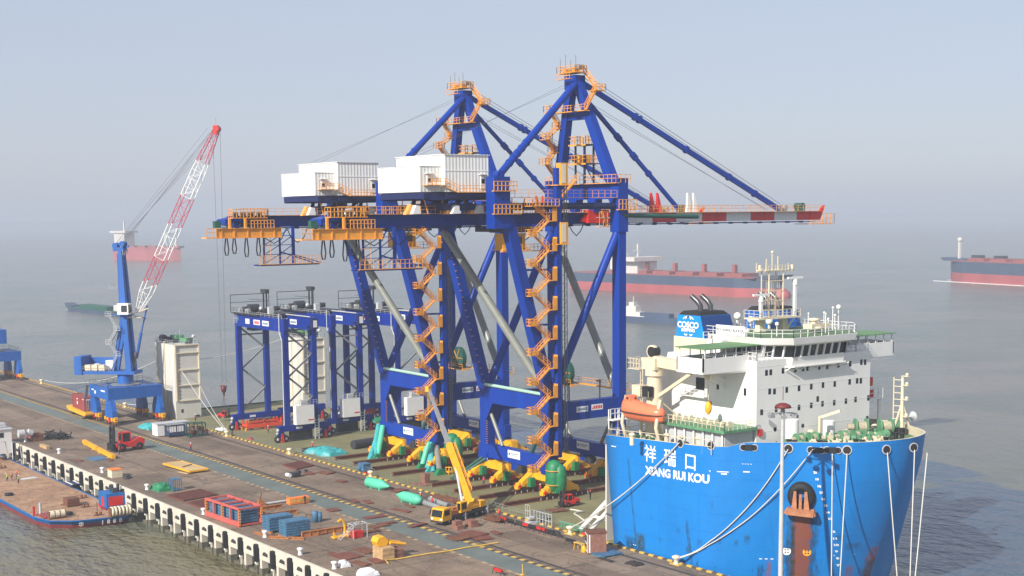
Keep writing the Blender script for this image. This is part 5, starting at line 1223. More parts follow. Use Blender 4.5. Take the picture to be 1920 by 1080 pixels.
# stern buoyancy towers
def tower(x0, x1, y0, y1, cols):
    h = 19.3
    m = MB(); m.bx(x0, x1, y0, y1, 0, h); tw = SB(m, 'stern_tower', 'casing')
    m = MB()
    for z in (4.6, 8.6, 12.6): m.bx(x1, x1 + .35, y0 + 1.0, y1 - .2, z, z + .25)
    for z in (17.0, 19.05): m.bx(x1, x1 + .35, y0 + .1, y1, z, z + .28)
    for y in (y0 + .15, y1 - .35): m.bx(x1, x1 + .32, y, y + .3, 4.6, 19.2)
    for x in (x0 + 1.2, x0 + 6): m.bx(x, x + .3, y0 - .3, y0, .5, 20)
    SB(m, 'tower_pipe', 'cream', tw)
    m = MB()
    for k in range(14): m.bx(x1 + .02, x1 + .1, y0 + 1.1, y0 + 1.5, 4.5 + k * .9, 4.6 + k * .9)
    SB(m, 'tower_ladder', 'brown', tw)
    m = MB(); m.bx(x1, x1 + .04, y0 + 1.4, y0 + 2.0, 1.6, 2.5); m.bx(x1, x1 + .3, y0 + 5, y0 + 6.3, .3, .7); SB(m, 'tower_door', 'dark', tw)
    m = MB(); m.rail([(x0, y0, h), (x1, y0, h), (x1, y1, h), (x0, y1, h), (x0, y0, h)], h=1.1, sp=1.4, r=.06)
    for k in range(7): m.beam((random.uniform(x0, x1), random.uniform(y0, y1), h), (random.uniform(x0, x1),) + (random.uniform(y0, y1), h + 2.2), .08) if False else None
    x, y = (x0 + x1) / 2, (y0 + y1) / 2
    m.beam((x + 2, y, h), (x + 2, y, h + 3.6), .09); m.beam((x - 3, y + 1, h), (x - 3, y + 1, h + 2.4), .09); m.ball((x1 - 1, y1 - 1, h + 1.9), .5); m.beam((x1 - 1, y1 - 1, h), (x1 - 1, y1 - 1, h + 1.7), .15)
    SB(m, 'tower_rail', 'lgrey', tw)
    m = MB(); m.box((x0 + 3, y0 + 2.0, h + .8), (2.0, 1.6, 1.4)); m.tube((x0 + 6, y0 + 2, h + .7), (x0 + 6, y0 + 4, h + .7), .7); m.tube((x0 + 1.5, y0 + 1.2, h + 1.2), (x0 + 3.2, y0 + 1.2, h + 1.2), .9, n=12); m.box((x1 - 2, y1 - 2, h + .6), (1.4, 1.4, 1.1)); SB(m, 'tower_winch', 'dark', tw)
    m = MB(); m.box((x0 + 5, y + .6, h + 1.5), (3.6, 2.4, 1.0)); m.box((x1 - 2.6, y + 1.2, h + 1.0), (2.6, 2.2, .9), .3); SB(m, 'tower_cover', 'shipgreen', tw)
tower(-130.4, -118.2, 1.1, 8.0, 0); tower(-124.5, -112.6, 35.0, 41.9, 0)
# stanchions and low rail along the quay side of the deck
m = MB(); x = -100.0
while x < 54:
    m.beam((x, 1.15, 0), (x, 1.15, 1.15), .08); x += 2.1
for a, b_ in ((-52, -18), (20, 52)):
    for z in (.6, 1.12): m.beam((a, 1.15, z), (b_, 1.15, z), .05)
SB(m, 'deck_stanchion', 'grey')
# slanted white braces where the hull steps up, and pump post
m = MB()
a = G(1119, 1008, 0); b_ = onX(1153, 950, 54.3); c = G(1130, 1012, 0); d = onX(1155, 968, 54.3)
m.tube((46.5, 2.0, 0), (54.4, 2.0, 6.8), .42, n=10); m.tube((48.8, 1.7, 0), (54.4, 1.7, 4.8), .42, n=10); m.beam((50.4, 1.9, 3.1), (54.4, 1.9, 3.1), .35); m.tube((54.0, 3.2, 0), (54.0, 3.2, 2.6), .55, n=10)
SB(m, 'white_brace', 'white')
m = MB(); m.bx(42, 54, 1.4, 2.0, .02, .4); m.tube((40, 3, .2), (53, 3.4, .25), .2, n=6); SB(m, 'deck_pipe', 'shipgreen')

# lifeboat in its davits: a thing of its own
LBC = Vector((62.6, 1.6, 21.6)); a = onY(1168, 760, 1.6)
lb = thing('lifeboat', 'orange enclosed lifeboat hanging beside the white superstructure', 'lifeboat', LBC)
m = MB(); sec = []; Lh = 4.6
xs_ = [-4.6, -4.3, -3.5, -2.3, -.8, .8, 2.3, 3.5, 4.3, 4.6]
wf = [.12, .5, .85, 1.0, 1.0, 1.0, .95, .8, .5, .15]; hf_ = [1.3, 1.65, 1.85, 1.8, 1.55, 1.35, 1.3, 1.2, 1.0, .6]
vs = []; K = 14
for x, wq, hq in zip(xs_, wf, hf_):
    for k in range(K):
        a_ = 2 * math.pi * k / K; cy_, sz_ = math.cos(a_), math.sin(a_)
        zz_ = sz_ * (hq if sz_ > 0 else 1.5 * (.55 + .45 * wq)); vs.append((x, cy_ * 1.55 * wq * (1 if sz_ > -.2 else .85), zz_))
fs = [(i * K + k, i * K + (k + 1) % K, (i + 1) * K + (k + 1) % K, (i + 1) * K + k) for i in range(len(xs_) - 1) for k in range(K)]
m.add(vs, fs + [tuple(range(K)), tuple(range(len(vs) - K, len(vs)))], True); m.build('hull', 'boatorange', lb)
m = MB(); m.prism([(-3.6, 1.55), (-2.0, 1.5), (-2.3, 2.35), (-3.2, 2.4)], 'y', -.8, .8); ct = m.build('conning_dome', 'boatorange', lb)
m = MB(); m.bx(-3.0, -2.5, -.84, -.8, 1.75, 2.1); m.tube((-2.02, .2, 1.95), (-1.98, .2, 1.95), .2); m.build('window', 'glass', ct)
m = MB(); pts = [(x, -1.6 * wq * 1.0 - .03, -.1) for x, wq in zip(xs_, wf)]; m.path(pts, .09, 5); pts = [(x, 1.6 * wq + .03, -.1) for x, wq in zip(xs_, wf)]; m.path(pts, .09, 5); m.build('rubbing_strake', 'dark', lb)
m = MB(); 
for xx in (-4.0, 3.8):
    m.path([(62.6 + xx, 4.2, 16.0), (62.6 + xx, 1.4, 17.6), (62.6 + xx, .8, 19.6), (62.6 + xx, 1.2, 22.0), (62.6 + xx, 1.7, 23.8)], .3, 6); m.beam((62.6 + xx, 1.7, 23.8), (62.6 + xx, 1.7, 22.6), .1)
    m.beam((62.6 + xx, 4.6, 15.9), (62.6 + xx, 4.6, 21.5), .3); m.beam((62.6 + xx, 4.6, 21.5), (62.6 + xx, 1.7, 23.6), .25)
SB(m, 'boat_davit', 'cream')
m = MB(); m.rail([(54.9, 1.6, 19.6), (54.9, 5.2, 19.6)], h=1.6, sp=.9, r=.09); m.bx(54.6, 56.0, 1.2, 5.6, 19.45, 19.6)
for y in (1.3, 3.2, 5.4): m.beam((54.8, y, 15.9), (54.8, y, 21.2), .16)
SB(m, 'boat_platform', 'white')
# ================================================================== RUBBER TYRED GANTRIES on deck
def rtg(label):
    t = thing('yard_gantry_crane', label, 'gantry crane', (0, 0, 0), 0, 'blue yard gantry cranes standing in a row on the aft deck')
    W, D = 24.5, 7.3
    for x in (0, W):
        for y in (0, D):
            m = MB(); m.bx(x - .62, x + .62, y - .6, y + .6, 3.4, 26.2); 
            if y == D: m.prism([(y - .6, 24.4), (y - .6, 25.8), (y - 1.8, 26.6), (y - .6, 26.6)], 'x', x - .5, x + .5)
            m.build('leg', 'rtgblue', t)
        m = MB(); m.bx(x - .6, x + .6, -2.4, D + 3.4, 2.5, 3.9); s_ = m.build('sill_beam', 'rtgblue', t)
        m = MB(); m.bx(x + .6, x + .63, 2.0, 3.6, 2.9, 3.4); m.build('plate', 'signwhite', s_)
        for y in (-1.6, D + 2.4):
            m = MB(); m.bx(x - .55, x + .55, y - .5, y + .5, 1.6, 2.6); m.prism([(y - 1.3, 1.2), (y + 1.3, 1.2), (y + .5, 2.2), (y - .5, 2.2)], 'x', x - .4, x + .4); tk = m.build('wheel_truck', 'rtgblue', t)
            for dy in (-1.05, 1.05):
                m = MB(); m.lathe([(.35, -.3), (.74, -.3), (.8, -.2), (.8, .2), (.74, .3), (.35, .3)], (x + .15, y + dy, .8), 16, 'x'); ty = m.build('tyre', 'black', tk)
                m = MB(); m.lathe([(.1, -.32), (.36, -.33), (.36, .33), (.1, .36)], (x + .15, y + dy, .8), 12, 'x'); m.build('rim', 'lgrey', ty)
            m = MB(); m.prism([(y - .42, .1), (y + .42, .1), (y + .22, 2.1), (y - .22, 2.1)], 'x', x + .55, x + .75); m.build('red_guard', 'red', tk)
            m = MB(); m.ball((x + .2, y - .9, 2.9), .42); m.ball((x + .4, y - 1.2, 2.2), .3); m.box((x, y - .4, 2.95), (.9, .7, .6)); m.build('drive_motor', 'lgrey', tk)
        m = MB(); up = True
        for k in range(4):
            z0 = 5 + k * 5.0; a, b_ = (.6, D - .6) if k % 2 == 0 else (D - .6, .6)
            if k < 4: m.beam((x, a, z0), (x, b_, z0 + 5), .34); 
            m.beam((x + .25, a, z0 + .3), (x + .25, b_, z0 + 5.2), .08)
        m.beam((x, 0, 23.4), (x, D, 23.4), .34)
        m.build('lattice_brace', 'grey', t)
    for y in (0, D):
        m = MB(); m.prism([(-.9, 26.3), (.9, 25.6), (W - .9, 25.6), (W + .9, 25.9), (W + .9, 28.6), (-.9, 28.6)], 'y', y - .62, y + .62); g_ = m.build('main_girder', 'rtgblue', t)
        m = MB()
        for x0, x1 in ((5.4, 7.6), (9.8, 13.2), (14.4, 17.8)): m.bx(x0, x1, y - .65, y - .623, 26.5, 27.7)
        m.build('sign_plate', 'signwhite', g_)
        m = MB()
        for k in range(5): m.bx(10.3 + k * .52, 10.65 + k * .52, y - .68, y - .652, 26.7, 27.4)
        m.build('sign_text', 'signred', g_)
        m = MB()
        for k in range(8): m.bx(14.8 + k * .34, 15.0 + k * .34, y - .68, y - .652, 26.8, 27.3)
        m.tube((1.2, y - .7, 27.4), (1.2, y - .62, 27.4), .55, n=12)
        m.build('sign_text', 'ctblue', g_)
        m = MB(); m.rail([(-.5, y - .9, 28.6), (W + .5, y - .9, 28.6)], h=.9, sp=2.2, r=.06) if y == 0 else m.tube((2, y - .9, 28.75), (W + .5, y - .9, 28.75), .14, n=6); m.build('girder_rail', 'lgrey', g_)
    m = MB(); m.bx(W + .9, W + 2.0, D - 1.2, D + .4, 26.0, 28.3); m.build('end_cabinet', 'dblue', t)
    m = MB(); m.bx(W + 2.0, W + 2.03, D - .9, D + .1, 26.4, 28.0); m.build('cabinet_sign', 'signwhite', t)
    # trolley pulled to the far end
    m = MB(); m.bx(-1.0, 13.0, -1.4, D + 1.8, 28.75, 28.95); m.tube((3.8, 1.0, 30.0), (3.8, 3.6, 30.0), 1.0, n=14); m.box((1.6, 2, 29.6), (1.6, 2.4, 1.3)); m.box((7.5, 4, 29.5), (1.4, 1.8, 1.1)); m.box((10.5, 1, 29.4), (1.0, 1.0, .9)); m.tube((8.6, 5.6, 30), (8.6, 6.8, 30), .6)
    m.rail([(-1, -1.4, 28.95), (13, -1.4, 28.95)], h=1.2, sp=1.7, r=.07); m.rail([(-1, -1.4, 28.95), (-1, D + 1.6, 28.95)], h=4.2, sp=9, r=.12)
    m.beam((-1, -1.4, 33.1), (-1, D, 33.1), .1); m.beam((-1, 3.6, 31.9), (4, 5.0, 31.9), .1)
    m.beam((3.2, 5.4, 29), (3.2, 5.4, 34), .3); m.beam((4.8, 5.4, 29), (4.8, 5.4, 34), .3); m.box((4.0, 5.4, 34.0), (2.8, 1.0, .9)); m.bx(1, 7, 3, 4.2, 24.9, 25.6)
    tr = m.build('trolley', 'dark', t)
    m = MB(); m.box((6.0, -.2, 29.6), (1.4, .8, .9)); m.box((11.6, 3.0, 29.8), (1.0, 1.2, 1.6)); m.ball((9.4, 1.6, 30.2), .5); m.box((2.2, -.3, 29.5), (1.2, .7, .8)); m.build('trolley_gear', 'lgrey', tr)
    m = MB(); m.bx(2.2, 5.4, 1.2, 3.6, 24.6, 25.5); m.build('spreader_frame', 'dgreen', t)
    # white electrical house, ladder, pipe on the near right sill
    m = MB(); m.bx(W + .65, W + 2.1, 1.3, 6.0, 4.0, 8.4); e = m.build('electrical_house', 'white', t)
    m = MB(); m.bx(W + 2.1, W + 2.13, 4.4, 5.8, 4.8, 5.1); m.build('house_print', 'signred', e)
    m = MB(); m.box((W + 1.2, 3.6, 9.0), (1.2, 1.6, 1.2)); m.rail([(W + 2.1, 1.3, 8.4), (W + 2.1, 6.8, 8.4)], h=1.2, sp=.9, r=.06); m.build('cooling_unit', 'lgrey', e)
    m = MB()
    for k in range(7): m.box((W + 1.6, 6.9, .9 + k * .62), (.3, .9, .12))
    m.beam((W + 1.6, 6.4, .2), (W + 1.6, 6.4, 5.2), .2); m.beam((W + 1.6, 7.4, .2), (W + 1.6, 7.4, 5.2), .2); m.build('access_ladder', 'lgrey', t)
    m = MB(); m.tube((W + .3, -.9, 3.9), (W + .3, -.9, 23.6), .14, n=6); m.tube((W + .3, -.9, 23.6), (W - .9, -.9, 25.4), .14, n=6); m.tube((W - .9, -.9, 25.4), (W - .9, -.9, 29.8), .14, n=6); m.build('cable_pipe', 'lgrey', t)
    m = MB(); m.bx(W - 1, W + .3, .9, 6.4, .3, 2.4); m.build('battery_box', 'black', t)
    m = MB(); m.rail([(-.9, -.75, 26.3), (.9, -.75, 26.3)], h=2.2, sp=.6, r=.09); m.build('corner_cage', 'lgrey', t)
    return t
r1 = rtg('portal gantry crane nearest the quay edge, leftmost of the three')
r1.location = (-91.5, 6.8, 0)
for (x, y), lb_ in (((-95.1, 21.2), 'middle one of the three yard gantry cranes on the aft deck'), ((-87.5, 34.5), 'yard gantry crane farthest from the quay, half hidden by blue quay crane legs')):
    o = copy_tree(r1); o.location = (x, y, 0); o['label'] = lb_

# ================================================================== HARBOUR PORTAL CRANE
def portal_crane(label, X0, Y0_, swing, full=True):
    t = thing('harbour_crane', label, 'harbour crane', (X0, Y0_, 0), 0, 'light blue rail mounted harbour cranes')
    hx, hy = 5.6, 6.3
    m = MB()
    for sx_ in (-1, 1): m.bx(sx_ * hx - 1.0, sx_ * hx + 1.0, -hy - .9, hy + .9, 6.3, 9.3)
    for sy in (-1, 1): m.bx(-hx + 1, hx - 1, sy * hy - .9, sy * hy + .9, 6.35, 9.25)
    m.bx(-4.2, 4.2, -hy + .9, hy - .9, 7.0, 9.2)
    fr = m.build('portal_frame', 'pblue', t)
    m = MB(); m.tube((-2.6, -hy - .95, 7.6), (-2.6, -hy - .9, 7.6), .5, n=12); m.bx(-5.2, -3.6, -hy - .93, -hy - .905, 8.0, 8.3); m.bx(1.5, 4.4, -hy - .93, -hy - .905, 8.2, 8.6); m.build('frame_lettering', 'letter', fr)
    for sx_ in (-1, 1):
        for sy in (-1, 1):
            m = MB(); m.prism([(sx_ * hx - 1.2, 6.4), (sx_ * hx + 1.2, 6.4), (sx_ * hx + 2.6, 3.6), (sx_ * hx + 2.6, 1.9), (sx_ * hx - 2.6, 1.9), (sx_ * hx - 2.6, 3.6)], 'y', sy * hy - .6, sy * hy + .6)
            m.build('leg', 'pblue', t)
            for d in (-2.3, 2.3):
                m = MB(); x = sx_ * hx + d; m.box((x, sy * hy, 1.35), (2.4, .8, .7)); m.box((x, sy * hy - .5, 1.6), (.9, .6, .8)); m.box((x + 1, sy * hy, 1.9), (.6, .9, .6)); b = m.build('bogie', 'yellow', t)
                m = MB()
                for w_ in (-.8, .8): m.tube((x + w_, sy * hy - .25, .5), (x + w_, sy * hy + .25, .5), .45, n=12)
                m.build('wheel', 'rust', b)
            m = MB(); m.box((sx_ * hx, sy * hy - .2, 1.2), (1.0, .8, 1.0)); m.build('buffer_box', 'red', t)
    m = MB(); m.rail([(-hx - 1, -hy - .9, 9.3), (hx + 1, -hy - .9, 9.3), (hx + 1, hy + .9, 9.3), (-hx - 1, hy + .9, 9.3), (-hx - 1, -hy - .9, 9.3)], h=1.1, sp=1.6, r=.07); m.tube((0, 0, 9.3), (0, 0, 9.5), 3.8, n=24)
    for k in range(16): m.beam((-hx - 1 + random.random() * .5, -hy - 1.3 - random.random(), 9 - k * .55), (-hx - 3, -hy - 1.0, 8.6 - k * .5), .06)
    m.beam((-hx - .8, -hy - 1.5, 9.2), (-hx - 4.6, -hy - 1.5, .4), .7, .1); m.rail([(-hx - .8, -hy - 1.9, 9.2), (-hx - 4.6, -hy - 1.9, .4)], h=1.0, sp=1.0, r=.06)
    m.build('portal_rail', 'grey', t)
    if not full:
        m = MB(); m.tube((0, 0, 9.4), (0, 0, 11.6), 2.0, n=18); m.build('slew_column', 'pblue', t)
        m = MB(); m.bx(-6, 6.2, -3, 3, 12.0, 16.5); m.bx(-2, 2, -2, 2, 16.5, 30); m.build('slewing_house', 'pblue', t); return t
    sw = bpy.data.objects.new('slewing_part', None)
    c, s_ = math.cos(swing), math.sin(swing)
    def T(m):
        m.v = [(x * c - y * s_, x * s_ + y * c, z) for x, y, z in m.v]; return m
    def SBd(m, name, mat, par=None): return T(m).build(name, mat, par or t)
    m = MB(); m.tube((0, 0, 9.4), (0, 0, 12.2), 2.0, n=18); SBd(m, 'slew_column', 'pblue')
    # turntable deck with counterweight: local +x is the jib side
    m = MB(); m.bx(-11.0, 3.6, -2.6, 2.6, 12.1, 12.9); m.bx(-12.6, -10.6, -2.9, 2.9, 11.9, 16.6); m.bx(-10.6, -3.0, 2.3, 2.6, 12.9, 16.0); SBd(m, 'turntable', 'pblue')
    m = MB()
    for k in range(3): m.box((-9.4 + k * 1.9, -1.2, 13.7), (1.5, 1.6, 1.5))
    m.rail([(-10.6, -2.6, 12.9), (-2, -2.6, 12.9)], h=1.1, sp=1.2, r=.06); SBd(m, 'switch_cabinet', 'cream')
    m = MB(); m.box((-4.2, 1.0, 14.3), (2.4, 1.6, 2.2)); m.box((-8, .8, 13.7), (1.4, 1.2, 1.6)); SBd(m, 'winch_housing', 'signwhite')
    m = MB()
    for sy in (-1, 1):
        m.beam((1.8, sy * 1.3, 12.4), (1.0, sy * 1.15, 28), 1.5, 1.2, w2=1.3, h2=1.0); m.beam((1.0, sy * 1.15, 28), (.4, sy * .8, 44.5), 1.6, 1.4, w2=.9, h2=.8)
        m.beam((-2.6, sy * 1.3, 12.6), (.4, sy * 1.1, 27.0), .75)
    for z in (17, 21.5, 26, 31, 36, 41): m.beam((.8, -1.2, z), (.8, 1.2, z), .6)
    m.bx(-.5, .9, -.9, .9, 28, 43); m.bx(-1.2, 2.0, -2.2, 2.2, 27.2, 27.6)
    tw = SBd(m, 'mast_tower', 'pblue')
    m = MB()
    for sy in (-.8, 0, .8): m.tube((-1.0, sy - .12, 45.0), (-1.0, sy + .12, 45.0), .75, n=12); m.tube((.9, sy - .12, 45.4), (.9, sy + .12, 45.4), .75, n=12)
    m.bx(-1.4, 1.4, -1.2, 1.2, 43.6, 44.6); m.beam((-1.4, 0, 44), (2.4, 0, 44.8), .5); SBd(m, 'mast_head', 'pblue')
    m = MB(); zp = [(-2.6, 13.4), (-.6, 17), (-2.8, 20), (-.4, 23.5), (-2.6, 27.2)]
    for (xa, za), (xb, zb_) in zip(zp, zp[1:]):
        m.beam((xa, -2.4, za), (xb, -2.4, zb_), .7, .1)
        for hh in (.5, 1.0): m.beam((xa, -2.8, za + hh), (xb, -2.8, zb_ + hh), .08)
        m.bx(xb - .8, xb + .8, -3.0, -1.8, zb_ - .1, zb_); m.rail([(xb - .8, -3.0, zb_), (xb + .8, -3.0, zb_)], h=1.1, sp=.8, r=.07)
    m.rail([(-2.4, -1.9, 34), (-2.4, 1.9, 34)], h=1, sp=.9); m.rail([(1.4, -1.4, 42.6), (1.4, 1.4, 42.6)], h=1.2, sp=.9, r=.08)
    SBd(m, 'mast_stair', 'lgrey')
    m = MB(); m.bx(.2, 3.2, -3.6, -1.6, 27.6, 30.4); cb = SBd(m, 'operator_cabin', 'white')
    m = MB(); m.bx(3.2, 3.25, -3.4, -1.8, 28.0, 30.0); m.bx(1.3, 2.9, -3.65, -3.6, 28.2, 29.9); SBd(m, 'cabin_glass', 'glass', cb)
    m = MB(); m.beam((3.2, -1, 27.6), (7.0, 0, 29.0), .25); m.beam((1, 1.5, 27.4), (6.0, 1, 26.2), .2); m.bx(1.5, 5.5, -1.4, 1.4, 26.6, 26.75); SBd(m, 'jib_foot_frame', 'cream')
    return t, T
swing_target = G(421, 790, 0)
PCX, PCY = -125.8, -9.2
sw_a = math.atan2(swing_target.y - PCY, swing_target.x - PCX)
pc, PT = portal_crane('light blue harbour crane with raised red and white lattice jib beside the maroon container', PCX, PCY, sw_a)
# lattice jib, red and white lengths
rad = math.hypot(swing_target.x - PCX, swing_target.y - PCY)
ja, jb = Vector((4.2, 0, 28.2)), Vector((rad + .4, 0, 73.4)); jd = (jb - ja).normalized(); jn = Vector((-jd.z, 0, jd.x))
cuts = [0, .16, .30, .48, .64, .83, 1.0]; cols = ['white', 'red', 'white', 'red', 'white', 'red']
M['jibred'] = P('jib red', (0.50, 0.03, 0.06), 0.5, var=.1)
for k in range(6):
    m = MB(); n_ = max(3, int((cuts[k + 1] - cuts[k]) * 22))
    def J(f_, a, b_):
        wdt = 1.3 * min(1, .35 + f_ * 6) * (1 if f_ < .8 else 1 - (f_ - .8) * 2.6); 
        return ja.lerp(jb, f_) + Vector((0, a * wdt, 0)) + jn * b_ * wdt * 1.05
    for i in range(n_):
        f0 = cuts[k] + (cuts[k + 1] - cuts[k]) * i / n_; f1_ = cuts[k] + (cuts[k + 1] - cuts[k]) * (i + 1) / n_
        for a, b_ in ((-1, -1), (1, -1), (1, 1), (-1, 1)): m.beam(J(f0, a, b_), J(f1_, a, b_), .17)
        sg = 1 if i % 2 else -1
        m.beam(J(f0, -sg, -1), J(f1_, sg, -1), .08); m.beam(J(f0, -sg, 1), J(f1_, sg, 1), .08); m.beam(J(f0, -1, -sg), J(f1_, -1, sg), .08); m.beam(J(f0, 1, -sg), J(f1_, 1, sg), .08)
        m.beam(J(f0, -1, -1), J(f0, -1, 1), .08)
    PT(m).build('jib_section', 'jibred' if cols[k] == 'red' else 'white', pc)
m = MB(); m.beam(jb - jd * .8 - jn * .4, jb + jd * 1.2 + jn * .6, 1.2, 1.3); m.tube(jb + Vector((.3, -.9, .5)), jb + Vector((.3, .9, .5)), .75, n=12); m.beam(jb, jb + Vector((0, 0, 3.2)), .07); PT(m).build('jib_head', 'red', pc)
m = MB()
for y, q, xx in ((-.8, 0, 1.6), (-.4, 1.6, 1.0), (0, 3.6, .4), (.4, 6.0, -.4), (.8, 0, -1.2)): m.tube(Vector((xx, y, 45.6)), jb - jd * (1 + q) + jn * 1.2 + Vector((0, y * .5, 0)), .04, n=4, smooth=False)
m.tube((-1.8, 0, 44.8), jb + jn * 2.2, .03, n=4, smooth=False)
for dx in (-.6, 2.2 - .8): m.tube(Vector((rad + dx, .2, 73.6)), Vector((rad + dx * .5, .2, 10.0)), .05, n=4, smooth=False)
m.tube((2.0, 0, 13.6), Vector((3.2, 0, 17.6)), .5); 
PT(m).build('hoist_rope', 'wire', pc)
m = MB(); m.tube((3.0, .6, 16.0), (4.6, .5, 22.6), .38); m.tube((4.6, .5, 22.6), (6.6, .4, 29.6), .2); PT(m).build('luffing_strut', 'pblue', pc)
m = MB(); m.lathe([(.15, 1.0), (.6, .7), (.75, 0), (.6, -.6), (.3, -.9), (.25, -1.6), (.1, -2)], (rad, .2, 8.3), 10); m.box((rad, .2, 9.0), (1.5, .6, .5)); PT(m).build('hook_block', P('dark maroon hook paint', (.12, .015, .015), .5), pc)
portal_crane('second light blue harbour crane cut off by the left picture edge', -243.4, -9.2, 0, False)

# ================================================================== VEHICLES
def wheel(par, x, y, z, r, w_, rim='lgrey', name='wheel'):
    m = MB(); m.lathe([(r * .5, -w_ / 2), (r * .92, -w_ / 2), (r, -w_ * .35), (r, w_ * .35), (r * .92, w_ / 2), (r * .5, w_ / 2)], (x, y, z), 16, 'y'); o = m.build(name, 'black', par)
    m = MB(); m.lathe([(r * .1, -w_ / 2 - .02), (r * .5, -w_ / 2 + .03), (r * .5, w_ / 2 - .03), (r * .1, w_ / 2 + .02)], (x, y, z), 12, 'y'); m.build('rim', rim, o); return o
# truck crane; local +x forward
p0 = G(842, 984); p1 = G(905, 966)
tv = (p0 - p1); tc_ang = math.atan2(tv.y, tv.x)
tc = thing('truck_crane', 'yellow eight wheeled truck crane with telescopic boom raised on the quay', 'truck crane', (*((p0 + p1) / 2 + Vector((-math.sin(tc_ang), math.cos(tc_ang), 0)) * -1.2)[:2], 0), tc_ang)
m = MB(); m.bx(-5.9, 4.0, -1.25, 1.25, .95, 1.45); m.bx(-5.9, 4.0, -.6, .6, .6, .95); m.build('chassis', 'dark', tc)
m = MB(); m.prism([(4.0, .85), (6.3, .8), (6.4, 1.5), (6.05, 2.75), (5.8, 2.9), (4.2, 2.9), (4.0, 2.7)], 'y', -1.3, 1.3); cab = m.build('cab', 'yellow', tc)
m = MB(); m.prism([(6.42, 1.55), (6.10, 2.65), (6.16, 2.65), (6.5, 1.55)], 'y', -1.1, 1.1); m.bx(4.5, 5.9, -1.33, -1.3, 1.7, 2.6); m.bx(4.5, 5.9, 1.3, 1.33, 1.7, 2.6); m.build('windscreen', 'glass', cab)
for y in (-1.0, 1.0):
    m = MB(); m.bx(6.36, 6.44, y - .25, y + .25, 1.0, 1.3); m.build('headlight', 'signwhite', cab)
m = MB(); m.bx(6.2, 6.5, -1.3, 1.3, .55, .85); m.bx(4.1, 4.4, -1.5, -1.3, 1.9, 2.6); m.bx(6.0, 6.3, -1.6, -1.4, 1.9, 2.6); m.build('bumper', 'dark', cab)
m = MB(); m.bx(1.0, 3.9, -1.2, 1.2, 1.45, 2.15); m.box((2.2, 0, 2.3), (1.6, 1.4, .4)); m.build('engine_deck', 'rustor', tc)
for x in (4.6, 2.9, -2.9, -4.5):
    for y in (-1.05, 1.05): wheel(tc, x, y, .6, .6, .42)
for x in (-5.6, .6):
    for y in (-1, 1):
        m = MB(); m.bx(x - .25, x + .25, min(y * 1.2, y * 1.75), max(y * 1.2, y * 1.75), .9, 1.3); m.tube((x, y * 1.6, .35), (x, y * 1.6, 1.5), .13); m.build('outrigger', 'grey', tc)
m = MB(); m.bx(-.6, 1.6, -1.5, -1.25, .5, 1.2); m.bx(-1.9, -.8, -1.5, -1.25, .6, 1.1); m.build('fuel_tank', 'lgrey', tc)
m = MB(); m.bx(-4.6, 1.0, -1.2, 1.2, 1.6, 2.15); m.bx(-5.4, -3.8, -1.35, 1.35, 1.6, 2.6); m.bx(-3.4, -1.0, -1.1, -.5, 2.15, 2.7); m.bx(-3.4, -1.0, .5, 1.1, 2.15, 2.9); m.tube((-2.6, -1.1, 2.9), (-2.6, 1.1, 2.9), .42, n=12); m.tube((-1, 0, 1.4), (-1, 0, 1.6), 1.3, n=18); up_ = m.build('slewing_body', 'yellow', tc)
m = MB(); m.bx(-.1, 1.7, -1.9, -.9, 1.7, 3.5); m.build('operator_cab', 'yellow', up_) if False else None
m = MB(); m.bx(.2, 1.9, .75, 1.65, 1.6, 3.4); oc = m.build('operator_cab', 'yellow', tc)
m = MB(); m.bx(1.9, 1.94, .85, 1.55, 2.0, 3.2); m.bx(.4, 1.7, 1.65, 1.68, 2.1, 3.2); m.bx(.4, 1.7, .72, .75, 2.1, 3.2); m.build('cab_glass', 'glass', oc)
# boom from slewing body up to where the photo shows its tip, over the deck
inv = Matrix.Rotation(-tc_ang, 3, 'Z')
def tl(v): return inv @ (Vector(v) - tc.location)
root = Vector((-2.3, 0, 3.0)); 
def on_line(px, py, dist):       # point of that pixel's ray at horizontal distance dist from the pivot
    d = ray(px, py); best = None
    P0 = tc.matrix_world
    for i in range(1500, 4600):
        q = CAM + d * (i * .1); l = (q - (Vector(tc.location) + Matrix.Rotation(tc_ang, 3, 'Z') @ root)).length
        if best is None or abs(l - dist) < best[0]: best = (abs(l - dist), q)
    return best[1]
tip = on_line(804, 730, 24.5); tipl = tl(tip)
bd = (tipl - root).normalized()
def bsec(a, b_, w_, h_, mat, name): m = MB(); m.beam(root + bd * a, root + bd * b_, w_, h_); return m.build(name, mat, tc)
bsec(-.8, 12.0, .85, 1.15, 'yellow', 'boom_section'); bsec(11.8, 15.6, .66, .86, 'grey', 'boom_section'); bsec(15.4, 20.0, .54, .7, 'grey', 'boom_section'); bsec(19.8, 24.5, .44, .55, 'grey', 'boom_section')
m = MB(); m.tube((root.x + 1.6, 0, 1.9), root + bd * 8.6, .22, n=8); m.build('lift_cylinder', 'lgrey', tc)
m = MB(); sdv = bd.cross(Vector((0, 0, 1))).normalized()
upv = sdv.cross(bd)
for k in range(10):
    a = root + bd * (1.5 + k * 1.0) + sdv * .75 + upv * .2; b_ = root + bd * (2.5 + k) + sdv * .75 + upv * (.9 if k % 2 else .2); m.beam(a, a + upv * .8, .1); m.beam(a, b_, .08)
m.beam(root + bd * 1.5 + sdv * .75 + upv * .2, root + bd * 11.5 + sdv * .75 + upv * .2, .16); m.beam(root + bd * 1.5 + sdv * .75 + upv * 1.0, root + bd * 11.5 + sdv * .75 + upv * 1.0, .16); m.build('stowed_jib', 'orange', tc)
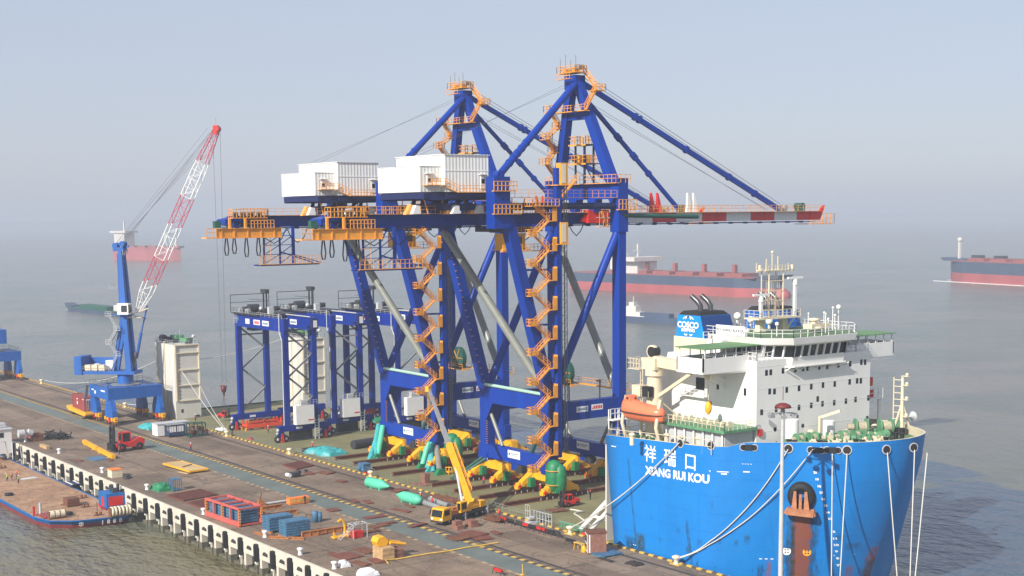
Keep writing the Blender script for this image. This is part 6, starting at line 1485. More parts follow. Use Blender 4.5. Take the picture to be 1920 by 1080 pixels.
m = MB(); m.box(root + bd * 24.6, (1.0, .7, 1.0)); m.tube(root + bd * 25 , root + bd * 25 + Vector((0, 0, -5)), .04, n=4); m.build('boom_head', 'yellow', tc)

def heavy_forklift(label, loc, rz, sc_=1.0):
    t = thing('forklift', label, 'forklift', loc, rz, None)
    def b(m, n_, mt, p=None):
        m.v = [(x * sc_, y * sc_, z * sc_) for x, y, z in m.v]; return m.build(n_, mt, p or t)
    m = MB(); m.prism([(-3.2, .7), (2.0, .7), (2.0, 1.3), (.9, 1.5), (-.5, 1.5), (-2.2, 2.3), (-3.0, 2.2), (-3.4, 1.5)], 'y', -1.05, 1.05); m.bx(.6, 2.2, -1.3, 1.3, .9, 1.45); b(m, 'body', 'red')
    m = MB(); m.bx(-.8, .9, -.85, .85, 1.5, 1.75); m.bx(-.8, .9, -.85, .85, 3.3, 3.5)
    for x in (-.75, .85):
        for y in (-.8, .8): m.beam((x, y, 1.6), (x, y, 3.4), .13)
    c = b(m, 'cab_frame', 'red')
    m = MB(); m.bx(-.7, .8, -.78, .78, 1.8, 3.28); b(m, 'cab_glass', 'glass', c)
    m = MB()
    for y in (-.75, .75): m.beam((2.45, y, .25), (2.35, y, 4.9), .34, .3); m.beam((2.7, y * .8, .3), (2.6, y * .8, 4.6), .2)
    for z in (.8, 2.2, 3.4, 4.8): m.beam((2.45, -.75, z), (2.45, .75, z), .22)
    b(m, 'mast', 'dark')
    m = MB(); m.bx(2.7, 2.95, -1.3, 1.3, .5, 1.6)
    for y in (-.8, .8): m.bx(2.9, 4.6, y - .12, y + .12, .25, .38); m.bx(2.85, 3.0, y - .12, y + .12, .25, 1.7)
    b(m, 'fork_carriage', 'black')
    def wh(x, y, r, w_):
        m = MB(); m.lathe([(r * .5, -w_ / 2), (r * .92, -w_ / 2), (r, -w_ * .3), (r, w_ * .3), (r * .92, w_ / 2), (r * .5, w_ / 2)], (x, y, r), 16, 'y'); o = b(m, 'wheel', 'black')
        m = MB(); m.lathe([(r * .12, -w_ / 2 - .02), (r * .5, -w_ / 2 + .04), (r * .5, w_ / 2 - .04), (r * .12, w_ / 2 + .02)], (x, y, r), 12, 'y'); b(m, 'rim', 'red', o)
    for y in (-1.25, 1.25): wh(1.3, y, .82, .7)
    for y in (-.95, .95): wh(-2.3, y, .74, .5)
    m = MB(); m.bx(-3.5, -3.38, -.8, .8, 1.2, 1.9); b(m, 'rear_grille', 'dark')
    return t
pa, pb = G(214, 847), G(256, 842)
heavy_forklift('large red forklift with black mast on the quay behind the yellow beam', (*((pa + pb) / 2)[:2], 0), math.atan2((pa - pb).y, (pa - pb).x), 1.22)
pa, pb = G(1054, 951), G(1079, 947)
heavy_forklift('small red forklift driving on the green deck in front of the nearer crane', (*((pa + pb) / 2)[:2], 0), math.atan2((pa - pb).y, (pa - pb).x), .62)
q = swing_target
heavy_forklift('red forklift hoisted on slings above the deck under the harbour crane hook', (q.x, q.y, .9), R(35), .52)
m = MB()
for dx, dy in ((-.9, -.4), (.9, -.4), (.9, .5), (-.9, .5)): m.tube((q.x, q.y, 6.6), (q.x + dx, q.y + dy, 2.6), .045, n=4, smooth=False)
m.tube((q.x, q.y, 6.4), (q.x, q.y, 7.2), .08, n=5)
tag(m.build('lifting_sling', 'wire'), 'wire slings between the hook and the hoisted red forklift', 'sling')

# container on a yellow flatbed
pa, pb = G(121, 770), G(171, 792); ang = math.atan2((pb - pa).y, (pb - pa).x); mid = (pa + pb) / 2
ct = thing('flatbed_trailer', 'yellow flatbed trailer under the maroon container beside the harbour crane', 'trailer', (mid.x, mid.y + 1.2, 0), ang)
m = MB(); m.prism([(-9.5, 2.0), (9.5, 2.0), (9.5, 1.5), (7.8, .9), (-7.8, .9), (-9.5, 1.4)], 'y', -1.5, 1.5); m.build('bed', 'yellow', ct)
for x in (-6.5, -5.2, 5.2, 6.5):
    for y in (-1.0, 1.0): wheel(ct, x, y, .5, .5, .4)
co = thing('shipping_container', 'maroon shipping container resting on the yellow flatbed trailer', 'container', (mid.x + 1.0, mid.y + 1.4, 2.02), ang)
m = MB(); L_, W_, H_ = 11.8, 2.44, 3.6
pts = []
for i in range(60): pts.append((-L_ / 2 + L_ * i / 59, -W_ / 2 + (.06 if i % 2 else 0)))
for i in range(60): pts.append((L_ / 2 - L_ * i / 59, W_ / 2 - (.06 if i % 2 else 0)))
m.prism(pts, 'z', .15, H_ - .12); m.build('corrugated_body', 'container', co)
m = MB()
for y in (-W_ / 2, W_ / 2):
    for z in (.08, H_ - .06): m.beam((-L_ / 2, y, z), (L_ / 2, y, z), .16)
for x in (-L_ / 2, L_ / 2):
    for y in (-W_ / 2, W_ / 2): m.beam((x, y, 0), (x, y, H_), .17)
    for z in (.08, H_ - .06): m.beam((x, -W_ / 2, z), (x, W_ / 2, z), .16)
m.build('corner_frame', 'container', co)
m = MB(); m.bx(L_ / 2 + .02, L_ / 2 + .06, -1.1, 1.1, .2, 3.4); d = m.build('door', 'container', co)
m = MB()
for y in (-.7, -.25, .25, .7): m.tube((L_ / 2 + .1, y, .3), (L_ / 2 + .1, y, 3.3), .04, n=5)
m.build('lock_bar', 'lgrey', d)
m = MB(); m.tube((-1.2, -W_ / 2 - .05, 1.6), (-1.2, -W_ / 2 - .01, 1.6), .5, n=14); m.bx(-1.7, -.7, -W_ / 2 - .04, -W_ / 2 - .01, 2.5, 2.8); m.bx(3.9, 5.0, -W_ / 2 - .04, -W_ / 2 - .01, 2.9, 3.15); m.bx(L_ / 2 + .065, L_ / 2 + .08, -.9, .3, 2.9, 3.15); m.build('container_print', 'letter', co)
# ================================================================== QUAY GOODS
def put(name, label, cat, px, py, parts, z=0.0, rz=0.0, group=None):
    """parts: list of (part name, builder(MB), material) ; several parts -> an Empty with children, one -> a tagged mesh"""
    p = G(px, py, z)
    if len(parts) == 1:
        m = MB(); parts[0][1](m); o = m.build(name, parts[0][2]); tag(o, label, cat, group); o.location = (p.x, p.y, z); o.rotation_euler = (0, 0, rz); return o
    t = thing(name, label, cat, (p.x, p.y, z), rz, group)
    for n_, f_, mt in parts:
        m = MB(); f_(m); m.build(n_, mt, t)
    return t
def ang(a, b):
    A, B_ = G(*a), G(*b); d = B_ - A; return math.atan2(d.y, d.x), d.length
def tarp(w_, l_, h_, seed, lumps=6):
    def f(m):
        rnd = random.Random(seed); nx, ny = 26, 16; vs = []
        bl = [(rnd.uniform(-.8, .8), rnd.uniform(-.6, .6), rnd.uniform(.25, .6)) for _ in range(lumps)]
        for i in range(nx + 1):
            for j in range(ny + 1):
                u, v = i / nx * 2 - 1, j / ny * 2 - 1; e = max(0, 1 - max(abs(u), abs(v)) ** 4)
                h = min(.62, .30 + .6 * max(math.exp(-((u - a) ** 2 * 9 + (v - b_) ** 2 * 7)) * c for a, b_, c in bl) + .10 * abs(math.sin(u * 9 + v * 4 + seed)) + rnd.uniform(0, .14))
                k = 1 + .15 * math.sin(u * 5 + seed) ; vs.append((u * w_ / 2, v * l_ / 2 * k, max(0.02, h * e ** .5 * h_) if 0 < i < nx and 0 < j < ny else 0.02))
        m.add(vs, [(i * (ny + 1) + j, (i + 1) * (ny + 1) + j, (i + 1) * (ny + 1) + j + 1, i * (ny + 1) + j + 1) for i in range(nx) for j in range(ny)], False)
    return f
put('tarpaulin_heap', 'turquoise tarpaulin heap beside the white portable office', 'tarpaulin', 279, 803, [('t', tarp(6.5, 3.4, 2.0, 3), 'teal')], rz=.1)
# portable office
a_, L_ = ang((296, 819), (354, 815)); a_ = math.pi / 2
def office(m): m.bx(-3.0, 3.0, -1.5, 5.4, .25, 3.1)
ofc = put('portable_office', 'white portable office with dark blue windowed porch on the quay', 'portable office', 322, 815, [('wall', lambda m: m.bx(-1.6, 1.6, -4.2, 3.8, .2, 3.0), 'white'),
    ('roof', lambda m: m.bx(-1.75, 1.75, -4.35, 3.95, 3.0, 3.15), 'lgrey'),
    ('porch', lambda m: (m.bx(1.65, 4.2, -2.4, 1.6, .35, 1.2), [m.beam((x, y, .1), (x, y, 3.0), .16) for x in (1.7, 4.15) for y in (-2.35, -.4, 1.55)], m.bx(1.62, 4.25, -2.45, 1.65, 2.75, 2.95)), 'navy'),
    ('porch_window', lambda m: [m.bx(4.16, 4.22, -2.3 + k * .62, -1.85 + k * .62, 1.25, 2.7) for k in range(6)], 'signwhite'),
    ('porch_roof', lambda m: m.bx(1.55, 4.4, -2.6, 1.8, 2.95, 3.05), 'grey')])
put('steel_cage', 'dark steel cage of machine parts beside the portable office', 'cage', 368, 818, [('frame', lambda m: ([m.beam((x, y, 0), (x, y, 3.2), .22) for x in (-1, 1) for y in (-2, 0, 2)], [m.beam((x, -2, z), (x, 2, z), .2) for x in (-1, 1) for z in (.2, 3.2)], [m.beam((-1, y, z), (1, y, z), .2) for y in (-2, 2) for z in (.2, 3.2)]), 'dgreen'),
    ('machine_parts', lambda m: [m.box((random.uniform(-.6, .6), random.uniform(-1.5, 1.5), random.uniform(.4, 2.4)), (.8, .9, .6), random.random()) for _ in range(9)], 'rust')])
# yellow box beam, split in the middle, near the large forklift
for (a, b_), lb_ in ((((158, 832), (183, 846)), 'yellow box beam lying before the large forklift, far half'), (((185, 847), (213, 861)), 'yellow box beam lying before the large forklift, near half')):
    A, B_ = G(*a), G(*b_); m = MB(); m.beam(A + Vector((0, 0, .55)), B_ + Vector((0, 0, .55)), .8, .8)
    n_ = 8
    for k in range(n_ + 1): q = A.lerp(B_, k / n_) + Vector((0, 0, .55)); m.beam(q - (B_ - A).normalized() * .06, q + (B_ - A).normalized() * .06, .88, .88)
    for k in (.2, .8): q = A.lerp(B_, k); m.box((q.x, q.y, .08), (.5, 1.4, .14))
    tag(m.build('box_beam', 'yellow'), lb_, 'beam')
# flat yellow platform
A, B_, C_ = G(311, 874), G(361, 889), G(386, 882); a_, l_ = ang((311, 874), (361, 889)); _, w_ = ang((361, 889), (386, 882))
M['palewood'] = P('pale worn planks', (0.55, 0.38, 0.17), .7, var=.15)
put('loading_platform', 'flat yellow rimmed timber platform lying alone on the quay', 'platform', 348, 879, [('deck', lambda m: [m.bx(-l_ / 2 + .1, l_ / 2 - .1, -2.0 + k * .5, -1.56 + k * .5, .5, .62) for k in range(8)], 'palewood'),
    ('rim', lambda m: ([m.beam((-l_ / 2, y, .5), (l_ / 2, y, .5), .2, .34) for y in (-2.1, 2.1)], [m.beam((x, -2.1, .5), (x, 2.1, .5), .2, .34) for x in (-l_ / 2, l_ / 2)]), 'yellow'),
    ('support_block', lambda m: [m.box((x, y, .2), (.5, .5, .4)) for x in (-l_ / 2 + 1, l_ / 2 - 1) for y in (-1.5, 1.5)], 'rust'), ('loose_board', lambda m: (m.box((0.4, 0, .75), (.4, 3.4, .2), .5), m.beam((l_ / 2 - 3, -3.2, .2), (l_ / 2 + .4, -2.6, .2), .4, .2)), 'wood')], rz=a_)
put('cable_crate', 'cream crate with orange lid at the pier edge above the barge', 'crate', 216, 894, [('box', lambda m: (m.bx(-1.2, 1.2, -1.1, 1.1, 0, 1.5), [m.bx(-1.22, 1.22, -1.14, 1.14, z, z + .12) for z in (.1, .7, 1.3)]), 'cream'), ('lid', lambda m: m.bx(-1.25, 1.25, -1.15, 1.15, 1.5, 1.68), 'orvest')])
put('tyre_pile', 'pile of old rope coils and tyres beside the cream crate', 'tyres', 235, 896, [('t', lambda m: [m.lathe([(.25, 0), (.5, 0), (.55, .15), (.5, .3), (.25, .3)], (x, y, z), 12) for x, y, z in ((0, 0, 0), (.7, .5, 0), (1.3, -.2, 0), (.3, .2, .3), (-.8, .5, 0))], 'dark')])
# scrap frames and red box
put('scrap_heap', 'tangled heap of black steel frames at the far quay corner', 'scrap', 108, 823, [('t', lambda m: [m.beam((random.uniform(-4.5, 3), random.uniform(-2, 3.2), random.uniform(.1, 1.8)), (random.uniform(-4.5, 3), random.uniform(-2, 3.2), random.uniform(.1, 1.3)), .2) for _ in range(46)], 'black')], rz=.3)
put('steel_box', 'open rust brown steel box beside the black scrap heap', 'steel box', 69, 826, [('t', lambda m: (m.bx(-1.4, 1.4, -1.2, 1.2, 0, .15), m.bx(-1.4, 1.4, -1.2, -1.05, .15, 1.7), m.bx(-1.4, 1.4, 1.05, 1.2, .15, 1.7), m.bx(-1.4, -1.25, -1.05, 1.05, .15, 1.7), m.bx(1.25, 1.4, -1.05, 1.05, .15, 1.7)), 'rust')])
put('steel_pipe', 'pale pink steel pipe on the quay edge by the worker in yellow', 'pipe', 55, 824, [('t', lambda m: m.tube((-3.2, .2, .4), (3.2, -.2, .4), .3), 'pink')], rz=0)
put('timber_beam', 'short orange yellow beam lying on the quay edge by the scrap heap', 'beam', 84, 840, [('t', lambda m: m.bx(-2.3, 2.3, -.4, .4, 0, .7), 'wood')], rz=.02)
put('steel_sheet', 'blue grey steel sheet lying flat on the quay', 'steel plate', 183, 860, [('t', lambda m: (m.bx(-2.6, 2.6, -1.8, 1.8, 0, .08), m.bx(-2.4, 2.2, -1.7, 1.6, .08, .16)), 'ctblue')], rz=.1)
put('tarpaulin_heap', 'green tarpaulin heap at the pier edge beside the blue rack', 'tarpaulin', 304, 918, [('t', tarp(4.6, 3.4, 2.2, 8), 'green')])
put('steel_rack', 'blue slatted steel rack beside the green tarpaulin heap', 'rack', 329, 919, [('t', lambda m: (m.bx(-1.1, 1.1, -.9, .9, .1, .25), [m.bx(-1.1 + k * .44, -.98 + k * .44, -.95, -.87, .1, 2.3) for k in range(6)], [m.bx(1.02, 1.1, -.9 + k * .42, -.78 + k * .42, .1, 2.3) for k in range(5)], m.bx(-1.1, 1.1, -.95, -.85, 1.1, 1.3), m.bx(-1.1, 1.1, -.9, .9, 2.2, 2.3)), 'ctblue')])
# brown gratings, each panel a thing
def grating(name, corners, label, nst=9, z0=.05):
    A, B_, C_ = (G(*c) for c in corners); u = B_ - A; v = C_ - B_; m = MB()
    n_ = max(6, int(v.length / .55)); k_ = nst
    for i in range(k_): q = A + u * ((i + .5) / k_) + Vector((0, 0, z0 + .12)); m.beam(q, q + v, u.length / k_ * .55, .22)
    for j in range(4): q = A + v * (j / 3) + Vector((0, 0, z0 + .02)); m.beam(q, q + u, .3, .1)
    return tag(m.build(name, 'brown'), label, 'grating', 'brown steel gratings stacked on the quay')
grating('steel_grating', ((312, 930), (345, 941), (409, 929)), 'large brown steel grating behind the pink steel frame, leftmost of its row', 11)
grating('steel_grating', ((351, 944), (388, 957), (436, 946)), 'brown steel grating partly hidden by the pink steel frame', 11)
grating('steel_grating', ((420, 934), (447, 944), (463, 941)), 'small brown grating right behind the pink steel frame', 8)
grating('steel_grating', ((530, 873), (556, 882), (590, 874)), 'timber coloured brown grating lying near the kerb beside the deck', 9)
# pink steel frame with panels in it
A, B_, C_ = G(400, 972), G(449, 989), G(476, 984); A = A - (B_ - A) * .28; u = (B_ - A); v = (C_ - B_); Lf, Wf = u.length, 4.2; ra = math.atan2(u.y, u.x)
pf = thing('steel_transport_frame', 'long pink steel transport frame holding blue panel stacks at the pier edge', 'steel frame', (B_.x, B_.y, 0), ra)
def bars(m):
    for y in (0, Wf):
        for z in (.35, 3.1): m.beam((-Lf, y, z), (0, y, z), .3, .36)
        for k in range(5): x = -Lf * k / 4; m.beam((x, y, 0), (x, y, 3.2), .3)
        m.bx(-Lf, 0, y - .18, y + .18, .1, .9)
    for k in range(5):
        x = -Lf * k / 4
        for z in (.3, 3.1): m.beam((x, 0, z), (x, Wf, z), .26)
m = MB(); bars(m); m.build('frame', 'pink', pf)
m = MB()
for k in (0, 2, 4):
    x = -Lf * k / 4
    for j in range(6): m.box((x + .17, -.02 if j % 2 else .0, .5 + j * .45), (.08, .36, .24))
    for j in range(6): m.box((x + .17, Wf, .5 + j * .45), (.08, .36, .24))
m.build('hazard_stripe', 'yellow', pf)
for k in range(4):
    x0 = -Lf * (k + 1) / 4 + .35; x1 = -Lf * k / 4 - .35
    for j in range(5):
        m = MB(); m.bx(x0, x1, .5, Wf - .4, .55 + j * .48, .93 + j * .48); m.build('panel', 'ctblue', pf)
# stacked blue panels, each panel countable but tied in bundles
def panel_stack(px0, py0, px1, py1, n_, label, rise=.52):
    A, B_ = G(px0, py0), G(px1, py1); c = (A + B_) / 2; t = thing('panel_bundle', label, 'panel stack', (c.x, c.y + 1.5, 0), 0, 'blue steel panels bundled on timbers')
    for k in range(n_):
        m = MB(); z = .35 + k * rise; m.bx(-1.35, 1.35, -2.2, 2.2, z, z + rise * .82)
        for y in (-1.7, 0, 1.7): m.bx(-1.4, 1.4, y - .12, y + .12, z + rise * .1, z + rise * .6)
        for x in (-1.0, -.3, .4, 1.0): m.bx(x - .08, x + .08, -2.25, 2.25, z + rise * .3, z + rise * .7)
        m.build('panel', 'ctblue', t)
    m = MB(); [m.bx(-1.7, 1.7, y - .2, y + .2, 0, .34) for y in (-2, 2)]; m.build('bearer', 'rustor', t)
    return t
panel_stack(488, 1000, 524, 994, 5, 'taller bundle of blue panels behind the other, beside the pink frame', .48); panel_stack(520, 1011, 555, 1004, 6, 'front bundle of blue steel panels at the pier edge', .42)
# orange beams across the quay
def ibeam(a, b_, label, mat='rustor', h_=.7, w_=.45):
    A, B_ = G(*a), G(*b_); m = MB(); z = Vector((0, 0, h_ / 2)); m.beam(A + z, B_ + z, .12, h_ * .9); m.beam(A + Vector((0, 0, .05)), B_ + Vector((0, 0, .05)), w_, .1); m.beam(A + Vector((0, 0, h_)), B_ + Vector((0, 0, h_)), w_, .1)
    d = (B_ - A); n_ = int(d.length / 1.3)
    for k in range(n_ + 1): q = A + d * (k / n_) + z; m.beam(q - d.normalized() * .05, q + d.normalized() * .05, w_ * .9, h_ * .85)
    return tag(m.build('steel_beam', mat), label, 'steel beam', 'orange primed steel beams laid across the quay')
ibeam((468, 961), (528, 952), 'orange steel beam behind the pink frame, farthest of the three')
ibeam((474, 975), (556, 963), 'middle orange steel beam running out from the pink frame', h_=.8)
ibeam((566, 1008), (655, 995), 'longest orange steel beam ending at the yellow bracket', h_=.9)
ibeam((478, 1000), (503, 1007), 'short orange bearer under the rear panel bundle', h_=.3)
ibeam((505, 1009), (570, 1012), 'orange bearer under the front panel bundle', h_=.35)
put('steel_pipe', 'silver grey pipe lying behind the orange beams', 'pipe', 512, 945, [('t', lambda m: m.tube((0, -2.8, .25), (0, 2.8, .25), .22), 'lgrey')])
put('pipe_stand', 'small rusty machine with lever beside the silver pipe', 'machine', 488, 948, [('base', lambda m: (m.bx(-.6, .6, -.9, .9, 0, .5), m.bx(-.3, .3, -.4, .4, .5, 1.1)), 'rustor'), ('lever', lambda m: m.beam((0, 0, 1), (.1, .3, 2.4), .18), 'rust')])
put('site_box', 'bright orange tool box on the quay beside the standing worker', 'tool box', 559, 944, [('box', lambda m: m.bx(-.7, .7, -2.0, 2.0, .1, 1.2), 'orvest'), ('panel', lambda m: [m.bx(.7, .73, y - .5, y + .5, .4, 1.0) for y in (-1.3, 0, 1.3)], 'yelmark')])
put('plate_compactor', 'grey green drum compactor standing with a frame in mid quay', 'machine', 589, 979, [('drum', lambda m: (m.lathe([(.3, 0), (.6, .1), (.6, 1.7), (.45, 1.9), (.1, 1.95)], (0, .2, 0), 14), m.lathe([(.3, 0), (.5, .1), (.5, 1.6), (.1, 1.7)], (.2, -1.0 + 1.9, 0), 12)), 'ctblue'), ('frame', lambda m: (m.beam((-.2, -1.4, 0), (-.2, -1.4, 1.5), .1), m.beam((-.2, -1.4, 1.4), (0, -.4, 1.4), .1), m.beam((-.2, -1.4, .1), (0, .4, .1), .1)), 'rust')])
put('steel_bracket', 'tall yellow orange steel bracket at the end of the long beam', 'bracket', 640, 1008, [('t', lambda m: (m.bx(-.6, .6, -1.6, 1.2, .1, .35), m.beam((0, -1.2, .3), (0, -1.4, 1.0), .25), m.path([(0, .6, .3), (0, .7, 1.6), (0, .5, 2.6), (0, -.1, 3.0), (0, -.6, 2.7)], .22, 6), m.bx(-.5, .5, .9, 1.4, .35, .9)), 'yellow')])
put('scaffold_frame', 'leaning grey scaffold ladder with a red box in its frame', 'scaffold', 668, 1008, [('ladder', lambda m: ([m.beam((x, -3.2, .1), (x, 0.4, 2.6), .09) for x in (-.4, .4)], [m.beam((-.4, -3 + k * .5, .2 + k * .35), (.4, -3 + k * .5, .2 + k * .35), .08) for k in range(7)]), 'lgrey'),
    ('frame', lambda m: ([m.beam((x, y, 0), (x, y, 2.4), .1) for x in (-.8, .8) for y in (-1, 1.6)], [m.beam((x, -1, 2.35), (x, 1.6, 2.35), .09) for x in (-.8, .8)], [m.beam((-.8, y, 2.35), (.8, y, 2.35), .09) for y in (-1, 1.6)]), 'lgrey'), ('box', lambda m: m.bx(-.6, .6, -.7, .9, .1, 1.2), 'red')])
ymt = put('wooden_crate', 'pair of timber crates on the near quay carrying yellow machinery', 'crate', 724, 1046, [('crate', lambda m: (m.bx(-1.4, 1.5, -1.5, .6, 0, 1.9), [m.bx(-1.45, 1.55, -1.55, .65, z, z + .12) for z in (.2, .9, 1.6)]), 'wood'), ('crate', lambda m: (m.bx(-1.1, 1.3, .75, 2.3, 0, 1.35), m.bx(-1.15, 1.35, .7, 2.35, .6, .75)), 'redwood')])
put('excavator_bucket', 'yellow bucket and arm piece lying on the timber crates', 'machinery', 722, 1044, [('bucket', lambda m: m.prism([(-1.5, 1.95), (-.1, 1.95), (.3, 2.6), (-.5, 3.4), (-1.4, 3.3), (-1.8, 2.6)], 'x', -1.1, .7), 'yellow'), ('arm', lambda m: (m.beam((0, .2, 2.4), (.2, 2.6, 1.8), .7, .6), m.tube((.8, .4, 2.3), (.8, 3.2, 1.7), .25)), 'yellow')])
# rusty plates lying about
random.seed(21)
PL = [(206, 863, 3.2, 1.0), (148, 864, 2.6, 1.0), (650, 1043, 4.4, 3.6), (685, 1033, 4.2, 2.6), (708, 1052, 3.2, 2.2), (637, 1060, 3.0, 1.2), (676, 1057, 3.6, 1.4), (628, 1040, 3.4, .9), (610, 1001, .9, 3.2), (545, 978, 2.6, 1.4), (690, 942, 3.2, 1.4), (703, 970, 1.8, 4.2), (712, 987, 1.8, 3.6), (665, 940, 2.8, 1.1), (752, 958, 4.5, 1.0), (768, 950, 3.2, .8), (625, 957, 2.4, 2.2), (580, 888, 3.0, 1.8), (610, 887, 3.6, 2.6), (748, 920, 2.6, 3.0), (888, 1002, 4.2, 3.2), (868, 1008, 3.2, 5.2), (905, 1010, 2.6, 3.0), (930, 1000, 2.4, 1.0), (692, 998, 1.6, 3.8), (818, 966, 3.0, 1.8), (838, 958, 3.4, .8), (725, 982, 1.4, 3.6), (540, 1000, 1.2, 1.2), (560, 985, 1.0, 2.4), (1045, 958, 2.6, 3.4), (783, 986, 1.2, 3.8), (640, 903, 2.6, 1.4)]
PW = ['beside', 'near', 'by']
LM = [(185, 846, 'yellow box beam'), (235, 845, 'large red forklift'), (730, 925, 'left green float'), (766, 942, 'right green float'), (846, 980, 'truck crane cab'), (885, 985, 'timber blocks'),
      (722, 1040, 'yellow machinery on crates'), (645, 1062, 'small white bundle'), (688, 1078, 'large white bundle'), (668, 1008, 'scaffold frame'), (640, 1005, 'yellow bracket'), (589, 979, 'drum compactor'), (553, 892, 'tool cart'), (559, 944, 'orange tool box'),
      (535, 1000, 'blue panel bundles'), (560, 876, 'grating near the kerb'), (1066, 945, 'small red forklift'), (815, 950, 'grey pipes')]
USED = set()
def plate_label(px, py, a, b_, i):
    r_ = max(a, b_) / min(a, b_); size = ('long narrow' if r_ > 2.4 else 'broad' if a * b_ > 9 else 'small') ; colr = 'red brown' if i % 3 else 'rust brown'
    for lx, ly, nm in sorted(LM, key=lambda q: math.hypot(q[0] - px, q[1] - py)):
        dx, dy = px - lx, py - ly; d = ('right of' if dx > 0 else 'left of') if abs(dx) > abs(dy) * 1.6 else ('in front of' if dy > 0 else 'behind')
        for near in ('just', 'farther'):
            l = f"{size} {colr} steel plate lying {near} {d} the {nm}"
            if l not in USED: USED.add(l); return l
for i, (px, py, a, b_) in enumerate(PL):
    p = G(px, py); m = MB(); m.box((0, 0, .07), (a, b_, .1)); m.box((a * .1, b_ * .08, .16), (a * .8, b_ * .7, .08), .08)
    o = m.build('steel_plate', 'brown' if i % 3 else 'rust'); o.location = (p.x, p.y, .003 * i); o.rotation_euler = (0, 0, random.uniform(-.25, .25)); tag(o, plate_label(px, py, a, b_, i), 'steel plate', 'rusty steel plates scattered on the quay')
put('timber_block', 'tall reddish timber block in front of the truck crane cab', 'timber block', 859, 992, [('t', lambda m: (m.bx(-.8, .8, -.7, .7, 0, .7), m.bx(-.8, .3, -.7, .7, .7, 1.4)), 'redwood')])
put('timber_block', 'reddish timber block stack under the truck crane middle', 'timber block', 885, 987, [('t', lambda m: (m.bx(-.9, .9, -.8, .8, 0, .6), m.bx(-.9, .9, -.8, .6, .6, 1.15)), 'redwood')])
# mint floats
def mfloat(a, b_, label):
    A, B_ = G(*a), G(*b_); d = B_ - A; L_ = d.length; t = thing('steel_float', label, 'float', (*((A + B_) / 2)[:2], 0), math.atan2(d.y, d.x), 'mint green cylindrical floats on the quay')
    m = MB(); m.lathe([(.05, -L_ / 2), (.5, -L_ / 2 + .2), (.95, -L_ / 2 + .9), (1.0, 0), (.95, L_ / 2 - 2.2), (.4, L_ / 2 - .8), (.12, L_ / 2)], (0, 0, 1.0), 16, 'x'); m.build('shell', 'mint', t)
    m = MB(); m.lathe([(.96, -.06), (1.04, -.05), (1.04, .05), (.96, .06)], (-L_ / 2 + 1.0, 0, 1.0), 16, 'x'); m.bx(-1.5, -1.2, -.7, .7, 0, .35); m.bx(1.2, 1.5, -.7, .7, 0, .35); m.build('collar', 'mint', t); return t
mfloat((686, 912), (730, 922), 'left mint green float beside the yellow kerb'); mfloat((789, 949), (744, 937), 'right mint green float beside the grey pipes')
for (a, b_), lb_ in ((((792, 946), (826, 958)), 'left grey steel pipe between the green float and the truck crane'), (((806, 941), (842, 954)), 'right grey steel pipe between the green float and the truck crane')):
    A, B_ = G(*a), G(*b_); m = MB(); m.tube(A + Vector((0, 0, .5)), B_ + Vector((0, 0, .5)), .48, n=14); m.tube(B_ + Vector((0, 0, .5)) - (B_ - A) * .03, B_ + Vector((0, 0, .5)), .62, n=14); tag(m.build('steel_pipe', 'grey'), lb_, 'pipe')
random.seed(4)
put('scrap_heap', 'brown heap of chains and timbers beside the kerb behind the truck crane', 'scrap', 838, 938, [('t', lambda m: [m.beam((random.uniform(-5, 5), random.uniform(-1.2, 1.2), random.uniform(.05, .5)), (random.uniform(-5, 5), random.uniform(-1.2, 1.2), random.uniform(.05, .6)), .22) for _ in range(24)], 'rust')])
put('scrap_heap', 'dark chains and timbers heaped by the tail of the truck crane', 'scrap', 928, 976, [('t', lambda m: [m.beam((random.uniform(-2.5, 3), random.uniform(-1.4, 1.6), random.uniform(.05, .7)), (random.uniform(-2.5, 3), random.uniform(-1.4, 1.6), random.uniform(.05, .9)), .2) for _ in range(30)], 'rust')])
put('tool_cart', 'small white and dark tool cart among scattered tools by the road strip', 'cart', 553, 894, [('cart', lambda m: (m.bx(-.9, .9, -.8, .8, .3, .9), m.tube((-.6, .8, .9), (.6, .8, .9), .4)), 'dark'), ('tank', lambda m: m.tube((-.8, -1.4, .5), (.6, -1.4, .5), .4), 'signwhite')])
put('cable_drum', 'small dark cable drum lying right of the tool cart', 'cable drum', 574, 887, [('t', lambda m: m.lathe([(.5, 0), (.5, .1), (.25, .1), (.25, .6), (.5, .6), (.5, .7)], (0, 0, 0), 14), 'dark')])
# barriers along the kerb walkway
def barrier(px, py, mat, label):
    return put('barrier', label, 'barrier', px, py, [('board', lambda m: m.bx(-1.0, 1.0, -.05, .05, .5, .95), mat), ('legs_frame', lambda m: ([m.beam((x, s_ * .45, 0), (x, 0, 1.0), .07) for x in (-.95, .95) for s_ in (-1, 1)], m.beam((-.95, 0, 1.0), (.95, 0, 1.0), .06)), 'dark')], rz=random.uniform(-.12, .12), group='folding barriers lined up along the kerb')
BR = [(944, 980, 'red'), (956, 984, 'black'), (974, 988, 'dark'), (987, 992, 'red'), (998, 995, 'black'), (1009, 998, 'red'), (1020, 1001, 'red'), (1030, 1004, 'black'), (1042, 1006, 'dark'), (1070, 1022, 'black')]
ORD = ['first', 'second', 'third', 'fourth', 'fifth', 'sixth', 'seventh', 'eighth', 'ninth', 'last']
for i, (px, py, mt) in enumerate(BR): barrier(px, py, mt, f"{'red' if mt == 'red' else 'black'} folding barrier, {ORD[i]} in the line from the truck crane")
barrier(934, 1078, 'red', 'lone red folding barrier on the near side of the road strip')
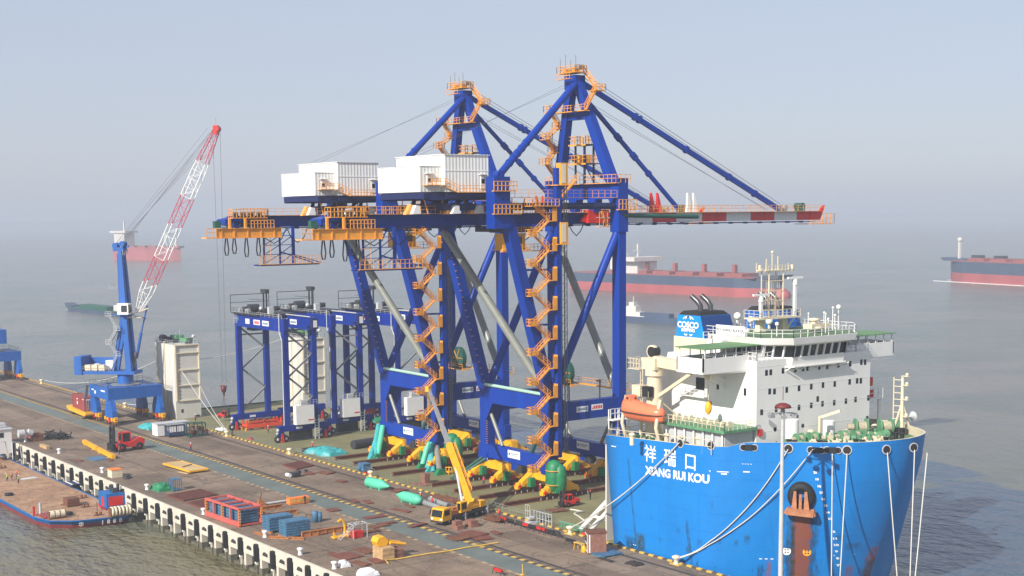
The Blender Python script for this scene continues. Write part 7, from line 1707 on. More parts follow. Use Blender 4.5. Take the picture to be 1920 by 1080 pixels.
put('marker_post', 'thin white marker post on the road strip near the bottom edge', 'post', 980, 1078, [('t', lambda m: (m.tube((0, 0, 0), (0, 0, 1.6), .09, n=6), m.box((0, 0, .06), (.6, .6, .12))), 'yelmark')])
# booth
bt = put('guard_booth', 'small reddish booth with white framed windows beside the kerb', 'booth', 1113, 1036, [('wall', lambda m: m.bx(-1.3, 1.3, -1.1, 1.8, .1, 3.3), 'redwood'), ('roof', lambda m: m.bx(-1.45, 1.45, -1.25, 1.95, 3.3, 3.45), 'rust'), ('window_frame', lambda m: (m.bx(-1.2, 1.2, -1.16, -1.1, .3, 3.2), m.bx(1.3, 1.34, -.9, -.7, .3, 3.1)), 'signwhite'),
    ('pane', lambda m: [m.bx(x - .42, x + .42, -1.2, -1.16, z, z + h) for x in (-.6, .6) for z, h in ((.6, .9), (1.8, 1.1))], 'glass')], rz=-.55)
put('bench', 'yellow trestle bench left of the reddish booth', 'bench', 1087, 1032, [('top', lambda m: m.bx(-1.1, 1.1, -.4, .4, 1.1, 1.2), 'yelmark'), ('leg_frame', lambda m: [m.beam((x, y * 1.4, 0), (x, y, 1.1), .1) for x in (-.9, .9) for y in (-.3, .3)], 'yellow')])
put('fuel_can', 'yellow can between the trestle bench and the booth', 'can', 1095, 1035, [('t', lambda m: m.lathe([(.32, 0), (.34, .1), (.34, .8), (.15, 1.0), (.1, 1.1)], (0, 0, 0), 12), 'yellow')])
put('plastic_pallet', 'blue plastic pallet lying in front of the reddish booth', 'pallet', 1137, 1040, [('t', lambda m: ([m.bx(-1.5 + k * .4, -1.2 + k * .4, -1.9, 1.9, .25, .35) for k in range(8)], [m.bx(-1.5, 1.6, y - .15, y + .15, 0, .25) for y in (-1.7, 0, 1.7)]), 'ctblue')])
M['dullheap'] = P('dark net', (0.03, 0.022, 0.02), .9, var=.4, scale=3, bump=.6)
put('net_heap', 'dark net heap lying alone near the kerb at the ship bow', 'net', 1190, 1058, [('t', tarp(2.6, 1.9, .7, 5), 'dullheap')])
put('net_heap', 'dark rope heap in front of the blue pallet', 'net', 1136, 1050, [('t', tarp(3.4, .9, .4, 9), 'dullheap')])
# hose across the road strip
m = MB(); P_ = [(728, 1058), (722, 1052), (745, 1050), (780, 1044), (802, 1040), (840, 1035), (875, 1028), (905, 1024), (934, 1019)]
m.path([G(*p) + Vector((0, 0, .15)) for p in P_], .13, 6); tag(m.build('hose', 'yelmark'), 'long pale yellow hose lying across the road strip', 'hose')
# white wrapped bundles at the pier edge
for px, py, s_, lb_ in ((645, 1062, 1.5, 'small white wrapped bundle at the pier edge'), (688, 1078, 2.6, 'large white wrapped bundle at the pier edge near the bottom')):
    put('wrapped_bundle', lb_, 'bundle', px, py, [('t', tarp(s_, s_, 1.6, int(px)), 'signwhite')])
def barrel(px, py, lab_, mat='signwhite'):
    put('mooring_post', lab_, 'bollard', px, py, [('t', lambda m: m.lathe([(.4, 0), (.32, .2), (.32, .7), (.5, .85), (.5, 1.05), (.1, 1.15)], (0, 0, 0), 12), mat)], group='small white bollards along the pier edge')
for i, (px, py) in enumerate([(48, 828), (111, 850), (192, 886), (276, 918), (382, 964), (497, 1007), (563, 1040), (627, 1066)]):
    barrel(px, py, f"white pier edge bollard, {ORD[i]} from the far end of the pier")
# bollards on the kerb with mooring lines
KB = [(82, 719), (235, 764), (437, 817), (558, 850), (711, 893), (850, 948), (1072, 1001), (1279, 1056)]
for i, (px, py) in enumerate(KB):
    p = G(px, py); t = thing('mooring_bollard', f"cream mooring bollard on its yellow base at the ship side kerb, {ORD[i]} from the left", 'bollard', (p.x, -0.85, 0), 0, 'cream mooring bollards along the kerb')
    m = MB(); m.bx(-1.0, 1.0, -.5, .5, .0, .14); m.build('base_plate', 'yelmark', t); m = MB(); m.lathe([(.42, .14), (.34, .3), (.34, .8), (.62, 1.0), (.66, 1.25), (.3, 1.4), (.05, 1.42)], (0, 0, 0), 14); m.build('bollard_head', 'cream', t)
random.seed(9)
for i, (px, py, lb_) in enumerate([(470, 823, 'red hand tool pile on the kerb near the portal gantries'), (690, 889, 'red and white gear pile on the kerb by the green float'), (1100, 1003, 'red sheeted gear pile on the kerb beside the bollard')]):
    put('gear_pile', lb_, 'gear', px, py, [('t', lambda m: [m.box((random.uniform(-1, 1), random.uniform(-.3, .3), .2), (.6, .4, .35), random.random()) for _ in range(5)], 'red')])

# ---- loads standing on the ship deck
put('tarpaulin_heap', 'turquoise bag bundle on the deck beside the portal gantries', 'tarpaulin', 612, 850, [('t', tarp(8.5, 6.0, 2.2, 12, 9), 'teal')], rz=.2)
A, B_ = G(560, 851), G(706, 832); m = MB(); 
m.tube(G(640, 845) + Vector((0, 3, 1.0)), G(722, 832) + Vector((0, 3, 1.0)), 1.0, n=12); m.tube(G(560, 850) + Vector((0, 1, .5)), G(600, 846) + Vector((0, 1, .6)), .6, n=10); tag(m.build('covered_roll', 'dark') , 'long grey covered roll behind the turquoise bag bundle', 'roll')
def spreader(px, py, rz, mat, label):
    return put('lifting_spreader', label, 'spreader', px, py, [('frame', lambda m: ([m.beam((-1.3, y, z), (1.3, y, z), .5) for y in (-4.6, 4.6) for z in (1.2,)], [m.beam((x, -4.8, 1.0), (x, 4.8, 1.0), .55, .9) for x in (-1.2, 1.2)], [m.beam((x, y, .1), (x, y, 2.5), .4) for x in (-1.2, 1.2) for y in (-4.6, 4.6, 0)], m.beam((-1.2, -3, 2.1), (-1.2, 4, 2.1), .4), m.beam((1.2, -4, 2.0), (1.2, 3, 2.0), .4)), mat),
        ('gear', lambda m: [m.tube((-.6, -3 + k * 1.1, 2.2), (.6, -3 + k * 1.1, 2.4 + .3 * (k % 2)), .25) for k in range(6)], 'dark'), ('corner_post', lambda m: [m.box((x, y, .3), (.4, .5, .6)) for x in (-1.2, 1.2) for y in (-4.9, 4.9)], 'yellow')], rz=rz)
spreader(492, 803, 0.0, 'orred', 'orange red lifting spreader under the left portal gantry'); spreader(706, 779, 0.0, 'orred', 'orange red lifting spreader under the gantry farther from the quay')
put('tarpaulin_heap', 'green tarpaulin bundle beside the farther orange red spreader', 'tarpaulin', 708, 790, [('t', tarp(4.4, 4.0, 1.6, 17), 'green')])
put('generator_set', 'small blue engine unit on the deck edge near the kerb', 'generator', 683, 884, [('t', lambda m: (m.bx(-1.1, 1.1, -.8, .9, .2, 1.6), m.tube((-.8, -.9, .7), (.2, -.9, .7), .45), m.bx(-1.8, -1.2, -.5, .5, 0, 1.0), m.bx(-1.2, 1.2, -.9, 1.0, 1.6, 1.75)), 'ctblue')])
put('timber_block', 'grey brown timber post block on the deck below the green props', 'timber block', 798, 906, [('t', lambda m: (m.bx(-.7, .7, -.6, .6, 0, 2.0), m.box((.5, -1.4, .06), (4, 2.4, .1), .2)), 'redwood')])
put('hand_truck', 'small yellow trolley on the deck near the green props', 'trolley', 842, 889, [('t', lambda m: (m.bx(-.6, .6, -.5, .5, .4, .6), [m.beam((x, y, 0), (x, y, 1.5), .12) for x in (-.5, .5) for y in (-.4, .4)], m.beam((-.5, -.4, 1.4), (.5, .4, 1.4), .12)), 'yellow')])
put('tarpaulin_heap', 'white sheeting heap on the deck by the left gantry wheels', 'tarpaulin', 416, 806, [('t', tarp(3.0, 2.0, .9, 31), 'signwhite')])
put('rope_bundle', 'loose white mooring rope lying on the green deck near the bow', 'rope', 1078, 968, [('t', lambda m: m.path([(-4.5, 2.6, .12), (-3, 3.0, .12), (-1.4, 3.2, .12), (-2.0, 1.9, .12), (-1.2, .8, .12), (1.0, .1, .12), (4, -1.2, .12), (7, -2.4, .12)], .14, 6), 'rope')])
put('deck_machine', 'brown and dark machine parts pile on the deck below the booth mast', 'machine', 1015, 982, [('t', lambda m: [m.beam((x * .8 - 2, -.6, 0), (x * .8 - 2, -.6, 2.3), .09) for x in range(8)] + [m.beam((-2, -.6, z), (3.6, -.6, z), .07) for z in (1, 2.2)], 'lgrey')])
# gangway
gw = thing('gangway', 'aluminium gangway stair from the kerb down to the green deck', 'gangway', (37.5, -0.6, 0), 0)
m = MB(); m.beam((0, -.4, 1.2), (-1.6, 4.6, .1), 1.0, .12)
for dx in (-.5, .5):
    for hh in (.5, 1.1): m.beam((dx, -.4, 1.2 + hh), (dx - 1.6, 4.6, .1 + hh), .08)
    for k in range(6): m.beam((dx - 1.6 * k / 5, -.4 + k, 1.2 - .22 * k), (dx - 1.6 * k / 5, -.4 + k, 2.3 - .22 * k), .08)
m.bx(-.6, .6, -1.4, -.4, 1.0, 1.2); m.build('stair', 'lgrey', gw)
m = MB(); m.bx(-.7, .7, -1.5, .5, 0, .5); m.rail([(-.6, -1.4, 1.2), (.6, -1.4, 1.2)], h=2.2, sp=.6, r=.07); m.build('landing', 'lgrey', gw)
# props at the farther crane: turquoise and mint struts leaning at two corners
def prop(label, ptop, pbot, mat, fork):
    A, B_ = Vector(ptop), Vector(pbot); t = thing('leg_prop', label, 'prop', (B_.x, B_.y, 0), 0, 'turquoise and mint props leaning against the farther crane legs')
    A = A - Vector((B_.x, B_.y, 0)); B2 = Vector((0, 0, B_.z)); m = MB()
    if fork:
        md = A.lerp(B2, .42); m.tube(A, md, .6, n=12); side_ = Vector((1.0, .25, 0))
        for s_ in (-1, 1): m.tube(md, B2 + side_ * s_ * 1.0, .6, .5, n=10)
        m.beam(A.lerp(B2, .5), A.lerp(B2, .62), 1.1, .5); m.build('strut', mat, t)
    else: m.tube(A, B2, .6, n=12); m.build('strut', mat, t)
    m = MB(); m.prism([(-1.2, 0), (1.2, 0), (1.0, .4), (.4, 1.2), (-.4, 1.2), (-1.0, .4)], 'x', -.55, .55); m.build('shoe', 'green' if not fork else mat, t); return t
cx = -37.9
prop('turquoise forked prop at the left near corner of the farther crane', (cx - .8, 14.6, 6.4), tuple(G(699, 861)), 'teal', True)
prop('mint straight prop beside the turquoise one at the left near corner', (cx + .9, 14.6, 6.4), tuple(G(707, 861)), 'mint', False)
prop('mint straight prop under the stair corner of the farther crane', (cx + 19.6, 14.4, 5.4), tuple(G(790, 880)), 'mint', False)
prop('turquoise forked prop under the stair corner of the farther crane', (cx + 20.8, 14.4, 5.2), tuple(G(806, 884)), 'teal', True)
prop('grey straight pole prop right of the turquoise ones', (cx + 21.6, 15.0, 4.6), tuple(G(825, 890)), 'galv', False)
for (a, b_), lb_ in ((((0.2, 15.0, 4.6), (-4.6, 11.2, .2)), 'dark green prop left of the nearer crane left bogie'), (((1.0, 15.2, 4.4), (-3.2, 10.6, .2)), 'second dark green prop left of the nearer crane left bogie')):
    m = MB(); m.tube(a, b_, .32, n=8); m.box((b_[0], b_[1], .12), (1.0, 1.0, .2)); tag(m.build('leg_prop', 'dgreen'), lb_, 'prop')
# green wrapped bundles hung at the crane corners
for x, y, lb_ in ((23.6, 14.6, 'tall green wrapped bundle hung at the stair corner of the nearer crane'), (-14.6, 17.6, 'tall green wrapped bundle hung at the stair corner of the farther crane')):
    t = thing('wrapped_bundle', lb_, 'bundle', (x, y, 1.2), 0, 'green wrapped bundles at the crane corners')
    m = MB(); m.lathe([(.3, 0), (1.1, .5), (1.55, 1.4), (1.65, 3.2), (1.5, 5.0), (1.1, 5.8), (.3, 6.1)], (0, 0, 0), 9); m.lathe([(.3, 0), (.9, .6), (1.2, 1.6), (1.25, 3.6), (1.0, 5.0), (.3, 5.5)], (1.1, .5, -.1), 8); m.build('sheet', 'green', t)
    m = MB()
    for z in (1.6, 4.2): m.lathe([(1.68, -.05), (1.73, -.05), (1.73, .05), (1.68, .05)], (.1, 0, z), 14)
    m.beam((-1.7, -.5, -.6), (-1.7, -.5, 5.4), .22); m.build('lashing', 'orange', t)

# high lamp post in the foreground
lp = G(1463, 1117); lt = thing('lamp_post', 'tall grey lamp mast rising in front of the blue bow', 'lamp post', (lp.x, lp.y, 0))
top_z = onX(1473, 760, lp.x).z
# choose the height where the mast head meets its row of pixels
zz_ = 30.0
for k in range(200):
    q = Vector((lp.x, lp.y, k * .25)); v = q - CAM; yy = YP - FPX * v.dot(UX) / v.dot(FX)
    if yy < 778: zz_ = k * .25; break
m = MB(); m.tube((0, 0, 0), (0, 0, zz_), .36, .22, n=14); m.build('pole', 'lgrey', lt)
m = MB(); m.lathe([(.3, .0), (1.15, .0), (1.0, .35), (.5, .6), (.1, .66)], (0, 0, zz_ + .9), 16); m.beam((0, 0, zz_ + 1.9), (0, 0, zz_ + 3.8), .06); m.build('cap', 'red' if False else P('maroon cap', (.16, .02, .02), .6), lt)
m = MB()
for a in range(6):
    an_ = a * math.pi / 3 + .3; c_, s_ = math.cos(an_), math.sin(an_); m.beam((0, 0, zz_ + .2), (c_ * 1.6, s_ * 1.6, zz_ + .1), .12); m.box((c_ * 1.8, s_ * 1.8, zz_ - .15), (.7, .7, .4), an_); 
m.beam((0, 0, zz_), (0, 0, zz_ + .9), .4); m.build('lamp_cluster', 'grey', lt)

# ================================================================== MOORING LINES
def rope(a, b_, sag, label, r=.085, n_=26):
    a, b_ = Vector(a), Vector(b_); pts = [a.lerp(b_, i / n_) - Vector((0, 0, sag * 4 * (i / n_) * (1 - i / n_))) for i in range(n_ + 1)]
    for p in pts:                                   # a line lies on the plating where it would cut through it
        if 54 < p.x < tipx(p.z) - .3 and abs(p.y - HC) < HC and p.y > hully(p.x, p.z) - .3: p.y = hully(p.x, p.z) - .3
    m = MB(); m.path(pts, r, 5); return tag(m.build('mooring_line', 'rope'), label, 'rope', 'mooring lines of the big ship')
bol = lambda i: Vector((G(*KB[i]).x, -.85, 1.0))
def outp(px, py): p = hull_hit(px, py); return p + hull_n(p) * .25
rope(outp(1276, 830), bol(6), 1.2, 'white mooring line crossing the ship name down to the kerb bollard', .11)
rope(outp(1478, 842), bol(7), 3.2, 'upper mooring line running down the blue bow to the right kerb bollard')
rope(outp(1525, 842), bol(7) + Vector((.4, 0, 0)), 2.6, 'lower mooring line running down the blue bow to the right kerb bollard')
for (px, py), (qx, qy), lb_ in (((1561, 850), (1558, 1200), 'left one of two near vertical lines hanging on the bow'), ((1588, 850), (1568, 1200), 'second near vertical line beside the anchor draught marks'), ((1662, 848), (1692, 1200), 'mooring line slanting right down the bow'), ((1713, 843), (1702, 1200), 'mooring line hanging at the very edge of the bow'), ((1728, 845), (1704, 1200), 'outermost mooring line hanging clear of the bow')):
    a = outp(min(px, 1716), py)
    if px > 1720: a = a + Vector((1.3, .8, -.2))
    b_ = onX(qx, qy, a.x + (4.0 if px < 1600 else 5.5))
    rope(a, b_, .3, lb_, .085)
rope(G(82, 719) + Vector((0, .3, 1)), Vector((-131, 2, 14.5)), 3.0, 'long line from the far kerb bollard to the left stern tower')
rope(Vector((-118, 8, 15.0)), Vector((-60, 46, 24)), .6, 'pair of lines from the left stern tower towards the gantries') if False else rope(Vector((-118.2, 7.5, 15.2)), Vector((-124.0, 35.2, 18.6)), .8, 'line stretched between the two stern towers', .09)
rope(Vector((-119, 3, 13)), bol(2) + Vector((0, 0, 0)), .8, 'left one of two lines from the stern tower down to the kerb', .08)
rope(Vector((-118.4, 7.6, 9)), bol(2) + Vector((.6, 0, .1)), .8, 'lower line from the stern tower down to the kerb', .08)
rope(G(235, 764) + Vector((0, .3, 1)), Vector((-130.2, 3.0, 4.0)), .8, 'low line behind the harbour crane to the stern tower', .09)
rope(Vector((-117.5, 12, 6.5)), Vector((-330, 60, SEA + 1)), 2, 'far line running out over the water from the stern', .1) if False else None

# ================================================================== BARGE
DZ = -3.9; bx0, bx1, by0, by1 = -135, -31.5, -60.6, -44.9
bg = thing('deck_barge', 'flat blue and red deck barge with rusty deck moored along the pier', 'barge', ((bx0 + bx1) / 2, (by0 + by1) / 2, SEA)); OB = bg.location.copy()
def BB(m, name, mat, par=None):
    m.v = [(x - OB.x, y - OB.y, z - OB.z) for x, y, z in m.v]; return m.build(name, mat, par or bg)
ol = [(bx0, by0), (bx1 - 8, by0), (bx1 - 3.0, by0 + 1.2), (bx1 - .2, by0 + 4.4), (bx1 + .4, by0 + 6), (bx1 + 1.8, by1 - 1.5), (bx1 + .6, by1), (bx0, by1)]
M['bargeblue'] = P('barge blue', (0.0, 0.12, 0.38), .5, var=.2, scale=.5, rust=.12, streak=True); M['bargered'] = P('barge red boot', (0.22, 0.035, 0.035), .6, var=.2, scale=.5)
M['bargedeck'] = P('rusty ochre barge deck', (0.36, 0.22, 0.13), .9, var=.35, scale=.25, rust=.55, rcol=(0.22, .07, .03), fine=9)
def scaled(o_, k): cxx = sum(p[0] for p in o_) / len(o_); return [(x if x < bx1 - 20 else x - k, y + (k * .5 if y < (by0 + by1) / 2 else -k * .5)) for x, y in o_]
m = MB(); loft(m, [(SEA + .75, scaled(ol, .7)), (DZ - .0, ol)]); BB(m, 'topsides', 'bargeblue'); m = MB(); loft(m, [(SEA - 1.5, scaled(ol, 1.6)), (SEA + .75, scaled(ol, .7))]); BB(m, 'boot_top', 'bargered')
m = MB(); m.add([(x, y, DZ + .02) for x, y in scaled(ol, .35)], [tuple(range(8))]); BB(m, 'deck', 'bargedeck')
m = MB()
for i in range(7): a, b_ = Vector((*ol[i], DZ)), Vector((*ol[i + 1], DZ)); m.beam(a, b_, .3, .16)
BB(m, 'rubbing_band', 'bargeblue')
for i, ch in enumerate('1888'):
    text_obj('hull_number', ch, 1.15, 'letter', (bx1 + .95 + .012 * i + .30, by0 + 9.8 + i * 1.15 - 0, DZ - .75), (0.085, 1, 0), (0.25, 0, 1), None, bold=.03).parent = None
for o in [o for o in bpy.data.objects if o.name.startswith('hull_number')]:
    o.parent = bg; o.matrix_parent_inverse = Matrix.Translation(-OB)
for i, ch in enumerate('华运工驳'):
    o = text_obj('hull_writing', ch, 1.0, 'letter', (bx1 + .45 + .14 * i * .5, by0 + 6.4 + i * .0 - 0, DZ - .8), (0.25, 1, 0), (0.25, 0, 1), None); o.location = (.10 * i, 1.05 * i - 2.6 + 2.2, 0); o.parent = bg; o.matrix_parent_inverse = Matrix.Translation(-OB); break
def onb(px, py): return G(px, py, DZ)
def bput(name, label, cat, px, py, parts, rz=0, group=None): return put(name, label, cat, px, py, parts, z=DZ + .02, rz=rz, group=group)
bput('deck_winch', 'rope winch with rust brown flanges at the near barge corner', 'winch', 108, 972, [('frame', lambda m: [m.bx(-.5, .5, y - .1, y + .1, 0, 1.5) for y in (-1.6, -.6, .4, 1.4)] , 'rust'), ('rope_drum', lambda m: [m.tube((0, y - .4, .9), (0, y + .4, .9), .7, n=12) for y in (-1.1, -.1, .9)], 'cream')])
bput('deck_cabin', 'blue machinery cabin at the pier side corner of the barge', 'cabin', 208, 950, [('wall', lambda m: m.bx(-2.2, 2.2, -1.6, 2.4, 0, 3.0), 'bargeblue'), ('panel', lambda m: (m.bx(2.2, 2.24, -1.2, 1.6, .6, 2.4), m.bx(-.4, .8, -1.64, -1.6, .4, 2.2)), 'red'), ('roof_gear', lambda m: (m.tube((-.8, .2, 3.6), (-.8, .8, 3.6), .55, n=12), m.tube((.4, 1.4, 3), (.4, 1.4, 4.4), .3), m.box((1.2, .4, 3.4), (1, 1, .8))), 'dark')])
bput('deck_winch', 'winch with cream rope coils in front of the blue barge cabin', 'winch', 226, 968, [('frame', lambda m: [m.bx(-.6, .6, y - .1, y + .1, 0, 1.9) for y in (-2.0, -.7, .7, 2)], 'rust'), ('rope_drum', lambda m: [m.lathe([(.3, -.25), (.95, -.2), (.95, .2), (.3, .25)], (0, y, 1.1), 12, 'y') for y in (-1.6, -1.0, -.3, .4, 1.1, 1.7)], 'cream')])
bput('mooring_post', 'grey mooring post with red bracket at the barge edge', 'bollard', 71, 966, [('post', lambda m: m.tube((0, .5, 0), (0, .5, 2.3), .24, n=10), 'lgrey'), ('bracket', lambda m: m.bx(-.1, .1, -.9, -.5, 0, 1.8), 'red')])
bput('flag', 'small red flag lying over a stand on the barge deck', 'flag', 190, 957, [('cloth', lambda m: m.add([(0, -.8, 1.6), (.1, 1.0, .2), (.9, .6, .1), (.3, -.5, .9), (-.5, .2, .1)], [(0, 1, 2, 3), (0, 4, 1)]), 'red'), ('stand', lambda m: m.beam((0, -.8, 0), (0, -.8, 1.7), .1), 'dark')])
bput('steel_box', 'olive steel box on bearers in the middle of the barge deck', 'steel box', 134, 948, [('t', lambda m: (m.bx(-1.3, 1.3, -1.2, 1.2, .2, 1.6), m.beam((-1.6, -1.6, .1), (1.6, 2.8, .1), .2), m.bx(-1.35, 1.35, -1.25, 1.25, .8, .95)), 'rust')])
bput('hatch_coaming', 'maroon hatch plate by the grey post at the barge edge', 'hatch', 92, 967, [('t', lambda m: (m.bx(-2.4, 2.4, -1.7, 1.7, 0, .18), m.bx(-1.9, 1.9, -1.2, 1.2, .18, .3)), 'container')])
bput('small_skiff', 'small dark skiff with pale rim lying on the barge near the pier', 'skiff', 136, 912, [('hull', lambda m: m.prism([(-2.2, .1), (1.4, .1), (2.4, .8), (-2.3, .8)], 'y', -.8, .8), 'navy'), ('rim', lambda m: ([m.beam((-2.3, y, .85), (2.4, y, .85), .14) for y in (-.8, .8)]), 'signwhite')])
bput('tarpaulin_heap', 'pale sheet spread on the barge deck beside the workers', 'tarpaulin', 55, 897, [('t', tarp(1.6, 3.4, .35, 41), 'lgrey')])
for i, (px, py, lb_) in enumerate([(17, 929, 'black tyre lying on the barge deck near the left picture edge'), (128, 965, 'black tyre stack right of the rope winch on the barge')]):
    bput('tyre', lb_, 'tyre', px, py, [('t', lambda m: m.lathe([(.35, 0), (.8, 0), (.9, .25), (.8, .5), (.35, .5)], (0, 0, 0), 14), 'black')])
for i, (px, py, lb_) in enumerate([(156, 934, 'small rusty bitt on the barge deck near its far side'), (160, 951, 'low rusty coil beside the olive box on the barge'), (184, 966, 'low dark fitting on the barge deck near its end'), (5, 878, 'dark coil of rope on the barge at the left picture edge')]):
    bput('deck_fitting', lb_, 'fitting', px, py, [('t', lambda m: (m.tube((0, -.3, 0), (0, -.3, .7), .25, n=8), m.tube((0, .5, 0), (0, .5, .6), .25, n=8), m.bx(-.5, .5, -.8, .9, 0, .1)), 'rust')])
# tug deckhouse behind the barge, at the left edge
th = thing('workboat', 'white wheelhouse of a workboat behind the barge at the left edge', 'workboat', (-112, -55.0, SEA)); OT = th.location
m = MB(); m.prism([(-9, 0), (9, 0), (9.8, 2.2), (-9, 2.0)], 'y', -4, 6.0); m.build('hull', 'navy', th)
wpos = G(14, 824, 0); 
def TB(m, n_, mt, p=None): m.v = [(x - OT.x, y - OT.y, z - OT.z) for x, y, z in m.v]; return m.build(n_, mt, p or th)
c = G(20, 822, 1.0); m = MB(); m.bx(c.x - 3, c.x + 1.5, c.y - 4.5, c.y - .2, -2.2, 3.4); hs = TB(m, 'deckhouse', 'shipwhite')
m = MB(); m.bx(c.x + 1.5, c.x + 1.55, c.y - 3, c.y - 2, 1.6, 2.7); m.bx(c.x - 1.4, c.x - .4, c.y - 4.55, c.y - 4.5, 1.6, 2.7); TB(m, 'window', 'glass', hs)
m = MB(); m.bx(c.x - 3.3, c.x + 1.8, c.y - 4.8, c.y + .1, 3.4, 3.6); m.box((c.x - 1, c.y - 2, 4.2), (2, 2, 1.0)); m.beam((c.x - 2, c.y - 3, 3.6), (c.x - 2, c.y - 3, 6.0), .12); TB(m, 'roof', 'lgrey')
m = MB(); m.tube((c.x + 1.9, c.y + 1.2, 2.2), (c.x + 1.9, c.y + 2.6, 2.2), .9, n=12); m.tube((c.x + 1.9, c.y + 3.4, 2.4), (c.x + 1.9, c.y + 4.4, 2.0), .8, n=12); TB(m, 'ventilator', 'lgrey')
m = MB(); m.path([(c.x + 4, c.y - 4, -3), (c.x + 4, c.y - 4, 1), (c.x + 4, c.y - 2.4, 1), (c.x + 4, c.y - 2.0, -3)], .12, 6); m.path([(c.x + 6, c.y - 1.5, -3), (c.x + 6, c.y - 1.5, 1), (c.x + 6, c.y + .1, 1), (c.x + 6, c.y + .6, -3)], .12, 6); TB(m, 'hoop_rail', 'lgrey')

# ================================================================== FAR SHIPS
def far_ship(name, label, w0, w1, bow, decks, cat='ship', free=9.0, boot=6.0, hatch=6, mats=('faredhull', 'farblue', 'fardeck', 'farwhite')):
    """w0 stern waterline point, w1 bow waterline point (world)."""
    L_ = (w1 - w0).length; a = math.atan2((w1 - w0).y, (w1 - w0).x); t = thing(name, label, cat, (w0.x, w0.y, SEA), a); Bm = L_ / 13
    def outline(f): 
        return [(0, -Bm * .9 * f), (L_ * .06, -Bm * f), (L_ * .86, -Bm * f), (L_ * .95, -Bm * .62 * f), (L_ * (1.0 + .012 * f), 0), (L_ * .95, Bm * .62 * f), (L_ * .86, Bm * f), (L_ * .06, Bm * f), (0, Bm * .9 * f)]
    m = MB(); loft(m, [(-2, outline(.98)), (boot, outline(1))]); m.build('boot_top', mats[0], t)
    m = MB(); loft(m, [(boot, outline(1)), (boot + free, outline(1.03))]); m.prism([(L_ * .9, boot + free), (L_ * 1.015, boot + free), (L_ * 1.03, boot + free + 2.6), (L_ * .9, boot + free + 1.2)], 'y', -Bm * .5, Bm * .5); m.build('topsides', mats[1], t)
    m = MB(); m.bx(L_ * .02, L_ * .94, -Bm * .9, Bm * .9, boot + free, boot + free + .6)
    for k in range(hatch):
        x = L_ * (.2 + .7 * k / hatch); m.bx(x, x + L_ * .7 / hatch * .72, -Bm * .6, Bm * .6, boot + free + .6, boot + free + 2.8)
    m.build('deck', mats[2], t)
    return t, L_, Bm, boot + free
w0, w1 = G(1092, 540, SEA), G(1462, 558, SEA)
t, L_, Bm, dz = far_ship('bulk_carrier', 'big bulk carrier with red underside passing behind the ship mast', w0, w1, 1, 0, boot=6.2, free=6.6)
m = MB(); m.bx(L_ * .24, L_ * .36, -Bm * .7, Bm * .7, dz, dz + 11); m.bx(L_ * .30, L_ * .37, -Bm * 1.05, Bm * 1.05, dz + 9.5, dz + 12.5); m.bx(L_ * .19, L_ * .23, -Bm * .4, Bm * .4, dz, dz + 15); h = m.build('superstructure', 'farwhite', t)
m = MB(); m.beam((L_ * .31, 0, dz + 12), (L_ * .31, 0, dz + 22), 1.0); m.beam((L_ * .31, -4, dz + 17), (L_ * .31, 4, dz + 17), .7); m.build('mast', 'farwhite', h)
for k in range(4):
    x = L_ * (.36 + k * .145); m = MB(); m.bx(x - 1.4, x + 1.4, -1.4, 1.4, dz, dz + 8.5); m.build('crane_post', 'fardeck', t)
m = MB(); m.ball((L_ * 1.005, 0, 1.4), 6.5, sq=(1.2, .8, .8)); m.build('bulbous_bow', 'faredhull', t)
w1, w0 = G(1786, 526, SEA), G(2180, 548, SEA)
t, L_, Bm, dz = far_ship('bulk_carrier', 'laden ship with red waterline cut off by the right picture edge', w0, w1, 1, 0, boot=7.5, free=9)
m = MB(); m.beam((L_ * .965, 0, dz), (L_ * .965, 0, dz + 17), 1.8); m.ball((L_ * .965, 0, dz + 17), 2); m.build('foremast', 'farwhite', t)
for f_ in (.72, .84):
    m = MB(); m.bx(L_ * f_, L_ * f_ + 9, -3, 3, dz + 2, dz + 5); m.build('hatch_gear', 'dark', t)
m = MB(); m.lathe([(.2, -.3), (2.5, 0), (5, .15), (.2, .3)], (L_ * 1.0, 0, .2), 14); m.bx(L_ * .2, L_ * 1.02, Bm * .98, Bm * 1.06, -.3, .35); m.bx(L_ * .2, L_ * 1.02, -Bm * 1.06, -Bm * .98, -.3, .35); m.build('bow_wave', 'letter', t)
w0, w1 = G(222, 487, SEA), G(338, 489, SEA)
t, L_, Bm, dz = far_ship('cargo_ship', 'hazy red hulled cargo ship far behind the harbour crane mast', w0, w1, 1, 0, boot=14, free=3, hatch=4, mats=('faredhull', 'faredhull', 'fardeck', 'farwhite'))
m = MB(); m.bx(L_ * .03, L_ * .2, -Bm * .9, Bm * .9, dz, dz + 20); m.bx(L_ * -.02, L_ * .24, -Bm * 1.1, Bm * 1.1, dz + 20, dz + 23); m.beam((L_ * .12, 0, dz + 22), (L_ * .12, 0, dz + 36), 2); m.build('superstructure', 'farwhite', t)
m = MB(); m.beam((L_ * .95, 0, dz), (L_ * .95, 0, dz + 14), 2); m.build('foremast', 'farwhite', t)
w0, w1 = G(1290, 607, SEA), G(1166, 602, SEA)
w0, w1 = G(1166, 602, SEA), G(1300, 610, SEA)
t, L_, Bm, dz = far_ship('coaster', 'small blue coaster with white deckhouse between the crane leg and the funnel', w0, w1, 1, 0, boot=.5, free=2.0, hatch=1, mats=('farblue', 'farblue', 'farblue', 'farwhite'))
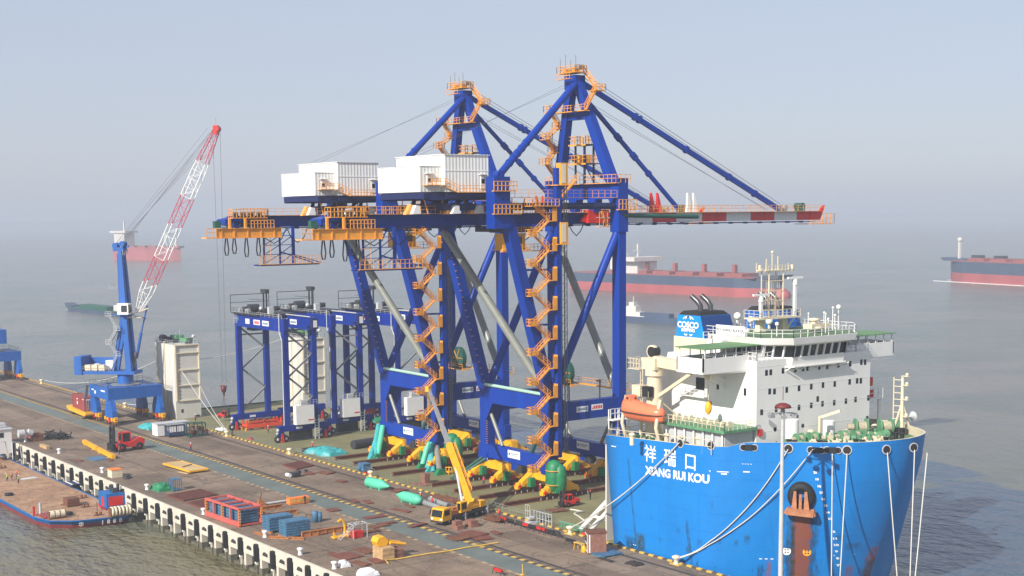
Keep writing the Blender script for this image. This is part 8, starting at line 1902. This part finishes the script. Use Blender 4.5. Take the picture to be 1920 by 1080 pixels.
m = MB(); m.bx(L_ * .08, L_ * .3, -2.4, 2.4, dz, dz + 3.0); m.bx(L_ * .1, L_ * .24, -2.2, 2.2, dz + 3, dz + 6.0); m.bx(L_ * .13, L_ * .2, -1.6, 1.6, dz + 6, dz + 8); m.beam((L_ * .17, 0, dz + 8), (L_ * .17, 0, dz + 11), .3); m.bx(L_ * .03, L_ * .36, -2.6, 2.6, dz - .6, dz + .9); m.build('deckhouse', 'farwhite', t)
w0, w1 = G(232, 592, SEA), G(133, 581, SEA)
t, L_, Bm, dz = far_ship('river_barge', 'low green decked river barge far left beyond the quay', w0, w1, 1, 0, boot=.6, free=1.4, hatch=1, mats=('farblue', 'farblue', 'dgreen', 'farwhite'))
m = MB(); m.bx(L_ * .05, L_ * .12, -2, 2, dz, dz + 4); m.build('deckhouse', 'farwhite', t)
# ================================================================== PEOPLE
def person_mesh(pose, mats):
    """mats: trousers, jacket. Body is one skin-modifier surface."""
    J = {'pel': (0, 0, .95), 'che': (0, 0, 1.25), 'nek': (0, .01, 1.47), 'hd0': (0, .0, 1.58), 'hd1': (0, .0, 1.72)}
    lx, sp_ = .10, {'stand': (.03, -.03), 'walk': (.28, -.28), 'bend': (.08, -.1)}.get(pose, (.03, -.03))
    lean = .45 if pose == 'bend' else 0.0
    for n_ in ('che', 'nek', 'hd0', 'hd1'):
        x, y, z = J[n_]; dz = z - .95; J[n_] = (x, y + dz * lean, .95 + dz * math.cos(lean * .9))
    E = [('pel', 'che'), ('che', 'nek'), ('nek', 'hd0'), ('hd0', 'hd1')]; Rr = {'pel': .15, 'che': .17, 'nek': .065, 'hd0': .095, 'hd1': .085}
    for s_, n_, fy in ((-1, 'l', sp_[0]), (1, 'r', sp_[1])):
        J['hip' + n_] = (s_ * lx, 0, .88); J['kne' + n_] = (s_ * .11, fy * .5 + .03, .49); J['ank' + n_] = (s_ * .11, fy, .09); J['toe' + n_] = (s_ * .12, fy + .17, .04)
        E += [('pel', 'hip' + n_), ('hip' + n_, 'kne' + n_), ('kne' + n_, 'ank' + n_), ('ank' + n_, 'toe' + n_)]
        Rr.update({'hip' + n_: .105, 'kne' + n_: .07, 'ank' + n_: .05, 'toe' + n_: .042})
        cx, cy, cz = J['che']; J['sho' + n_] = (s_ * .2, cy + .0, cz + .14)
        fwd = {'stand': .02, 'walk': -fy * .6, 'bend': .3}.get(pose, .02)
        J['elb' + n_] = (s_ * .27, cy + fwd * .4 - .02, cz - .12); J['wri' + n_] = (s_ * .27, cy + fwd + .08, cz - .35)
        J['pal' + n_] = (s_ * .27, cy + fwd + .1, cz - .43); E += [('che', 'sho' + n_), ('sho' + n_, 'elb' + n_), ('elb' + n_, 'wri' + n_), ('wri' + n_, 'pal' + n_)]
        Rr.update({'sho' + n_: .075, 'elb' + n_: .052, 'wri' + n_: .035, 'pal' + n_: .036})
        for k in range(4):
            f_ = 'fi%d' % k + n_; J[f_] = (s_ * (.245 + k * .018), cy + fwd + .11, cz - .50 - (.02 if k in (1, 2) else 0)); E.append(('pal' + n_, f_)); Rr[f_] = .010
        J['thu' + n_] = (s_ * .235, cy + fwd + .15, cz - .45); E.append(('pal' + n_, 'thu' + n_)); Rr['thu' + n_] = .011
    names = list(J); me = bpy.data.meshes.new('body'); me.from_pydata([J[n_] for n_ in names], [(names.index(a), names.index(b_)) for a, b_ in E], [])
    o = bpy.data.objects.new('body', me); COL.objects.link(o); o.modifiers.new('s', 'SKIN'); sv = me.skin_vertices[0].data
    for i, n_ in enumerate(names): sv[i].radius = (Rr[n_], Rr[n_]); sv[i].use_root = (n_ == 'pel')
    ss = o.modifiers.new('u', 'SUBSURF'); ss.levels = 1; ss.render_levels = 1
    dg = bpy.context.evaluated_depsgraph_get(); out = bpy.data.meshes.new_from_object(o.evaluated_get(dg)); bpy.data.objects.remove(o); bpy.data.meshes.remove(me)
    out.materials.clear()
    for mt in (mats[0], mats[1], 'skin', 'black'): out.materials.append(M[mt])
    hz = J['nek'][2]; wz = J['wril'][2]
    for p in out.polygons:
        c = p.center; p.use_smooth = True
        if c.z < .1: p.material_index = 3
        elif c.z < .93: p.material_index = 0 if abs(c.x) < .21 or c.z > wz + .05 else 2
        else: p.material_index = 1
        if abs(c.x) > .2 and c.z < wz: p.material_index = 2
        if c.z > hz + .03 and abs(c.x) < .15: p.material_index = 2
    return out, J
PC = {}
def person(label, px, py, z=0.0, rz=0.0, pose='stand', tr='navy', jk='navy', vest=None, hel='hwhite', pos=None, group='dock workers standing about the quay and decks'):
    p = Vector(pos) if pos else G(px, py, z); t = thing('person', label, 'person', (p.x, p.y, p.z), rz, group)
    key = (pose, tr, jk)
    if key not in PC: PC[key] = person_mesh(pose, (tr, jk))
    me, J = PC[key]; b = bpy.data.objects.new('body', me); COL.objects.link(b); b.parent = t
    h0 = Vector(J['hd1']); m = MB(); m.lathe([(.15, -.02), (.155, .0), (.13, .07), (.07, .12), (.01, .135)], h0 + Vector((0, 0, -.01)), 12); m.bx(h0.x - .09, h0.x + .09, h0.y + .12, h0.y + .2, h0.z - .03, h0.z - .01); m.build('helmet', hel, t)
    m = MB(); f = Vector(J['hd0']); m.beam(f + Vector((0, .085, .02)), f + Vector((0, .125, -.01)), .03); m.bx(-.04, -.02, f.y + .09, f.y + .105, f.z + .04, f.z + .06); m.bx(.02, .04, f.y + .09, f.y + .105, f.z + .04, f.z + .06); m.bx(-.03, .03, f.y + .088, f.y + .1, f.z - .055, f.z - .045)
    m.build('face', 'skin', b)
    if vest:
        c = Vector(J['che']); m = MB(); m.lathe([(.19, -.3), (.2, -.1), (.215, .08), (.19, .18), (.1, .2)], c, 12); m.build('vest', vest, t)
    return t
person('worker in red vest and white helmet standing by the crane rail in mid quay', 358, 845, tr='navy', vest='redvest', rz=2)
person('worker in red vest beside the steel cage', 383, 816, vest='redvest', rz=1); person('worker in blue beside the steel cage, next to the red vested one', 389, 816, tr='navy', jk='ctblue', rz=-2, vest='redvest')
person('worker in red on top of the steel cage', 0, 0, pos=tuple(G(364, 816) + Vector((-.2, .6, 3.25))), vest='redvest', rz=2)
person('worker with red helmet in front of the large forklift', 224, 852, hel='red', vest='redvest', rz=2.5)
person('worker in dark overalls and red helmet beside the orange tool box', 572, 945, tr='blackcloth', jk='blackcloth', hel='red', rz=.5, pose='stand')
person('worker in red jacket and blue trousers beside the right mint float', 789, 941, tr='navy', jk='redvest', vest='redvest', rz=1.2, pose='bend')
person('worker bending over the grey pipes behind the truck crane', 812, 949, tr='navy', jk='redvest', vest='redvest', rz=2, pose='bend')
person('dark clothed worker with red helmet alone on the deck right of the forklift', 1107, 937, tr='blackcloth', jk='blackcloth', hel='red', rz=2)
person('worker in yellow vest standing at the far pier corner', 38, 826, vest='yelvest', tr='signwhite', jk='yelvest', rz=2, hel='hwhite')
person('crouched worker in yellow on the barge, left of the group', 14, 903, z=DZ, vest='yelvest', rz=2, hel='yelvest', pose='bend'); person('worker in orange vest on the barge, middle of the group', 22, 899, z=DZ, vest='orvest', rz=1, hel='orvest')
person('worker in orange vest at the right of the barge group', 32, 898, z=DZ, vest='orvest', rz=-1, hel='orvest'); person('worker in dark trousers in front of the barge group', 35, 907, z=DZ, tr='blackcloth', vest='yelvest', rz=2.5)
person('worker on the crane service box above the rear gantry house', 0, 0, pos=(-62.2, 38.5, 8.45), vest='redvest', rz=1)
person('worker in red vest between the bogies of the nearer crane', 1013, 925, vest='redvest', rz=2, hel='hwhite'); person('worker in red near the left bogies of the nearer crane', 907, 910, vest='redvest', hel='red', rz=1)
person('worker in red vest at the tail of the truck crane', 936, 972, vest='redvest', hel='red', rz=1, pose='walk')
person('worker standing on the deck beside the left gantry wheels', 503, 812, vest='redvest', hel='hwhite', rz=1); person('worker in white helmet near the turquoise bags', 586, 843, vest='redvest', hel='hwhite', rz=0)
# ================================================================== haze: the air itself
def haze():
    m = bpy.data.materials.new('haze air'); m.use_nodes = True; t = m.node_tree; t.nodes.clear()
    o = t.nodes.new('ShaderNodeOutputMaterial'); v = t.nodes.new('ShaderNodeVolumePrincipled')
    v.inputs['Color'].default_value = (0.60, 0.655, 0.76, 1); v.inputs['Density'].default_value = 0.00031; v.inputs['Anisotropy'].default_value = 0.0
    t.links.new(v.outputs[0], o.inputs['Volume'])
    mb = MB(); mb.bx(-7000, 900, -1200, 6500, SEA - 6.5, 95)
    ob = mb.build('haze', m); struct(ob, 'stuff')
haze()
split_countables()
